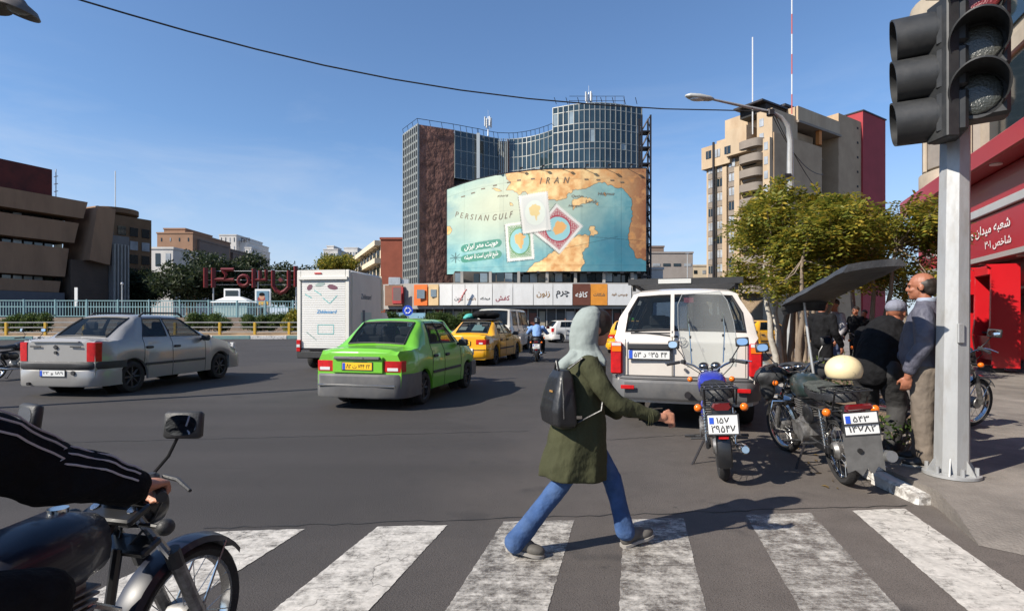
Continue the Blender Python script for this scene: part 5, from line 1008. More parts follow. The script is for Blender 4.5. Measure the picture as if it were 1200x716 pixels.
for s in (1, -1): l_ = MB().box((-.06, s * (hw - .06), z0 + .12), (.06, .12, .34), bev=.01).build('tail_light', LRED, tr); MB().box((-.094, s * (hw - .06), z0 + .12), (.012, .10, .08)).build('lamp_band', LWHT, l_)
MB().box((-.02, 0, z0 - .14), (.12, 2 * hw, .20), bev=.02).build('bumper', BLKP, tr); MB().box((L0 / 2, 0, z0 - .06), (L0 - .2, .8, .12)).build('chassis', STEEL, tr)
for x in (.7, 3.3):
    for s in (1, -1): wheel(tr, x, s * (hw - .16), .31, .2, ALU, 6, s)
MB().loft([[(2.5, y, z) for y, z in ((-.78, .4), (.78, .4), (.78, 1.1), (.66, 1.7), (-.66, 1.7), (-.78, 1.1))], [(3.2, y, z) for y, z in ((-.78, .4), (.78, .4), (.78, 1.1), (.66, 1.7), (-.66, 1.7), (-.78, 1.1))], [(3.6, y, z) for y, z in ((-.78, .4), (.78, .4), (.78, 1.0), (.7, 1.05), (-.7, 1.05), (-.78, 1.0))], [(4.5, y, z) for y, z in ((-.72, .4), (.72, .4), (.72, .8), (.68, .9), (-.68, .9), (-.72, .8))]]).build('cab', BOXW, tr)
MB().loft([[(L0, y, z) for y, z in ((-hw, 1.75), (hw, 1.75), (hw, z1), (-hw, z1))], [(L0 + .5, y, z) for y, z in ((-hw * .85, 1.75), (hw * .85, 1.75), (hw * .85, z1 - .5), (-hw * .85, z1 - .5))]]).build('wind_deflector', M('cream_panel', (.62, .56, .42), .5), tr)
TBLU = M('truck_print_blue', srgb(70, 140, 190), .5); TGRN = M('truck_print_teal', srgb(120, 180, 178), .5); TMAR = M('truck_print_maroon', srgb(110, 70, 84), .5); TGRY = M('truck_print_grey', srgb(150, 165, 160), .5)
mid = (z0 + z1) / 2; PM = tr
def prt(y, z): return (-.031, y, z)
lettering('Ziddessard', TBLU, tr, (-.031, -.10, mid - .05), (R(90), 0, R(-90)), width=.62, height=.10, shear=.2, bold=.02); TDK = M('truck_print_dark', srgb(60, 80, 100), .5); lettering('Ziddessard', TDK, tr, (1.15, -hw - .004, mid + .42), (R(90), 0, 0), width=.8, height=.16, shear=.2, bold=.02)
def flat(pts, mat): MB().quad(*[prt(y, z) for y, z in pts]).build('print_mark', mat, tr, smooth=0)
def oval(cy, cz, ry, rz, a, mat): flat([(cy + ry * math.cos(q) * math.cos(a) - rz * math.sin(q) * math.sin(a), cz + ry * math.cos(q) * math.sin(a) + rz * math.sin(q) * math.cos(a)) for q in [i * math.pi / 8 for i in range(16)]], mat)
oval(.42, z1 - .50, .10, .07, -.8, TMAR); oval(.10, z1 - .42, .15, .055, -.2, TGRY); oval(-.28, z1 - .50, .16, .07, .2, TMAR)
for (y0, za, y1, zb2) in ((.56, .72, .36, .82), (.28, .60, .06, .74), (.02, .82, -.18, .98), (-.20, .98, -.42, .76)): flat([(y0, z1 - za), (y1, z1 - zb2), (y1, z1 - zb2 + .035), (y0, z1 - za + .035)], TGRN)
for (y0, y1, za, zb2) in ((.18, -.32, mid - .42, mid - .44), (.18, -.32, mid - .68, mid - .70), (.18, .16, mid - .44, mid - .68), (-.30, -.32, mid - .44, mid - .68)): flat([(y0, za), (y1, za), (y1, zb2), (y0, zb2)], TGRN)
flat([(.52, mid - .66), (.22, mid - .88), (.22, mid - .84), (.52, mid - .62)], TGRY)
MB().box((1.15, -hw - .003, mid - .35), (.8, .004, .6)).build('print_mark', M('truck_print_pale', srgb(178, 196, 190), .6), tr); MB().box((.95, -hw - .006, mid - .2), (.18, .004, .42)).build('print_mark', TDK, tr)
# ================================================================ motorcycles
BIKEBLK = M('bike_black', (.014, .014, .015), .35, coat=.3, var=.2, vscale=10); SADDLE = M('saddle_vinyl', (.016, .016, .017), .5, var=.2, vscale=15, bump=.3, bscale=80); MIRR = M('mirror_glass', (.75, .8, .85), .03, metal=1.0); ENG = M('engine_alloy', (.26, .255, .25), .5, metal=.7, var=.3, vscale=25, dirt=(.06, .05, .04), dscale=15, damt=.7); SPOKE = M('spoke_steel', (.5, .5, .49), .3, metal=.9)
def moto_wheel(parent, x, r, w=.085, spokes=18, disc=False):
    rr = r - w * .62
    ty = MB().lathe([(rr, -w * .36), (rr + .025, -w * .5), (r - .02, -w * .44), (r, -w * .16), (r, w * .16), (r - .02, w * .44), (rr + .025, w * .5), (rr, w * .36)], axis='y', n=36, close_prof=True).build('wheel', RUB, parent, loc=(x, 0, r), smooth=40)
    MB().lathe([(rr + .004, -w * .34), (rr - .012, -w * .3), (rr - .004, 0), (rr - .012, w * .3), (rr + .004, w * .34)], axis='y', n=36).build('rim', CHR, ty)
    m = MB()
    for i in range(spokes):
        a = 2 * math.pi * i / spokes; b = a + (.5 if i % 2 else -.5); s = .03 if (i // 2) % 2 else -.03
        m.cyl((.045 * math.cos(b), s, .045 * math.sin(b)), (rr * math.cos(a), 0, rr * math.sin(a)), .0024, n=4)
    m.build('spokes', SPOKE, ty, smooth=0)['kind'] = 'stuff'
    MB().lathe([(0.0, -.05), (.065, -.05), (.07, -.03), (.07, .03), (.065, .05), (0.0, .05)], axis='y', n=20).build('hub', ENG, ty); return ty
def motorcycle(name, label, pos, rz, lean=0.0, tank=BIKEBLK, wb=1.24, r=.295, plate=None, rack=True, screen=False, group=None, steer=0.0, detail=True, fender=CHR, guard=False):
    t = thing(name, label, 'motorcycle', pos, rz, group, rot=(lean, 0, rz)); F = wb
    moto_wheel(t, 0, r); 
    st = bpy.data.objects.new('front_end', None); COL.objects.link(st); st.parent = t; st.location = (F - .42, 0, .86); st.rotation_euler = (0, 0, steer)
    # steering parts are parented to the thing itself, turned about the head
    ht = Vector((F - .34, 0, .80)); cs, sn = math.cos(steer), math.sin(steer)
    def T(p): p = Vector(p) - ht; return ht + Vector((p.x * cs - p.y * sn, p.x * sn + p.y * cs, p.z))
    bpy.data.objects.remove(st)
    fw = moto_wheel(t, F, r); fw.location = T((F, 0, r)); fw.rotation_euler = (0, 0, steer)
    for s in (1, -1):
        MB().tube([T((F, s * .085, r)), T((F - .13, s * .085, r + .30))], [.026, .028], 10).build('fork_leg', ENG, t); MB().tube([T((F - .13, s * .085, r + .29)), T((F - .32, s * .085, .86))], .017, 10).build('fork_tube', CHR, t)
        MB().tube([T((F - .125, s * .085, r + .28)), T((F - .15, s * .085, r + .35))], .031, 10).build('fork_gaiter', BLKP, t)
    MB().box(T((F - .315, 0, .84)), (.10, .24, .03), rot=(0, -.4, steer), bev=.01).box(T((F - .26, 0, .70)), (.09, .23, .03), rot=(0, -.4, steer), bev=.01).build('fork_yoke', BIKEBLK, t)
    def fender_arc(cx, a0, a1, rad, mat, nm, tr=None):
        rings = []
        for i in range(15):
            a = R(a0 + (a1 - a0) * i / 14); c, s = math.cos(a), math.sin(a); f = lambda y, q: Vector((cx + (rad + q) * c, y, r + (rad + q) * s))
            ring = [f(-.062, -.028), f(-.05, -.004), f(0, .008), f(.05, -.004), f(.062, -.028), f(.05, -.010), f(0, .002), f(-.05, -.010)]; rings.append([T(p) for p in ring] if tr else ring)
        return MB().loft(rings).build(nm, mat, t)
    fender_arc(F, 35, 165, r + .035, fender, 'front_fender', True); fender_arc(0, 75, 200, r + .05, BIKEBLK, 'rear_fender')
    for s in (1, -1): MB().tube([T((F, s * .07, r)), T((F + (r + .03) * math.cos(R(60)), s * .062, r + (r + .01) * math.sin(R(60))))], .006, 5).build('fender_stay', CHR, t)
    # headlamp, instruments, bars
    MB().lathe([(.02, -.10), (.06, -.08), (.085, -.02), (.088, .03), (.08, .045)], T((F - .20, 0, .83)), axis='x', n=22, caps=True).build('headlight', BIKEBLK, t, rot=None); MB().lathe([(.0, .052), (.05, .05), (.078, .042)], T((F - .20, 0, .83)), axis='x', n=22).build('headlight_lens', LWHT, t)
    for s in (1, -1):
        c = T((F - .30, s * .062, .945)); MB().cyl(c + Vector((.05, 0, -.05)), c, .046, .05, n=18).build('instrument', BIKEBLK, t); MB().lathe([(.048, 0), (.053, .004), (.05, .012), (.045, .008)], c, n=18, close_prof=True).build('instrument_ring', CHR, t)
    bar = [(F - .47, .37, .985), (F - .40, .27, 1.0), (F - .34, .16, .955), (F - .345, .08, .90), (F - .345, -.08, .90), (F - .34, -.16, .955), (F - .40, -.27, 1.0), (F - .47, -.37, .985)]
    MB().tube([T(p) for p in bar], .0115, 8).build('handlebar', CHR, t)
    for s in (1, -1):
        MB().tube([T((F - .49, s * .40, .982)), T((F - .41, s * .285, .998))], .0175, 10).build('grip', BLKP, t); MB().box(T((F - .395, s * .25, 1.0)), (.05, .05, .045), rot=(0, 0, steer - s * .6), bev=.01).build('switchgear', BLKP, t)
        MB().tube([T((F - .36, s * .27, 1.005)), T((F - .37, s * .34, 1.0)), T((F - .42, s * .44, .985))], [.007, .008, .006], 6).build('lever', CHR, t)
        MB().tube([T((F - .38, s * .23, 1.0)), T((F - .34, s * .27, 1.07)), T((F - .35, s * .33, 1.16))], .006, 6).build('mirror_stem', BIKEBLK, t)
        c = T((F - .355, s * .35, 1.185)); mo = MB().box((0, 0, 0), (.034, .128, .092), bev=.042).build('mirror', BLKP, t, loc=c, rot=(0, .12, steer - s * .25), smooth=60); MB().loft([[(x_, -.0 + .052 * math.copysign(abs(math.cos(q)) ** .8, math.cos(q)), .035 * math.copysign(abs(math.sin(q)) ** .8, math.sin(q))) for q in [k_ * math.pi / 12 for k_ in range(24)]] for x_ in (-.0185, -.0192)]).build('mirror_glass', MIRR, mo)
        MB().tube([T((F - .30, s * .10, .80)), T((F - .30, s * .19, .80))], .008, 6).build('indicator_stalk', BIKEBLK, t); MB().ell(T((F - .30, s * .215, .80)), (.032, .03, .03)).build('indicator', LAMB, t)
    if detail:
        MB().tube([T((F - .41, -.27, .99)), T((F - .30, -.22, .93)), T((F - .22, -.08, .80)), (F - .30, 0, .66)], .005, 5).build('cable', BLKP, t); MB().tube([T((F - .41, .27, .99)), T((F - .28, .24, .95)), T((F - .20, .08, .82)), (F - .30, .02, .62)], .005, 5).build('cable', BLKP, t)
    # frame
    fm = MB(); fm.tube([(F - .30, 0, .82), (F - .42, 0, .70), (F - .70, 0, .70), (.10, 0, .66), (-.18, 0, .68)], .018, 8); fm.tube([(F - .30, 0, .70), (F - .36, 0, .36), (F - .48, 0, .24), (.25, 0, .24), (.20, 0, .62)], .018, 8)
    for s in (1, -1): fm.tube([(.34, s * .11, .64), (.0, s * .12, .66), (-.26, s * .11, .70)], .012, 6); fm.tube([(.30, s * .09, .30), (0, s * .10, r)], .018, 6)
    fm.build('frame', BIKEBLK, t)
    # tank: lofted along x
    rings = []
    for f, w_, zl, zh in ((0, .05, .70, .80), (.05, .105, .68, .88), (.15, .135, .66, .915), (.28, .14, .66, .905), (.38, .115, .68, .87), (.44, .07, .70, .80)):
        x = F - .37 - f; ring = []
        for j in range(14): a = 2 * math.pi * j / 14; c, s = math.cos(a), math.sin(a); ring.append((x, w_ * math.copysign(abs(c) ** .7, c), (zl + zh) / 2 + (zh - zl) / 2 * math.copysign(abs(s) ** .8, s)))
        rings.append(ring)
    MB().loft(rings).build('tank', tank, t, smooth=60); MB().cyl((F - .52, 0, .91), (F - .52, 0, .925), .03, n=14).build('fuel_cap', CHR, t)
    rings = []
    for x, w_, z in ((F - .78, .06, .80), (F - .84, .11, .80), (.20, .14, .775), (.0, .145, .785), (-.22, .12, .80), (-.27, .06, .79)): rings.append([(x, w_ * c, z + .045 * s_) for c, s_ in ((1, -.8), (1, .3), (.75, .9), (0, 1.15), (-.75, .9), (-1, .3), (-1, -.8))])
    MB().loft(rings).build('seat', SADDLE, t, smooth=50)
    # engine
    MB().box((F - .66, 0, .40), (.30, .22, .20), bev=.04).cyl((F - .70, -.15, .36), (F - .70, .15, .36), .095, n=16).cyl((F - .56, -.14, .38), (F - .56, .14, .38), .075, n=16).build('engine', ENG, t)
    m = MB()
    for i in range(7): m.box((F - .55 + i * .005, 0, .51 + i * .022), (.16, .17, .010), bev=.003)
    m.box((F - .53, 0, .58), (.11, .12, .18)); m.build('cylinder', ENG, t)
    MB().tube([(F - .47, -.05, .58), (F - .38, -.08, .52), (F - .40, -.11, .32), (F - .55, -.14, .235), (.2, -.15, .25), (.0, -.155, .27)], .019, 8).build('exhaust_pipe', CHR, t); MB().tube([(.2, -.155, .255), (.12, -.16, .265), (-.30, -.165, .33), (-.33, -.165, .335)], [.03, .043, .043, .03], 12).build('silencer', CHR, t)
    for s in (1, -1):
        MB().ell((.36, s * .115, .56), (.13, .025, .10), 14, 7).build('side_panel', tank if not guard else BIKEBLK, t)
        sp = MB(); sp.cyl((.0, s * .125, r + .02), (.05, s * .125, .66), .010, n=6); p0, p1 = Vector((.008, s * .125, r + .08)), Vector((.046, s * .125, .60)); hel = [p0.lerp(p1, i / 60) + Vector((math.cos(i * .84) * .026, math.sin(i * .84) * .026, 0)) for i in range(61)]; sp.tube(hel, .0045, 4); sp.build('shock_absorber', CHR, t, smooth=60)
        MB().cyl((F - .70, s * .11, .28), (F - .70, s * .30, .28), .012, n=8).box((F - .70, s * .25, .285), (.035, .10, .02), bev=.006).build('footpeg', BLKP, t); MB().cyl((.18, s * .12, .33), (.18, s * .25, .33), .010, n=8).build('footpeg', BLKP, t)
    MB().box((.15, .115, r + .02), (.42, .03, .07), bev=.02).build('chain_case', BIKEBLK, t); MB().tube([(.52, .12, .24), (.48, .22, .06), (.46, .25, .01)], .011, 6).box((.46, .26, .012), (.07, .03, .012)).build('kickstand', STEEL, t)
    MB().lathe([(0, .0), (.075, .0), (.08, -.03), (.06, -.06), (0, -.065)], (0, .01, r), axis='y', n=18).build('brake_drum', ENG, t)
    # tail
    MB().box((-.31, 0, .70), (.10, .17, .075), bev=.03).build('tail_light_base', BIKEBLK, t); MB().loft([[(-.36, y * .95, .70 + z * .95) for y, z in ((-.085, .0), (-.07, .035), (.07, .035), (.085, 0), (.06, -.03), (-.06, -.03))], [(-.39, y * .8, .70 + z * .8) for y, z in ((-.085, .0), (-.07, .035), (.07, .035), (.085, 0), (.06, -.03), (-.06, -.03))]]).build('tail_light', LDRK, t)
    for s in (1, -1): MB().cyl((-.27, s * .08, .69), (-.27, s * .16, .685), .008, n=6).build('indicator_stalk', BIKEBLK, t); MB().ell((-.28, s * .185, .685), (.032, .034, .034)).build('indicator', LAMB, t)
    if rack:
        m = MB()
        for y in (-.12, -.06, 0, .06, .12): m.tube([(.02, y, .845), (-.20, y, .855), (-.38, y, .865)], .007, 6)
        for x in (-.02, -.2, -.38): m.tube([(x, -.14, .855), (x, .14, .855)], .008, 6)
        for s in (1, -1): m.tube([(-.05, s * .13, .85), (-.12, s * .125, .70)], .008, 6); m.tube([(-.35, s * .13, .86), (-.25, s * .125, .70)], .008, 6)
        m.build('luggage_rack', BIKEBLK, t)
    if plate: plate_on(t, (-.375, 0, .555), R(-90), .235, .155, PLW, None, lines=plate, tilt=R(-6)); MB().box((-.345, 0, .58), (.03, .16, .20), rot=(0, .12, 0), bev=.01).build('plate_bracket', BIKEBLK, t); MB().box((-.362, 0, .445), (.016, .08, .03), bev=.005).build('reflector', LRED, t)
    if guard: 
        for s in (1, -1): MB().tube([(F - .36, s * .06, .60), (F - .36, s * .27, .62), (F - .36, s * .30, .50), (F - .40, s * .27, .34), (F - .44, s * .06, .28)], .013, 8).build('crash_bar', CHR, t)
    if screen:
        SCR = glass_mat('windscreen_plastic', (.70, .72, .70), .22, .08); rows = []
        for z, x, w_ in ((.92, F - .12, .25), (1.15, F - .18, .29), (1.4, F - .26, .285), (1.62, F - .34, .25), (1.72, F - .37, .19)): rows.append([T((x - .10 * abs(y) ** 2, y * w_, z)) for y in (-1, -.75, -.4, 0, .4, .75, 1)])
        MB().loft(rows, caps=False, close=False).build('windscreen', SCR, t)
        edge = [r_[0] for r_ in rows] + rows[-1][1:-1] + [r_[-1] for r_ in rows[::-1]]; MB().tube(edge, .004, 5).build('windscreen_edge', M('edge_plastic', (.4, .42, .42), .4), t)
        for s in (1, -1): MB().tube([T((F - .40, s * .16, .98)), T((F - .32, s * .18, 1.3)), T((F - .33, s * .18, 1.5))], .006, 6).build('windscreen_strut', CHR, t); [MB().box(T((F - .345 + .0, s * .168, z)), (.02, .02, .03), bev=.005).build('clamp', BLKP, t) for z in (1.12, 1.26, 1.42)]
    return t, T
PBLUE = M('tank_blue', srgb(44, 52, 150), .25, coat=.8, var=.1, vscale=4); PBLK = M('tank_green_black', (.016, .028, .026), .35, coat=.5, var=.3, vscale=8, dirt=(.08, .07, .06), dscale=6, damt=.4); NAVY = M('tank_navy', (.006, .008, .020), .42, coat=.25, var=.15, vscale=5)
# the bike behind the jeep
pa = G(848, 561); bikeA, TA = motorcycle('motorcycle', 'dark motorcycle with blue tank, clear windscreen and white plate behind the jeep', pa, R(90 - 16), lean=R(-4), tank=PBLUE, plate=[('۱۵۷', .036, .052, .10), ('۲۹۵۴۷', -.034, .060, .19)], screen=True, steer=R(-16), fender=BIKEBLK)
# the bike at the kerb end with a rain canopy
pb = G(990, 567); bikeB, TB = motorcycle('motorcycle', 'worn black motorcycle with rain canopy, crash bars and mud flap at the kerb', pb, R(90 - 9), lean=R(-6), tank=PBLK, plate=None, steer=R(14), guard=True)
plate_on(bikeB, (-.40, -.02, .60), R(-90), .25, .17, PLW, None, lines=[('۵۴۳', .04, .05, .12), ('۱۴۷۸۲', -.04, .05, .2)], tilt=R(-6)); m = MB(); m.box((-.415, -.02, .60), (.006, .27, .012)).build('plate_strap', BLKP, bikeB)
MB().quad((-.40, .13, .53), (-.40, -.15, .53), (-.42, -.15, .22), (-.42, -.10, .26), (-.42, -.06, .20), (-.42, -.02, .25), (-.42, .02, .19), (-.42, .07, .24), (-.42, .13, .22)).build('mud_flap', M('mud_flap', (.10, .098, .095), .85, var=.2, vscale=12), bikeB, smooth=0)
for f_ in [o for o in bikeB.children if o.name.startswith('mud_flap')]: q = f_.modifiers.new('thick', 'SOLIDIFY'); q.thickness = .006
MB().cyl((-.43, .02, .39), (-.414, .02, .39), .02, n=12).build('flap_hole', WELL, bikeB); MB().cyl((-.2, -.17, .30), (-.46, -.19, .34), .045, n=14).build('silencer_end', ALU, bikeB)
MB().box((-.385, -.02, .73), (.05, .20, .05), bev=.015).build('tail_light', LDRK, bikeB)
# canopy and its post
CANV = M('canopy_vinyl', (.035, .036, .038), .55, var=.25, vscale=6, bump=.4, bscale=14, dirt=(.09, .088, .085), dscale=3, damt=.4); rows = []
for i in range(13):
    f = i / 12; x = .95 - 1.52 * f; zc = 1.655 + .225 * f + .004 * math.sin(f * 23); rows.append([(x, y * .23, zc - .015 * abs(y) ** 2.5 - (.05 if abs(y) == 1 else 0)) for y in (-1, -.8, -.4, 0, .4, .8, 1)] + [(x, y * .215, zc - .055 - .015 * abs(y) ** 2.5) for y in (1, .8, .4, 0, -.4, -.8, -1)])
MB().loft(rows).build('canopy', CANV, bikeB, smooth=50)
MB().loft([[(.95, y * .23, 1.655 - .05 * abs(y) ** 2.5) for y in (-1, -.5, 0, .5, 1)], [(1.01, y * .22, 1.58 - .04 * abs(y) ** 2.5) for y in (-1, -.5, 0, .5, 1)], [(1.0, y * .2, 1.52 - .03 * abs(y)) for y in (-1, -.5, 0, .5, 1)]], caps=False, close=False).build('canopy_visor', CANV, bikeB, smooth=50)
for f_ in [o for o in bikeB.children if o.name.startswith('canopy_visor')]: q = f_.modifiers.new('thick', 'SOLIDIFY'); q.thickness = .012
MB().tube([(F_, 0, z) for F_, z in ((.92, .86), (.95, 1.2), (.96, 1.60))], .014, 8).build('canopy_post', GALV, bikeB); MB().tube([(-.25, 0, .86), (-.25, 0, 1.5), (-.12, 0, 1.88)], .012, 8).build('canopy_post', BIKEBLK, bikeB) if False else None
blob('apron', MB().ell((1.05, .22, .86), (.10, .17, .11)).ell((1.05, -.22, .86), (.10, .17, .11)).ell((1.06, 0, .92), (.09, .2, .07)).ell((1.08, .25, .72), (.07, .08, .13)), CANV, bikeB, .018, 3, .02, .08)
blob('seat_cover', MB().ell((.1, 0, .82), (.36, .15, .035)).ell((.35, 0, .83), (.15, .13, .035)), M('torn_cover', (.05, .055, .048), .8, var=.6, vscale=18, bump=.8, bscale=30), bikeB, .016, 2, .03, .06)
for o_ in bikeB.children:
    if o_.name.startswith('canopy'): o_.location.y -= .17
hl = thing('helmet', 'scuffed cream motorcycle helmet on the seat of the canopy bike', 'helmet', bikeB.matrix_basis @ Vector((-.16, -.02, .90)), R(40)); HEL = M('helmet_cream', srgb(222, 204, 160), .35, coat=.4, dirt=(.12, .1, .08), dscale=14, damt=.8, dlo=.62, dhi=.66)
rings = []
for i in range(13):
    th = math.pi * .70 * i / 12; z = .02 + .125 * math.cos(th) + .09; rr = .138 * math.sin(th) + .003 if i else .004; rings.append([(rr * 1.08 * math.cos(2 * math.pi * j / 28), rr * math.sin(2 * math.pi * j / 28), z) for j in range(28)])
sh_ = MB().loft(rings[::-1], caps=True).build('shell', HEL, hl, smooth=60); MB().lathe([(.124, -.006), (.13, .0), (.124, .008)], (0, 0, .04), n=28).build('rim_trim', BLKP, hl)
# rider bikes and parked bikes further off
motorcycle('motorcycle', 'motorcycle standing on the pavement with its wheel beyond the light pole', G(1036, 504, .14), R(8), lean=R(6), tank=BIKEBLK, steer=R(10))[0].location.z = .14
pr = G(629, 424); bikeR, _ = motorcycle('motorcycle', 'small motorcycle ridden by the man in a blue shirt', pr, R(84), tank=BIKEBLK, plate=[('۱۲۴', .036, .05, .10), ('۶۷۵۸۱', -.034, .06, .19)], rack=False)
motorcycle('motorcycle', 'motorcycle standing beside the tail of the silver saloon', G(-8, 446), R(78), tank=BIKEBLK)
motorcycle('motorcycle', 'motorcycle parked under the trees by the black clad men', Vector((XD(1005, 12).x, 12, .14)), R(60), lean=R(6), tank=BIKEBLK, plate=[('۸۱۲', .036, .05, .10), ('۳۳۱۴۹', -.034, .06, .19)])
# foreground bike, navy, cut off by the frame
FB = Vector((-1.512, .994, 0)); bikeF, TF = motorcycle('motorcycle', 'dark navy motorcycle ridden by the man in the striped black jacket', FB, R(79), tank=NAVY, wb=1.26, fender=NAVY, steer=R(-3)); bikeF.scale = (.92, .92, .92)
for o_ in bikeF.children:
    if o_.name.split('.')[0] in ('indicator', 'lever'): o_.data.materials.clear(); o_.data.materials.append(BLKP)
# ================================================================ people
DENIM = M('denim', srgb(58, 82, 122), .9, spec=.15, var=.25, vscale=9, bump=.9, bscale=13, bdist=.022, dirt=srgb(104, 124, 152), dscale=5, damt=.3); OLIVE = M('olive_coat', srgb(62, 63, 44), .9, spec=.2, var=.15, vscale=7, bump=.9, bscale=9, bdist=.035, stretch=(1, 1, .55), detail=4); SCARF = M('scarf_grey', srgb(138, 146, 142), .9, spec=.15, var=.08, vscale=12, bump=.7, bscale=9, bdist=.022, stretch=(1, 1, .8)); HAIRD = M('hair_dark', (.018, .013, .010), .55, var=.4, vscale=30); LEATH = M('black_leather', (.014, .014, .015), .38, var=.2, vscale=10, bump=.15, bscale=25); SHOE = M('shoe_grey', (.10, .092, .08), .7, var=.3, vscale=14); SHOEB = M('shoe_black', (.015, .014, .014), .5); SOLE = M('sole', (.30, .28, .25), .8)
def cap(m, a, b, ra, rb, n=14): return m.tube([a, b], [ra, rb], n).ell(a, ra, n, 8).ell(b, rb, n, 8)
def chain(m, pts, rs, n=14):
    for i in range(len(pts) - 1): cap(m, pts[i], pts[i + 1], rs[i], rs[i + 1], n)
    return m
def hand(m, w, d, up, side, curl=.7, k=1.0):
    """w wrist point, d pointing direction, up = back of hand, side = thumb side"""
    w, d, up, side = Vector(w), Vector(d).normalized(), Vector(up).normalized(), Vector(side).normalized()
    palm = w + d * .05 * k; m.ell(palm, (.046 * k, .040 * k, .017 * k), rot=Matrix((d, side, up)).transposed()); cap(m, w - d * .03, w + d * .02, .026 * k, .027 * k)
    for i, (o, L) in enumerate(((.030, .068), (.010, .076), (-.010, .070), (-.029, .055))):
        a = w + d * .085 * k + side * o * k; c1 = curl; dd = d * math.cos(c1) - up * math.sin(c1); b = a + dd * L * .5 * k; d2 = d * math.cos(c1 * 2.2) - up * math.sin(c1 * 2.2); c = b + d2 * L * .5 * k
        cap(m, a - d * .02 * k, a, .0100 * k, .0100 * k, 8); cap(m, a, b, .0098 * k, .0088 * k, 8); cap(m, b, c, .0088 * k, .0072 * k, 8)
    a = w + d * .03 * k + side * .034 * k; b = a + (d * .7 + side * .6 - up * .3).normalized() * .042 * k; c = b + (d * .8 - up * .55).normalized() * .032 * k; cap(m, a, b, .0125 * k, .0105 * k, 8); cap(m, b, c, .0105 * k, .008 * k, 8)
def head(m, c, face, k=1.0, neck=None):
    """head centre c, unit direction the face looks at"""
    c = Vector(c); f = Vector((face[0], face[1], 0)).normalized(); l = Vector((-f.y, f.x, 0)); u = Vector((0, 0, 1)); B = Matrix((f, l, u)).transposed()
    q = lambda x, y, z: c + (f * x + l * y + u * z) * k
    m.ell(q(-.012, 0, .03), (.100 * k, .078 * k, .095 * k), rot=B); m.ell(q(.028, 0, -.045), (.066 * k, .058 * k, .075 * k), rot=B); m.ell(q(.055, 0, -.09), (.032 * k, .034 * k, .028 * k), rot=B)
    cap(m, q(.088, 0, .005), q(.102, 0, -.026), .010 * k, .014 * k, 10); m.ell(q(.085, 0, -.062), (.014 * k, .026 * k, .008 * k), rot=B); m.ell(q(.082, 0, .022), (.018 * k, .05 * k, .012 * k), rot=B)
    for s in (1, -1): m.ell(q(-.01, s * .080, -.012), (.022 * k, .010 * k, .032 * k), rot=B); m.ell(q(.06, s * .04, -.03), (.03 * k, .022 * k, .022 * k), rot=B)
    if neck is not None: cap(m, Vector(neck), q(-.02, 0, -.06), .060 * k, .052 * k)
    return q, B
def eyes(parent, q, k=1.0):
    for s in (1, -1): MB().ell(q(.083, s * .032, .004), (.007 * k, .012 * k, .006 * k)).build('eye', HAIRD, parent)
def shoe(nm, heel, toe, mat, parent, k=1.0, pitch=0.0):
    heel, toe = Vector(heel), Vector(toe); d = (toe - heel); L = d.length; f = d.normalized(); l = Vector((0, 0, 1)).cross(f).normalized(); u = f.cross(l); B = Matrix((f, l, u)).transposed(); q = lambda x, y, z: heel + f * x * L + l * y + u * z
    m = MB().ell(q(.16, 0, .045), (L * .20, .038 * k, .05 * k), rot=B).ell(q(.72, 0, .034), (L * .30, .045 * k, .036 * k), rot=B).ell(q(.42, 0, .05), (L * .34, .036 * k, .045 * k), rot=B).ell(q(.2, 0, .09), (L * .15, .036 * k, .05 * k), rot=B)
    o = blob(nm, m, mat, parent, .008, 3); rings = []
    for x, w in ((-.04, .018), (.02, .034), (.15, .038), (.4, .034), (.7, .046), (.9, .038), (1.0, .016)): rings.append([q(x, -w, .0), q(x, w, .0), q(x, w, .018), q(x, -w, .018)])
    MB().loft(rings).build('sole', SOLE, o, smooth=40); return o
# ---- woman on the crossing: walks right (+x), seen from her right side/back
wm = thing('person', 'woman in olive coat, pale headscarf and jeans striding over the crossing', 'person', (.40, 3.38, 0)); o = wm.location
hip = Vector((.02, 0, .80)); lf = G(735, 640) - o; lf.z = 0; rf = G(612, 652) - o; rf.z = 0
# body skin: head, neck, hands
m = MB(); wf = Vector((.96, .28, 0)).normalized(); hc = Vector((.115, .03, 1.375)); qh, Bh = head(m, hc, wf, .95, neck=(.05, .02, 1.24)); chain(m, [(.02, 0, .85), (.03, .0, 1.05), (.05, .02, 1.22)], [.11, .11, .07])
sh_r = Vector((.06, -.15, 1.16)); el_r = Vector((.20, -.20, .94)); wr_r = Vector((.455, -.16, .855)); chain(m, [sh_r, el_r, wr_r], [.04, .035, .026]); hd = Vector((.97, .1, -.12)); hand(m, wr_r + hd.normalized() * .02, hd, (.15, -.5, .8), (.1, .5, .85), 1.15, .95)
blob('body', m, SKIN, wm, .0065, 3)
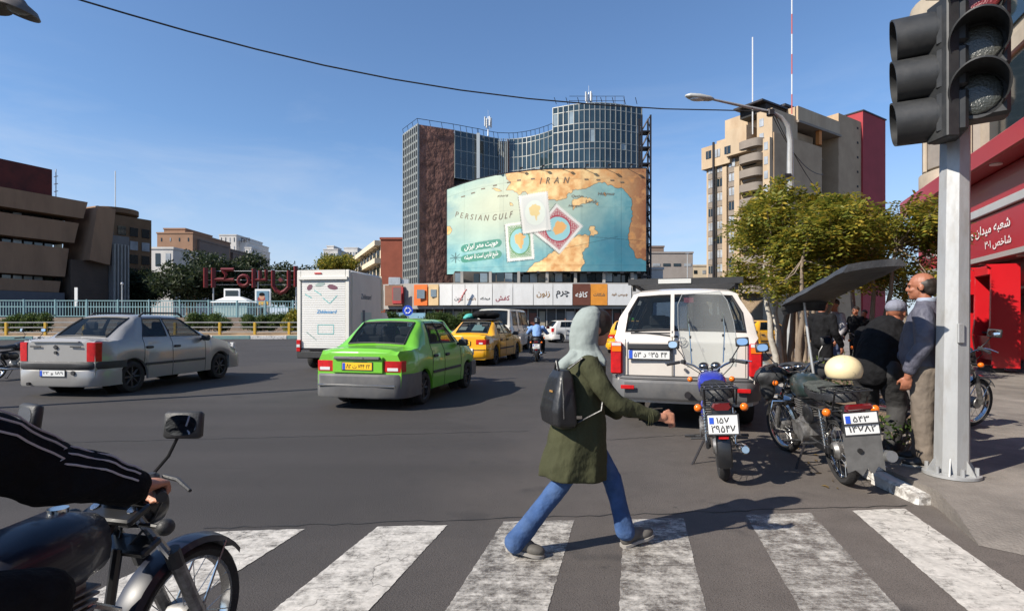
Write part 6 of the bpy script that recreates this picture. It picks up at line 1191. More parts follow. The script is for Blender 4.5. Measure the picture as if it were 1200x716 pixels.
# coat: torso and skirt by rings, sleeves as chains
def ring(c, rx, ry, fwd=(1, 0, 0), tilt=0.0, n=24, p=1.0, fold=0.0, ph=0.0):
    f = Vector((fwd[0], fwd[1], 0)).normalized(); l = Vector((-f.y, f.x, 0)); c = Vector(c); out = []
    for j in range(n):
        a = 2 * math.pi * j / n; k = 1 + fold * math.sin(a * 5 + ph) + fold * .5 * math.sin(a * 9 + ph * 2); v = f * (rx * k * math.cos(a)) + l * (ry * k * math.sin(a)); out.append(c + v + Vector((0, 0, tilt * rx * math.cos(a))))
    return out
cf = (.95, .3)
m = MB().loft([ring((-.01, 0, .455), .215, .165, cf, -.06, fold=.075, ph=.4), ring((-.01, 0, .52), .212, .17, cf, -.04, fold=.07, ph=.35), ring((.00, 0, .62), .190, .175, cf, fold=.055, ph=.3), ring((.01, 0, .74), .170, .18, cf, fold=.03, ph=.2), ring((.02, 0, .86), .148, .172, cf, fold=.012), ring((.025, 0, .96), .132, .160, cf), ring((.03, 0, 1.06), .142, .178, cf), ring((.04, .01, 1.15), .125, .178, cf), ring((.05, .015, 1.205), .10, .14, cf), ring((.055, .02, 1.24), .07, .085, cf)])
chain(m, [(.055, -.145, 1.155), (.12, -.205, 1.04), (.21, -.205, .935), (.33, -.185, .895), (.435, -.163, .862)], [.068, .058, .054, .046, .040]); chain(m, [(.06, .155, 1.155), (.16, .20, 1.02), (.18, .16, .9), (.26, .1, .84)], [.075, .064, .058, .05])
blob('coat', m, OLIVE, wm, .0085, 2, .018, .11)
for i in range(3): MB().tube([wr_r + Vector((-.035 - i * .012, .05 * math.cos(a / 3.8), .05 * math.sin(a / 3.8))) for a in range(24)], .003, 4).build('cuff_seam', OLIVE, wm)
# jeans: hip to foot, flaring
def leg(hip_, knee, ank, r0, r1, r2, r3, mat, parent, nm='trouser_leg'):
    m = MB(); hip_, knee, ank = Vector(hip_), Vector(knee), Vector(ank); chain(m, [hip_, hip_.lerp(knee, .5), knee, knee.lerp(ank, .5), ank], [r0, (r0 + r1) / 2, r1, r2, r3]); return m
m = leg((.03, -.07, .72), (-.10, -.04, .42), rf + Vector((-.045, .0, .085)), .085, .062, .056, .066, None, None); m2 = leg((.05, .08, .72), (.235, .08, .42), lf + Vector((-.015, 0, .10)), .085, .060, .054, .064, None, None)
m.add(m2.v, m2.f); m.ell((.03, 0, .74), (.13, .16, .10)); blob('jeans', m, DENIM, wm, .0085, 4, .016, .12)
shoe('shoe', rf + Vector((-.09, .02, .035)), rf + Vector((.13, -.02, .004)), SHOE, wm, .95); shoe('shoe', lf + Vector((-.03, -.01, .0)), lf + Vector((.18, .07, .045)), SHOE, wm, .95)
# scarf: hood over the head, wrapped at neck, tail behind
m = MB(); f = wf; l = Vector((-f.y, f.x, 0)); B = Matrix((f, l, Vector((0, 0, 1)))).transposed()
def hood(z, sft, rx, ry, fr=.62, fold=0.0, ph=0.0):
    c = Vector((hc.x, hc.y, z)) - f * (sft + (.026 if z > 1.25 else .012)); out = []
    for j in range(36):
        a = 2 * math.pi * j / 36; ca = math.cos(a); k = 1 + fold * math.sin(a * 6 + ph) + fold * .6 * math.sin(a * 11 + ph); out.append(c + f * (rx * k * ca * (fr if ca > 0 else 1)) + l * (ry * k * math.sin(a)))
    return out
m.loft([hood(1.15, .05, .125, .175, .9, .05, 0), hood(1.18, .05, .135, .165, .9, .055, .4), hood(1.21, .045, .122, .132, .85, .05, .9), hood(1.24, .04, .106, .106, .8, .035, 1.4), hood(1.275, .034, .104, .097, .72, .02, 1.8), hood(1.33, .026, .110, .100, .6, .008), hood(1.385, .018, .110, .100, .58), hood(1.43, .010, .103, .095, .6), hood(1.47, .0, .087, .081, .75), hood(1.50, -.008, .060, .056), hood(1.512, -.012, .02, .02)])
chain(m, [(-.02, -.04, 1.19), (-.08, -.04, 1.15), (-.12, -.02, 1.06), (-.145, .03, .96)], [.05, .042, .034, .020])
blob('headscarf', m, SCARF, wm, .006, 2, .008, .10)
m = MB(); m.ell(hc + f * .014 + Vector((0, 0, .030)), (.100, .090, .098), rot=B); blob('hair', m, HAIRD, wm, .008, 2)
m = MB(); m.tube([hc + f * .05 + l * -.088 * .9 + Vector((0, 0, .0)), hc + f * .09 + l * -.06], .005, 6); 
eyes(wm, qh, .95)
bp = thing('backpack', 'small black leather backpack on the back of the woman', 'backpack', (.40 - .115, 3.38 - .13, .80), R(18)); m = MB().loft([[(x * w_ + o_, y * d_, z) for x, y in ((-1, -.7), (-.7, -1), (.7, -1), (1, -.7), (1, .7), (.7, 1), (-.7, 1), (-1, .7))] for z, w_, d_, o_ in ((-.005, .05, .10, .01), (.02, .078, .128, -.005), (.10, .080, .132, -.012), (.20, .066, .120, -.004), (.29, .05, .098, .006), (.335, .03, .07, .012))]); m.box((-.072, 0, .10), (.02, .17, .13), bev=.01); blob('bag_body', m, LEATH, bp, .008, 6, .006, .14)
MB().tube([(.03, -.06, .34), (.10, -.09, .40), (.18, -.07, .38), (.235, -.12, .26), (.20, -.14, .10), (.07, -.10, .03)], .013, 8, flat=.5).build('strap', LEATH, bp); MB().tube([(-.04, -.126, .30), (-.035, -.131, .18), (-.03, -.128, .06)], .004, 5).build('zip', CHR, bp); MB().ell((-.01, -.125, .10), (.014, .006, .02)).build('zip_pull', CHR, bp); MB().box((-.072, -.04, .21), (.006, .045, .012), bev=.003).build('badge', GOLD, bp); MB().box((.07, -.105, .06), (.05, .01, .022), bev=.003).build('buckle', CHR, bp)
MB().tube([(-.02, -.03, .33), (-.02, 0, .38), (-.02, .03, .33)], .008, 6).build('handle', LEATH, bp)
# ---- man in grey jacket beside the pole
GJ = M('grey_jacket', srgb(80, 80, 92), .6, var=.12, vscale=8, bump=.9, bscale=10, bdist=.035, stretch=(1, 1, .7)); GT = M('grey_trousers', srgb(112, 102, 92), .9, spec=.2, var=.12, vscale=8, bump=.9, bscale=9, bdist=.03, stretch=(1, 1, .5))
mn = thing('person', 'balding man in grey jacket and trousers standing by the light pole', 'person', (3.69, 4.88, .135)); f = Vector((-.75, .66, 0)).normalized(); l = Vector((-f.y, f.x, 0))
def at(x, y, z): return f * x + l * y + Vector((0, 0, z))
m = MB(); q, B = head(m, at(.03, 0, 1.59), f, 1.0, neck=at(-.005, 0, 1.42)); chain(m, [at(0, 0, .9), at(0, 0, 1.2), at(0, 0, 1.42)], [.12, .13, .06]); wr = at(.10, .24, .81); hand(m, wr, at(.15, .0, -1), at(-.2, 1, 0), at(1, .2, 0), .5, 1.05); chain(m, [at(0, .2, 1.36), at(.0, .26, 1.08), wr], [.045, .04, .03]); blob('body', m, SKIN2, mn, .007, 3)
m = MB(); m.ell(at(-.004, 0, 1.602), (.099, .0835, .084), rot=B); m.ell(at(-.035, 0, 1.56), (.062, .072, .06), rot=B); blob('hair', m, HAIRD, mn, .008, 2); eyes(mn, q)
m = MB().loft([ring(at(.0, 0, .86), .15, .19, f), ring(at(.02, 0, .92), .165, .205, f), ring(at(.03, 0, 1.05), .165, .205, f), ring(at(.02, 0, 1.2), .145, .205, f), ring(at(.0, 0, 1.33), .125, .20, f), ring(at(-.01, 0, 1.41), .085, .12, f), ring(at(-.01, 0, 1.47), .07, .075, f)]); chain(m, [at(0, .19, 1.35), at(-.02, .27, 1.2), at(-.01, .275, 1.07), at(.06, .26, .95), at(.085, .245, .865)], [.085, .076, .07, .062, .055]); chain(m, [at(0, -.19, 1.35), at(.02, -.26, 1.18), at(.08, -.24, 1.04), at(.17, -.16, .96)], [.085, .075, .068, .058]); blob('jacket', m, GJ, mn, .011, 3, .022, .09)
MB().lathe([(.07, 0), (.078, .02), (.072, .045)], at(-.012, 0, 1.445), n=20).build('collar', M('shirt_collar', srgb(150, 160, 178), .8), mn)
m = leg(at(0, .095, .84), at(.01, .10, .47), at(-.02, .10, .09), .115, .085, .075, .075, None, None); m2 = leg(at(0, -.095, .84), at(.03, -.11, .47), at(.04, -.12, .09), .115, .085, .075, .075, None, None); m.add(m2.v, m2.f); m.ell(at(0, 0, .86), (.15, .18, .11), rot=B); blob('trousers', m, GT, mn, .011, 3, .02, .09)
for y, x in ((.10, -.02), (-.12, .04)): shoe('shoe', at(x - .09, y, 0), at(x + .18, y + (.04 if y > 0 else -.04), 0), SHOEB, mn, 1.05)
# ---- man in black leaning beside him
bm_ = thing('person', 'man all in black with a grey cap leaning over beside the grey jacketed man', 'person', (3.80, 5.55, .135)); f = Vector((.80, .6, 0)).normalized(); l = Vector((-f.y, f.x, 0))
m = MB(); q, B = head(m, at(.28, 0, 1.37), f, 1.0, neck=at(.12, 0, 1.22)); chain(m, [at(-.2, 0, .82), at(-.05, 0, 1.08), at(.1, 0, 1.24)], [.12, .13, .06]); blob('body', m, SKIN2, bm_, .008, 3)
blob('cap', MB().ell(at(.265, 0, 1.43), (.115, .095, .08), rot=B).ell(at(.37, 0, 1.40), (.07, .07, .012), rot=B), M('cap_grey', srgb(120, 122, 134), .85, bump=.3, bscale=40), bm_, .008, 2)
m = MB(); chain(m, [at(-.27, 0, .80), at(-.15, 0, 1.0), at(.0, 0, 1.14), at(.10, 0, 1.22)], [.19, .20, .20, .10]); m.ell(at(.02, 0, 1.14), (.15, .24, .13), rot=B); chain(m, [at(.04, .22, 1.15), at(.10, .27, .92), at(.30, .18, .84)], [.085, .07, .055]); chain(m, [at(.04, -.22, 1.15), at(.10, -.27, .92), at(.30, -.18, .84)], [.085, .07, .055]); blob('jacket', m, CLD, bm_, .013, 3, .03, .1)
m = leg(at(-.27, .10, .80), at(-.05, .13, .46), at(-.15, .12, .08), .13, .09, .08, .075, None, None); m2 = leg(at(-.27, -.10, .80), at(-.08, -.13, .46), at(-.22, -.12, .08), .13, .09, .08, .075, None, None); m.add(m2.v, m2.f); m.ell(at(-.25, 0, .8), (.17, .2, .14), rot=B); blob('trousers', m, M('charcoal_cloth', (.035, .034, .034), .85, var=.2, vscale=10, bump=.3, bscale=30), bm_, .012, 3, .02, .09)
for y, x in ((.12, -.15), (-.12, -.22)): shoe('shoe', at(x - .09, y, 0), at(x + .18, y, 0), SHOEB, bm_, 1.05)
# ---- rider in blue shirt
def seated(label, root_pos, rz, shirt, trousers, helmet=None, scale=1.0, hairm=HAIRD, skinm=SKIN2):
    t = thing('person', label, 'person', root_pos, rz); m = MB(); f = Vector((1, 0, 0))
    q, B = head(m, (.16, 0, 1.40), f, 1.0, neck=(.10, 0, 1.24)); chain(m, [(-.03, 0, .82), (.03, 0, 1.05), (.09, 0, 1.26)], [.12, .13, .06])
    for s in (1, -1): wr = Vector((.50, s * .34, .99)); chain(m, [(.08, s * .19, 1.19), (.22, s * .33, .99), wr], [.045, .04, .03]); hand(m, wr, (.8, s * .3, 0), (0, 0, 1), (.2, -s, 0), 1.0, 1.0)
    blob('body', m, skinm, t, .011, 2)
    m = MB(); chain(m, [(-.05, 0, .82), (.0, 0, .98), (.06, 0, 1.14), (.085, 0, 1.20)], [.165, .165, .16, .10]); m.ell((.06, 0, 1.14), (.12, .21, .11))
    for s in (1, -1): chain(m, [(.08, s * .19, 1.18), (.16, s * .29, 1.06), (.23, s * .335, .99), (.44, s * .335, .99)], [.078, .066, .06, .045])
    blob('shirt', m, shirt, t, .014, 3, .025, .09)
    m = MB()
    for s in (1, -1): chain(m, [(-.05, s * .10, .82), (.36, s * .19, .68), (.22, s * .19, .33)], [.115, .085, .065])
    m.ell((-.06, 0, .84), (.16, .18, .11)); blob('trousers', m, trousers, t, .014, 3, .015, .09)
    for s in (1, -1): shoe('shoe', (.14, s * .19, .26), (.40, s * .2, .27), SHOEB, t, 1.0)
    if helmet: blob('helmet', MB().ell((.15, 0, 1.44), (.135, .122, .125)).ell((.12, 0, 1.38), (.12, .12, .1)), helmet, t, .012, 2)
    else: blob('hair', MB().ell((.135, 0, 1.44), (.10, .088, .085)), hairm, t, .01, 2)
    return t
BSH = M('blue_shirt', srgb(112, 146, 196), .8, var=.1, vscale=8, bump=.4, bscale=24); b = bikeR.matrix_basis
seated('rider in a pale blue shirt and black helmet seen from behind on a motorcycle', b @ Vector((.20, 0, 0)), R(84), BSH, CLD, BIKEBLK)
# ---- people under the trees and by the far shops
def stander(label, pos, rz, top, bottom, hgt=1.7, arms=.1, cat='person', coat=False, hairm=HAIRD):
    t = thing('person', label, cat, pos, rz); k = hgt / 1.7; m = MB(); q, B = head(m, (.02, 0, 1.58 * k), (1, 0, 0), k, neck=(0, 0, 1.42 * k)); chain(m, [(0, 0, .9 * k), (0, 0, 1.4 * k)], [.11, .07])
    for s in (1, -1): hand(m, (.08 + arms, s * .24, .82 * k), (.2, 0, -1), (0, s, 0), (1, 0, 0), .5, k)
    blob('body', m, SKIN2, t, .014, 2)
    m = MB(); chain(m, [(0, 0, .93 * k), (.01, 0, 1.15 * k), (0, 0, 1.33 * k)], [.16, .17, .13]); m.ell((0, 0, 1.33 * k), (.11, .21, .09))
    for s in (1, -1): chain(m, [(0, s * .19, 1.35 * k), (0, s * .26, 1.08 * k), (.07 + arms, s * .24, .86 * k)], [.078, .065, .052])
    if coat: m.ell((0, 0, .75 * k), (.18, .22, .35 * k))
    blob('top', m, top, t, .016, 3, .02, .09)
    m = MB()
    for s in (1, -1): chain(m, [(0, s * .09, .88 * k), (.02, s * .10, .47 * k), (0, s * .10, .08)], [.11, .08, .068])
    m.ell((0, 0, .88 * k), (.13, .17, .1)); blob('trousers', m, bottom, t, .016, 3)
    for s in (1, -1): shoe('shoe', (-.08, s * .1, 0), (.18, s * .12, 0), SHOEB, t, 1.0)
    blob('hair', MB().ell((-.01, 0, 1.64 * k), (.10, .09, .085)), hairm, t, .012, 2); return t
stander('man in black with a red badge on his sleeve standing by the slim trunks', Vector((XD(963, 9.6).x, 9.6, .16)), R(20), CLD, CLD, 1.66)
stander('person in a grey checked shirt behind the canopy motorcycle', Vector((XD(978, 12.0).x, 12.0, .16)), R(190), M('grey_shirt', srgb(140, 138, 142), .85, var=.3, vscale=14), M('blue_trousers', srgb(60, 70, 96), .85), 1.72)
stander('man in black jacket standing far along the pavement', Vector((XD(1003, 16.5).x, 16.5, .14)), R(200), CLD, CLD, 1.7); stander('woman in dark coat and headscarf far along the pavement', Vector((XD(1013, 18).x, 18, .14)), R(210), CLD, CLD, 1.62, coat=True)
tps = [M('top_maroon', srgb(120, 50, 50), .85), M('top_white', srgb(190, 186, 180), .85), CLD, M('top_blue', srgb(70, 90, 140), .85)]
for i, (px, lab) in enumerate(((533, 'person in maroon walking past the shop row below the white sign'), (556, 'person in white walking past the shops behind the van'), (663, 'person in black walking in front of the shop row'), (672, 'person in blue walking in front of the brown shop sign'))): stander(lab, Vector((XD(px, 60).x, 60, 0)), R(90 * i), tps[i], CLD, 1.7)
# ---- foreground rider, mostly out of frame
STRW = M('stripe_white', (.42, .38, .38), .9); BJ = M('track_jacket', (.006, .006, .007), .9, spec=.15, var=.2, vscale=10, bump=1, bscale=9, bdist=.04)
rd = thing('person', 'rider in a black jacket with white sleeve stripes holding the handlebar', 'person', tuple(FB), R(79)); rd.scale = (.92, .92, .92); MI = (Matrix.Translation(FB) @ Matrix.Rotation(R(79), 4, 'Z') @ Matrix.Scale(.92, 4)).inverted(); gp = TF((1.26 - .455, -.345, .993)); sh = MI @ Vector((-1.34, 1.20, 1.195)); el = MI @ Vector((-1.215, 1.43, 1.02)); wr = Vector((gp.x - .085, gp.y - .01, gp.z + .03))
m = MB(); q, B = head(m, (.32, .02, 1.58), (1, .0, 0), 1.0, neck=(.22, 0, 1.42)); chain(m, [(.05, 0, .9), (.15, 0, 1.2), (.22, 0, 1.42)], [.13, .13, .06]); hd = (gp - wr + Vector((.05, 0, .02))); hand(m, wr, hd, (.25, 0, 1), (.1, 1, 0), 1.05, 1.08); chain(m, [sh, el, wr], [.045, .042, .032]); lw = TF((1.26 - .455, .345, .993)) + Vector((-.085, 0, .03)); hand(m, lw, (1, 0, -.1), (.2, 0, 1), (.1, -1, 0), 1.05, 1.08); chain(m, [(.26, .17, 1.3), (.44, .36, 1.08), lw], [.045, .042, .032]); blob('body', m, SKIN, rd, .0075, 3)
m = MB(); chain(m, [(.02, 0, .86), (.08, 0, 1.02), (.17, 0, 1.2), (.21, 0, 1.32)], [.19, .195, .19, .12]); m.ell((.16, .03, 1.24), (.14, .21, .12))
A = [sh, sh.lerp(el, .5) + Vector((.0, -.015, .01)), el, el.lerp(wr, .5) + Vector((0, 0, .012)), el.lerp(wr, .90)]; chain(m, A, [.098, .092, .088, .074, .058]); chain(m, [(.26, .17, 1.3), (.44, .36, 1.08), lw], [.1, .082, .055]); blob('jacket', m, BJ, rd, .011, 3, .02, .08)
for k_ in range(3):                       # sleeve stripes along the top of the arm
    rs_ = [.10, .092, .086, .070, .056]; pts = []
    for i in range(21):
        f_ = i / 20 * 4; a_ = min(3, int(f_)); p_ = A[a_].lerp(A[a_ + 1], f_ - a_); r_ = rs_[a_] + (rs_[a_ + 1] - rs_[a_]) * (f_ - a_); d_ = (A[a_ + 1] - A[a_]).normalized(); up_ = Vector((0, -.25, 1)); up_ = (up_ - d_ * up_.dot(d_)).normalized(); sd_ = d_.cross(up_); an = R(2 + 23 * k_); pts.append(p_ + (up_ * math.cos(an) + sd_ * math.sin(an)) * (r_ + .003 + .003 * math.sin(i * 1.7)))
    MB().tube(pts, .0032, 6).build('sleeve_stripe', STRW, rd)
m = MB()
for s in (1, -1): chain(m, [(.02, s * .11, .86), (.50, s * .22, .76), (.36, s * .21, .34)], [.125, .09, .07])
m.ell((.0, 0, .87), (.18, .2, .12)); blob('trousers', m, CLD, rd, .013, 3, .015, .09); blob('hair', MB().ell((.30, .02, 1.63), (.105, .09, .08)), HAIRD, rd, .01, 2)
for s in (1, -1): shoe('shoe', (.26, s * .21, .27), (.54, s * .22, .28), SHOEB, rd, 1.05)
# ================================================================ street furniture
POLEW = M('pole_zinc', (.37, .375, .375), .5, metal=.3, var=.12, vscale=5, dirt=(.27, .25, .22), dscale=8, damt=.6, dlo=.5, dhi=.7, stretch=(1, 1, .3), bump=.1, bscale=30); SIGB = M('signal_black', (.022, .023, .024), .5, var=.2, vscale=8, dirt=(.06, .058, .055), dscale=6, damt=.5); LENSG = M('lens_dark', (.05, .055, .05), .25, bump=.5, bscale=70, coat=.4); LENSR = M('lens_red', (.16, .012, .014), .25, bump=.5, bscale=70, coat=.4); LENSA = M('lens_grey', (.07, .07, .06), .25, bump=.5, bscale=70, coat=.4)
pb_ = G(1115, 556, .14); lp = thing('traffic_light', 'tall zinc pole with two black three lamp traffic signals', 'traffic light', pb_); top = Vector((.06, .0, 5.4))
rings = []
for i in range(12):
    f = i / 11; r_ = .125 - .04 * f; c = Vector((top.x * f, 0, .02 + 5.4 * f)); rings.append([c + Vector((r_ * math.cos(R(22.5 + 45 * j)), r_ * math.sin(R(22.5 + 45 * j)), 0)) for j in range(8)])
MB().loft(rings).build('pole', POLEW, lp, smooth=20); MB().lathe([(.0, .0), (.20, .0), (.20, .022), (.14, .03)], n=20).build('base_plate', POLEW, lp)
for j in range(6): a = j * math.pi / 3 + .3; MB().cyl((.165 * math.cos(a), .165 * math.sin(a), .0), (.165 * math.cos(a), .165 * math.sin(a), .085), .016, n=6).build('bolt', POLEW, lp); MB().loft([[(.11 * math.cos(a + .5), .11 * math.sin(a + .5), z) for z in (.02, .16)] + [(.19 * math.cos(a + .5), .19 * math.sin(a + .5), .022)], [(.11 * math.cos(a + .55), .11 * math.sin(a + .55), z) for z in (.02, .16)] + [(.19 * math.cos(a + .55), .19 * math.sin(a + .55), .022)]]).build('gusset', POLEW, lp)
MB().box((-.02, -.118, 1.18), (.05, .02, .16), bev=.004).build('hatch_hinge', POLEW, lp)
def signal_head(parent, loc, rz, n=3, pitch=.375, r_=.175, w=.40, lenses=(LENSR, LENSA, LENSG), tunnel=False):
    h = bpy.data.objects.new('signal_head', None); COL.objects.link(h); h.parent = parent; h.location = loc; h.rotation_euler = (0, 0, rz)      # faces local -y
    for i in range(n):
        z = (n - 1 - i) * pitch; s_ = MB().box((0, .10, z), (w, .20, pitch - .006), bev=.025).build('housing', SIGB, h); MB().ell((0, -.005, z), (r_ * .9, .035, r_ * .9), 24, 8).build('lens', lenses[i], h)
        prof = []; vis = MB(); outer = []; inner = []
        for j in range(27):
            a = R(-125 + 250 * j / 26) if not tunnel else R(-178 + 356 * j / 26); L = .29 - .17 * (abs(j - 13) / 13) ** 1.6 if not tunnel else .29 - .05 * (abs(j - 13) / 13); ca, sa = math.sin(a), math.cos(a); outer.append(((r_ + .012) * ca, z + (r_ + .012) * sa, L)); inner.append((r_ * ca, z + r_ * sa, L))
        vis.loft([[(x, .0, zz), (x, -L, zz), (x2, -L, z2), (x2, .0, z2)] for (x, zz, L), (x2, z2, _) in zip(outer, inner)]); vis.build('visor', SIGB, h, smooth=40)
        MB().lathe([(r_ * .88, .0), (r_ + .01, .0), (r_ + .01, -.02), (r_ * .88, -.02)], (0, .0, z), axis='y', n=28, close_prof=True).build('bezel', SIGB, h)
    return h
S1 = P(1145, 111, 4.25) - pb_; S2 = P(1104, 138, 4.36) - pb_
signal_head(lp, S1, R(-36)); signal_head(lp, S2 + Vector((.0, .10, .02)), R(-118), r_=.165, pitch=.345, w=.36, tunnel=True)
MB().box((S1.x - .06, S1.y + .25, S1.z - .2), (.12, .3, .06)).build('bracket', SIGB, lp); MB().box((S1.x - .12, S1.y + .18, S1.z + .9), (.2, .12, .06)).build('bracket', SIGB, lp); MB().box((S2.x - .01, S2.y - .02, S2.z + .36), (.10, .22, 1.1), bev=.01).build('backing_plate', SIGB, lp)
# ---- street lamps and cable
LAMPG = M('lamp_housing', (.42, .43, .42), .5, metal=.2, var=.1, vscale=4)
b = XD(926, 18); b.z = .14; sl = thing('street_lamp', 'curved steel street lamp rising out of the tree crowns', 'street lamp', b); pt = [P(926, y, 18) - b for y in (330, 240, 190, 165)] + [P(923, 148, 17.95) - b, P(915, 138, 17.9) - b, P(904, 132, 17.8) - b, P(870, 124.5, 17.5) - b, P(836, 117, 17.2) - b]
MB().tube([Vector((0, 0, 0))] + pt, [.13, .12, .11, .10, .09, .085, .075, .06, .045, .035], 10).build('pole', POLEW, sl); e = pt[-1]
rings = []
for f_, ry, rz_ in ((0, .05, .04), (.12, .12, .075), (.45, .165, .10), (.75, .15, .08), (.88, .06, .03)): rings.append([e + Vector((-f_, ry * math.cos(2 * math.pi * j / 14), rz_ * math.sin(2 * math.pi * j / 14) + .015 + f_ * .12)) for j in range(14)])
MB().loft(rings).build('lamp_head', LAMPG, sl, smooth=60); MB().ell(e + Vector((-.48, 0, .01)), (.26, .12, .06)).build('diffuser', LWHT, sl); MB().box(P(903, 132.5, 17.75) - b, (.2, .2, .22), bev=.03).build('cable_clamp', STEEL, sl); MB().box(P(923, 206, 17.9) - b, (.2, .1, .12)).build('clamp_band', STEEL, sl)
pl_ = P(22, 10, 9.0); sb = Vector((pl_.x - 1.6, 8.2, 0)); s2 = thing('street_lamp', 'bell shaped street lamp hanging from a curved arm over the road', 'street lamp', sb); q = pl_ - sb
MB().tube([(0, 0, 0), (0, 0, 5.2), (0.05, .02, 7.1), (.5, .2, q.z + .95), (1.0, .42, q.z + .98), (q.x - .12, q.y - .05, q.z + .6), (q.x - .03, q.y, q.z + .12)], [.10, .09, .07, .05, .045, .04, .035], 10).build('pole', POLEW, s2); tl = Matrix.Rotation(R(16), 4, 'Y') 
mb_ = MB().lathe([(.02, .16), (.05, .15), (.10, .10), (.24, .03), (.30, -.06), (.29, -.075), (.22, .0), (.02, .07)], n=28); mb_.xf(Matrix.Translation(q) @ tl); mb_.build('lamp_shade', M('shade_bronze', (.16, .14, .12), .5, metal=.4), s2, smooth=50); MB().ell(q + Vector((0, 0, -.02)), (.16, .16, .06)).build('bulb_glass', M('lamp_glass_dim', (.2, .19, .17), .2), s2)
q2 = P(-12, 3, 9.2) - sb; mb_ = MB().lathe([(.02, .16), (.05, .15), (.10, .10), (.24, .03), (.30, -.06), (.29, -.075), (.22, .0), (.02, .07)], n=28); mb_.xf(Matrix.Translation(q2)); mb_.build('lamp_shade', MATS['shade_bronze'], s2, smooth=50)
def cable(lab, pts, r_=.018): tag(MB().tube(pts, r_, 6).build('cable', BLKP, smooth=60), lab, 'cable')
def sag(a, b, s, n=24): return [a.lerp(b, i / n) + Vector((0, 0, -s * 4 * (i / n) * (1 - i / n))) for i in range(n + 1)]
spx = [(60, -10, 10.5), (96, 1, 10.8), (150, 17, 11.2), (220, 37, 11.8), (300, 58, 12.4), (380, 77, 13), (460, 93, 13.6), (540, 106, 14.3), (620, 116, 15), (700, 123, 15.7), (780, 128, 16.5), (850, 129.5, 17.2), (904, 131, 17.75)]
cable('black overhead cable slung across the road to the steel street lamp', [P(*p) for p in spx]); cable('thin dark cable running down from the steel lamp towards the tan tower', sag(P(904, 133, 17.75), P(965, 205, 22), .5), .014); cable('thin dark cable dropping behind the street lamp into the trees', sag(P(908, 135, 17.75), P(990, 250, 24), .6), .014)
# ---- roundabout sign
rs = thing('round_sign', 'round blue mandatory direction sign at the island edge', 'traffic sign', (XD(478, 44).x, 44, 0)); MB().cyl((0, 0, 0), (0, 0, 2.2), .035, n=8).build('post', GALV, rs); MB().cyl((0, -.04, 2.25), (0, -.06, 2.25), .42, n=28).build('disc', M('sign_blue', srgb(30, 70, 190), .4), rs); m = MB()
for k in range(3):
    a0 = k * 120 + 20; pts = [(.22 * math.cos(R(a0 + j * 9)), -.066, 2.25 + .22 * math.sin(R(a0 + j * 9))) for j in range(9)]; m.tube(pts, .04, 5); a = R(a0 + 88); c = Vector((.22 * math.cos(a), -.066, 2.25 + .22 * math.sin(a))); tt = Vector((-math.sin(a), 0, math.cos(a))); nn_ = Vector((math.cos(a), 0, math.sin(a))); m.slab([c + nn_ * .1, c - nn_ * .1, c + tt * .14], (0, -.01, 0))
m.build('arrows', M('sign_white_film', (.8, .8, .8), .4), rs, smooth=0)
# ---- small red triangle sign in the trees
ts = thing('triangle_sign', 'red bordered triangular warning sign among the tree trunks', 'traffic sign', (XD(953, 16).x, 16, .14)); MB().cyl((0, 0, 0), (0, 0, 2.5), .03, n=8).build('post', GALV, ts); z = zat(336, 16) - .14; MB().slab([(-.33, -.04, z - .22), (.33, -.04, z - .22), (0, -.04, z + .34)], (0, -.01, 0)).build('red_border', REDB, ts); MB().slab([(-.2, -.052, z - .15), (.2, -.052, z - .15), (0, -.052, z + .19)], (0, -.006, 0)).build('white_field', M('sign_white_film', (.8, .8, .8), .4), ts)
# ---- island rail, yellow posts
YPO = M('post_yellow', srgb(190, 150, 30), .6, dirt=(.2, .16, .08), dscale=6, damt=.5); RAILG = M('rail_grey', (.34, .33, .31), .5, metal=.3, var=.2, vscale=2)
rail_pts = [Vector((-75, 34, .2)), Vector((-46, 40, .2)), Vector((-33, 42.1, .2)), Vector((-23, 43.0, .2)), Vector((-15.3, 44.2, .2))]
gr = thing('guard_rail', 'low three bar guard rail with yellow posts along the island', 'railing', (0, 0, 0))
for a, b in zip(rail_pts[:-1], rail_pts[1:]):
    for z in (.35, .72, 1.1): d = b - a; c = (a + b) / 2; MB().box((c.x, c.y, c.z + z), (d.length, .06, .09), rot=(0, 0, math.atan2(d.y, d.x)), bev=.01).build('rail', RAILG, gr)
    n = max(1, round((b - a).length / 2.9))
    for i in range(n): q_ = a.lerp(b, i / n); MB().box((q_.x, q_.y, q_.z + .55), (.20, .16, 1.1), bev=.02).build('post', YPO, gr)
# ---- blue fence on the plaza
TEAL = M('fence_teal', srgb(122, 160, 166), .6, var=.12, vscale=2, dirt=(.2, .22, .22), dscale=2, damt=.4); fz = 1.72
fp_ = [Vector((-88, 47.3, fz)), Vector((-46, 48.3, fz)), Vector((-30, 49.3, fz)), Vector((-17.8, 50.8, fz))]; bf = thing('plaza_fence', 'long pale teal railing fence on the raised plaza', 'fence', (0, 0, 0)); pk = MB()
for a, b in zip(fp_[:-1], fp_[1:]):
    d = b - a; an = math.atan2(d.y, d.x); c = (a + b) / 2
    for z in (.12, .95, 1.5): MB().box((c.x, c.y, c.z + z), (d.length, .06, .08), rot=(0, 0, an)).build('rail', TEAL, bf)
    n = round(d.length / 2.6)
    for i in range(n): q_ = a.lerp(b, i / n); MB().box((q_.x, q_.y, q_.z + .8), (.12, .12, 1.6), bev=.015).build('post', TEAL, bf)
    n = round(d.length / .24)
    for i in range(n): q_ = a.lerp(b, i / n); pk.box((q_.x, q_.y, q_.z + .72), (.05, .04, 1.3), rot=(0, 0, an))
pk.build('pickets', TEAL, bf, smooth=0)['kind'] = 'stuff'
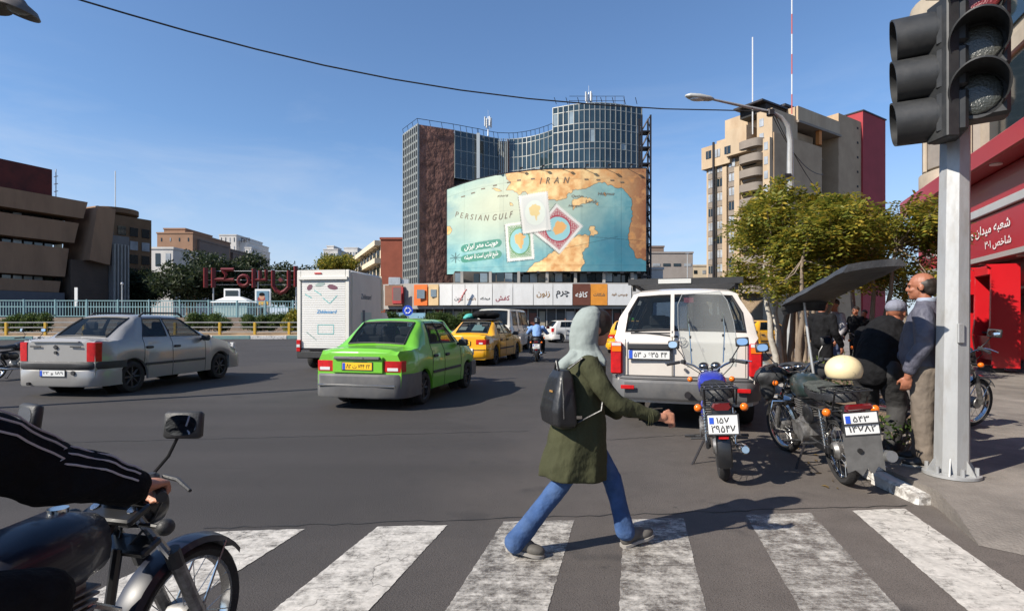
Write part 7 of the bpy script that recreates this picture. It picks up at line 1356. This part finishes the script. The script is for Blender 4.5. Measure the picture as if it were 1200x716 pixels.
# ---- red numeral sculpture on posts
REDN = M('numeral_red', srgb(92, 18, 22), .5, var=.1, vscale=2); ns = thing('year_sign', 'large dark red numerals and letters on posts behind the fence', 'sign', (0, 54, 1.72)); Dn = 54.0
def npx(x, y): p = P(x, y, Dn); return (p.x, 0, p.z - 1.72)
def bar(nm, *pts, r_=.18): MB().tube([npx(*p) for p in pts], r_, 4).build(nm, REDN, ns, smooth=0)
bar('numeral_stroke', (241, 314), (241, 337), r_=.24); bar('numeral_stroke', (250, 314), (250, 337), r_=.24); bar('numeral_stroke', (250, 327.5), (263, 327.5), r_=.18); bar('numeral_stroke', (259, 315), (268, 320), (274, 315.5), r_=.18) if False else bar('numeral_stroke', (259, 316), (274, 316), r_=.18); bar('numeral_stroke', (261, 317), (265, 322), (263, 328), (274, 328), r_=.18)
bar('numeral_ring', *[(285.5 + 6.2 * math.cos(R(a)), 329 + 6 * math.sin(R(a))) for a in range(0, 361, 24)], r_=.18)
bar('numeral_stroke', (297.5, 315), (297.5, 337), r_=.23); bar('numeral_stroke', (297.5, 328), (312, 328), (312, 316), r_=.18); bar('numeral_stroke', (304.8, 328), (304.8, 317), r_=.18)
bar('letter_stroke', (320, 317), (320, 335), (324, 341), (329, 343.5), (334, 341), (338.5, 336), (338.5, 317), r_=.21); m = MB(); c = Vector(npx(329.5, 328)); m.slab([c + Vector((-.24, -.2, 0)), c + Vector((0, -.2, .24)), c + Vector((.24, -.2, 0)), c + Vector((0, -.2, -.24))], (0, .4, 0)); m.build('letter_dot', REDN, ns, smooth=0); bar('letter_stroke', (346.5, 312), (346.5, 336), r_=.21)
for x in (248, 300.5, 345.5): a_ = npx(x, 376); MB().cyl((a_[0], .3, 0), (a_[0], .3, npx(x, 318)[2]), .07, n=8).build('post', GALV, ns)
for y in (317.5, 328, 333.5): MB().cyl(npx(240, y), npx(347, y), .03, n=5).build('crossbar', GALV, ns).location = (0, .28, 0)
# screen, poster, white pylon
def panel_thing(name, lab, cat, x0, x1, y0, y1, D, mat, frame=None, leg_=True, base=1.72):
    a, b = P(x0, y1, D), P(x1, y0, D); t = thing(name, lab, cat, ((a.x + b.x) / 2, D, base)); w, h_ = b.x - a.x, b.z - a.z; zc = (a.z + b.z) / 2 - base
    if frame: MB().box((0, .05, zc), (w + .35, .16, h_ + .35), bev=.02).build('frame', frame, t)
    MB().box((0, -.05, zc), (w, .06, h_)).build('panel', mat, t)
    if leg_: 
        for s in (-.35, .35): MB().box((w * s, .05, (zc - h_ / 2) / 2), (.12, .12, max(.1, zc - h_ / 2))).build('leg', GALV, t)
    return t, w, zc, h_
WPL = M('white_pylon', (.7, .7, .68), .6); panel_thing('display_screen', 'white framed dark display screen behind the teal fence', 'screen', 264.5, 279, 340.5, 348.5, 52.5, GLD, WPL)
t_, w_, zc_, hh_ = panel_thing('poster', 'poster with a portrait in blue and yellow tones behind the fence', 'poster', 301, 315, 341, 357, 52.2, colr('poster_blue', 96, 130, 150), WPL)
MB().ell((-.05, -.085, zc_ + .1), (.26, .01, .32)).build('portrait_patch', colr('poster_skin', 190, 140, 110), t_); MB().ell((-.05, -.088, zc_ + .3), (.27, .01, .2)).build('portrait_patch', CLD, t_); MB().box((.1, -.083, zc_ - .5), (w_ * .8, .01, .35)).build('portrait_patch', colr('poster_yellow', 200, 160, 70), t_); MB().box((-.1, -.082, zc_ - .15), (.7, .01, .4)).build('portrait_patch', colr('poster_red', 150, 60, 60), t_)
panel_thing('pylon', 'slim white pylon sign in front of the theatre', 'sign', 88, 91.5, 337, 360, 51, WPL, leg_=False)
hc_ = thing('kiosk', 'small white and teal glazed kiosk behind the plaza fence', 'kiosk', (XD(275, 51.8).x, 51.8, 1.72)); MB().box((0, 0, .7), (3.2, 1.4, 1.4), bev=.05).build('wall', colr('kiosk_teal', 150, 172, 172), hc_); MB().loft([[(-1.9, -.9, 1.42), (1.9, -.9, 1.42), (1.9, .9, 1.42), (-1.9, .9, 1.42)], [(-.6, -.3, 2.0), (.6, -.3, 2.0), (.6, .3, 2.0), (-.6, .3, 2.0)]]).build('roof', WPL, hc_, smooth=0)
gh = tag(MB().box((XD(470, 61).x, 61, .9 + .3), (5.4, .12, 2.2)).build('mural_hoarding', colr('mural_blue', 130, 170, 190)), 'pale blue painted hoarding below the shop row', 'hoarding')
lw_ = thing('lamp_post', 'slim pale lamp post among the trees beyond the fence', 'pole', (XD(143, 53).x, 53, 1.72)); MB().cyl((0, 0, 0), (0, 0, 3.2), .07, .05, n=8).build('shaft', GALV, lw_); MB().ell((0, 0, 3.3), (.12, .12, .14)).build('lamp_globe', LWHT, lw_)
# ================================================================ trees and shrubs
BARK = M('bark', (.20, .155, .115), .9, var=.3, vscale=9, bump=.8, bscale=30, stretch=(1, 1, .25)); BARKW = M('bark_limewashed', (.42, .39, .34), .9, var=.25, vscale=9, bump=.6, bscale=30)
def leaf_mat(name, c0, c1, c2):
    m = bpy.data.materials.new(name); m.use_nodes = True; nt = m.node_tree; b = nt.nodes['Principled BSDF']; N = nt.nodes.new; L = nt.links.new; g = N('ShaderNodeNewGeometry'); rp = N('ShaderNodeValToRGB'); rp.color_ramp.elements[0].color = (*c0, 1); rp.color_ramp.elements[1].color = (*c2, 1); e = rp.color_ramp.elements.new(.6); e.color = (*c1, 1); L(g.outputs['Random Per Island'], rp.inputs[0]); L(rp.outputs[0], b.inputs['Base Color']); b.inputs['Roughness'].default_value = .55; b.inputs['Specular IOR Level'].default_value = .35
    t = N('ShaderNodeBsdfTranslucent'); L(rp.outputs[0], t.inputs[0]); mx = N('ShaderNodeMixShader'); mx.inputs[0].default_value = .45; L(b.outputs[0], mx.inputs[1]); L(t.outputs[0], mx.inputs[2]); L(mx.outputs[0], nt.nodes['Material Output'].inputs[0]); return m
LF1 = leaf_mat('leaves_autumn', (.09, .125, .02), (.24, .24, .035), (.46, .33, .045)); LF2 = leaf_mat('leaves_green', (.022, .042, .014), (.045, .075, .022), (.09, .11, .03)); LF3 = leaf_mat('leaves_hedge', (.03, .06, .014), (.06, .10, .022), (.12, .16, .04)); LF4 = leaf_mat('leaves_dusty', (.022, .036, .018), (.036, .052, .022), (.06, .075, .03))
def leaves(name, mat, parent, clumps, per, size, seed=1, pinnate=False, shell=.55):
    rng = np.random.RandomState(seed); V = []; Fc = []; n0 = 0
    for c, rad in clumps:
        k = int(per * (rad[0] * rad[1] * rad[2]) ** (.66)); d = rng.normal(size=(k, 3)); d /= np.linalg.norm(d, axis=1, keepdims=True); rr = (shell + (1 - shell) * rng.rand(k, 1)) * (.75 + .5 * rng.rand(k, 1) ** 2); p = np.array(c) + d * rr * np.array(rad)
        if not pinnate:
            a = rng.normal(size=(k, 3)); a /= np.linalg.norm(a, axis=1, keepdims=True); b = np.cross(a, rng.normal(size=(k, 3))); b /= np.linalg.norm(b, axis=1, keepdims=True) + 1e-9; s = size * (.6 + .8 * rng.rand(k, 1)); quad = np.stack([p - a * s, p + b * s * .45, p + a * s, p - b * s * .45], 1).reshape(-1, 3); V.append(quad); Fc.append(np.arange(4 * k).reshape(-1, 4) + n0); n0 += 4 * k
        else:                                  # drooping compound leaf: leaflets in pairs
            ax = d * np.array([1, 1, .3]) + rng.normal(size=(k, 3)) * .5; ax[:, 2] -= .25; ax /= np.linalg.norm(ax, axis=1, keepdims=True); sd_ = np.cross(ax, np.array([0, 0, 1.0])); sd_ /= np.linalg.norm(sd_, axis=1, keepdims=True) + 1e-9; Ls = size * (2.2 + 1.6 * rng.rand(k, 1))
            for i in range(4):
                for sg in (1, -1):
                    o_ = p + ax * Ls * (i / 4 - .2) - np.array([0, 0, 1]) * (i / 4) ** 2 * Ls * .3; tip = o_ + (sd_ * sg * .9 + ax * .5 + rng.normal(size=(k, 3)) * .12) * size * (.9 + .3 * rng.rand(k, 1)); w_ = ax * size * .30; quad = np.stack([o_, (o_ + tip) / 2 + w_, tip, (o_ + tip) / 2 - w_], 1).reshape(-1, 3); V.append(quad); Fc.append(np.arange(4 * k).reshape(-1, 4) + n0); n0 += 4 * k
    V = np.concatenate(V); Fc = np.concatenate(Fc); me = bpy.data.meshes.new(name); me.vertices.add(len(V)); me.vertices.foreach_set('co', V.ravel()); me.loops.add(Fc.size); me.loops.foreach_set('vertex_index', Fc.ravel()); me.polygons.add(len(Fc)); me.polygons.foreach_set('loop_start', np.arange(0, Fc.size, 4)); me.polygons.foreach_set('loop_total', np.full(len(Fc), 4)); me.update(); me.materials.append(mat); return link(name, me, parent)
def tree(name, lab, base, stems, clumps, mat, per, size, seed, bark=BARK, pinnate=True, group=None, r0=.07):
    t = thing(name, lab, 'tree', base, 0, group); rnd = random.Random(seed); b = Vector(base)
    for i, (top_, off) in enumerate(stems):
        top_ = Vector(top_) - b; off = Vector((off[0], off[1], 0)); pts = []
        for k in range(7): f = k / 6; pts.append(off.lerp(top_, f) + Vector((rnd.uniform(-.05, .05), rnd.uniform(-.05, .05), 0)) * (1 if 0 < k < 6 else 0))
        MB().tube(pts, [r0 * (1.25 - .75 * k / 6) for k in range(7)], 9).build('trunk', bark if i % 2 == 0 else BARK, t, smooth=60)
    lm = MB()
    for c, rad in clumps:
        c = Vector(c) - b; s = min(stems, key=lambda q: (Vector(q[0]) - b - c).length); st_ = Vector(s[0]) - b; lm.tube([st_, st_.lerp(c, .5) + Vector((rnd.uniform(-.1, .1), 0, rnd.uniform(-.05, .1))), c, c + Vector((rnd.uniform(-.4, .4) * rad[0], rnd.uniform(-.4, .4) * rad[1], .6 * rad[2]))], [r0 * .4, r0 * .22, r0 * .12, .005], 6)
        for _ in range(2): lm.tube([st_.lerp(c, .6), c + Vector((rnd.uniform(-.8, .8) * rad[0], rnd.uniform(-.8, .8) * rad[1], rnd.uniform(-.3, .8) * rad[2]))], [r0 * .12, .004], 5)
    lm.build('limbs', BARK, t, smooth=60); leaves('crown', mat, t, [(tuple(Vector(c) - b), rad) for c, rad in clumps], per, size, seed, pinnate); return t
def cl(px, y, D, r_): return (tuple(P(px, y, D)), r_)
def crown(px, y, D, w, h, n, seed, lo=.34, hi=.62, dd=1.0):
    rnd = random.Random(seed); out = []
    for i in range(n):
        a = rnd.uniform(0, 6.28); q_ = math.sqrt(rnd.random()); zz = rnd.uniform(-1, 1) * math.sqrt(max(0, 1 - q_ * q_ * .8)); c = P(px, y, D) + Vector((w * q_ * math.cos(a), dd * q_ * math.sin(a), h * zz)); r_ = rnd.uniform(lo, hi); out.append((tuple(c), (r_ * 1.15, r_ * 1.1, r_ * .8)))
    return out
def gz(px, D, z=.16): p = XD(px, D); return (p.x, p.y, z)
tree('street_tree', 'slender multi stemmed tree with yellowing crown, first beyond the canopy bike', gz(950, 11.5), [(P(960, 300, 11.5), (0, 0)), (P(940, 305, 11.3), (-.2, .1)), (P(985, 300, 11.8), (.15, .2))], crown(980, 280, 11.6, .9, .85, 13, 3) + crown(950, 330, 11.2, .6, .3, 5, 62, .22, .36), LF1, 330, 0.115, 3, r0=.06)
tree('street_tree', 'slender yellow green tree leaning over the jeep roof', gz(915, 13.4), [(P(905, 300, 13.4), (0, 0)), (P(925, 290, 13.6), (.12, .1)), (P(895, 310, 13.0), (-.15, -.1)), (P(940, 300, 13.8), (.3, .2))], crown(915, 272, 13.4, 1.0, 1.05, 16, 5) + crown(888, 322, 13, .6, .35, 5, 61, .25, .4), LF1, 310, 0.120, 5, bark=BARKW, r0=.07)
tree('street_tree', 'taller yellow green tree behind the street lamp foot', gz(935, 16.5), [(P(930, 290, 16.5), (0, 0)), (P(945, 285, 16.8), (.2, 0))], crown(902, 252, 16, .9, .9, 10, 7) + crown(985, 262, 16.8, 1.0, .8, 10, 8), LF1, 280, 0.130, 7, r0=.075)
tree('street_tree', 'tree with yellow tipped leaves in front of the red bank fascia', gz(1022, 12.5, .14), [(P(1025, 300, 12.5), (0, 0)), (P(1050, 290, 12.2), (.1, 0))], crown(1035, 282, 12.5, 1.2, .85, 14, 11) + crown(1045, 328, 12, .8, .4, 6, 63, .25, .4) + crown(1070, 262, 12, .6, .4, 8, 12, .25, .4), LF1, 320, 0.115, 11, r0=.06)
tree('street_tree', 'green tree shading the pavement far beyond the parked motorcycles', gz(1000, 19, .14), [(P(1000, 310, 19), (0, 0))], crown(1010, 305, 19, 2.0, 1.0, 16, 14, .45, .7), LF2, 200, .09, 14, r0=.09)
tree('street_tree', 'dark green tree beyond the pavement people', gz(1060, 24, .14), [(P(1060, 320, 24), (0, 0))], crown(1050, 322, 24, 2.2, 1.0, 14, 15, .5, .8), LF2, 160, .1, 15, r0=.1)
def shrub(name, lab, base, rx, ry, h, mat, per, size, seed, cat='shrub', n=14):
    t = thing(name, lab, cat, base); rnd = random.Random(seed); cls = []
    for i in range(n): cls.append(((rnd.uniform(-rx, rx), rnd.uniform(-ry, ry), h * rnd.uniform(.25, .72)), (h * .34 * rnd.uniform(.8, 1.2), h * .34, h * .3)))
    m = MB(); [m.tube([(c[0] * .3, c[1] * .3, 0), c], [.015, .006], 5) for c, _ in cls]; m.build('stems', BARK, t); leaves('foliage', mat, t, cls, per, size, seed, False, .45); return t
shrub('hedge', 'clipped green shrub behind the canopy motorcycle', gz(992, 8.8), .55, .5, .75, LF3, 900, .035, 21); shrub('hedge', 'low leafy shrub at the feet of the grey jacketed man', gz(1052, 5.35, .14), .22, .15, .38, LF3, 1500, .026, 22, n=9); shrub('hedge', 'green shrub in the soil bed under the yellow trees', gz(1000, 11.5), .9, .5, .8, LF3, 700, .04, 23)
for i, (x0, x1, lab) in enumerate(((2, 58, 'low dark hedge on the island in front of the theatre'), (222, 268, 'clipped hedge on the island below the red numerals'), (285, 346, 'longest clipped hedge on the island beside the truck'), (430, 480, 'hedge behind the round blue sign'), (484, 560, 'hedge in front of the orange shop sign'))):
    Dh = 46.5 if i < 3 else 52; c = XD((x0 + x1) / 2, Dh); w_ = (x1 - x0) / 2 / FPX * Dh; shrub('hedge', lab, (c.x, Dh, .45), w_ - .3, .4, 1.75 if i < 3 else 1.9, LF3, 2600, .075, 30 + i, n=22)
shrub('palm_shrub', 'spiky yellow green shrub by the truck tail', gz(345, 45.5, .45), .3, .3, 2.2, LF1, 1500, .12, 41, n=6)
# wooded background left
for i, (px, y, D, w_, h_, lab) in enumerate(((40, 330, 75, 8, 2.2, 'dark tree row at the foot of the theatre'), (110, 335, 78, 6, 2.6, 'dark shaded trees beside the brown tower'), (150, 336, 80, 5, 2.6, 'dark trees below the white house'), (220, 330, 66, 3.2, 2.4, 'dense green tree left of the red numerals'), (255, 322, 70, 4.0, 3.4, 'tall dense green tree behind the red numerals'), (300, 328, 74, 4.5, 2.8, 'broad green tree behind the poster'), (340, 332, 68, 2.6, 2.4, 'green tree behind the last red letter'), (395, 309, 110, 3.4, 1.0, 'brownish tree crown above the truck roof'))):
    mt_ = LF4 if i != 7 else LF1; bz = 1.72 if i < 7 else 0; tree('background_tree', lab, (XD(px, D).x, D, bz), [(P(px, y + 8, D), (0, 0)), (P(px + 8, y + 6, D), (.6, .3))], crown(px, y, D, w_, h_, 26, 50 + i, 1.1, 1.9, dd=2.5), mt_, 130, .22, 50 + i, pinnate=False, r0=.2)
# litter and leaves near the kerb
LEAFD = leaf_mat('dry_leaves', (.12, .08, .03), (.2, .13, .05), (.28, .2, .08)); m = MB(); rnd = random.Random(4)
for i in range(220):
    c = UV(rnd.uniform(5, 22), kerb_v - .12 - abs(rnd.gauss(0, .12)), .006) if i < 120 else UV(rnd.uniform(8, 20), rnd.uniform(1.1, 2.2), .2); a = rnd.uniform(0, 6.28); s = rnd.uniform(.015, .035); m.quad(c + Vector((math.cos(a) * s, math.sin(a) * s, 0)), c + Vector((-math.sin(a) * s * .5, math.cos(a) * s * .5, .008)), c - Vector((math.cos(a) * s, math.sin(a) * s, 0)), c - Vector((-math.sin(a) * s * .5, math.cos(a) * s * .5, -.006)))
tag(m.build('fallen_leaves', LEAFD, smooth=0), 'scattered dry leaves along the kerb and soil bed', 'leaves', kind='stuff')
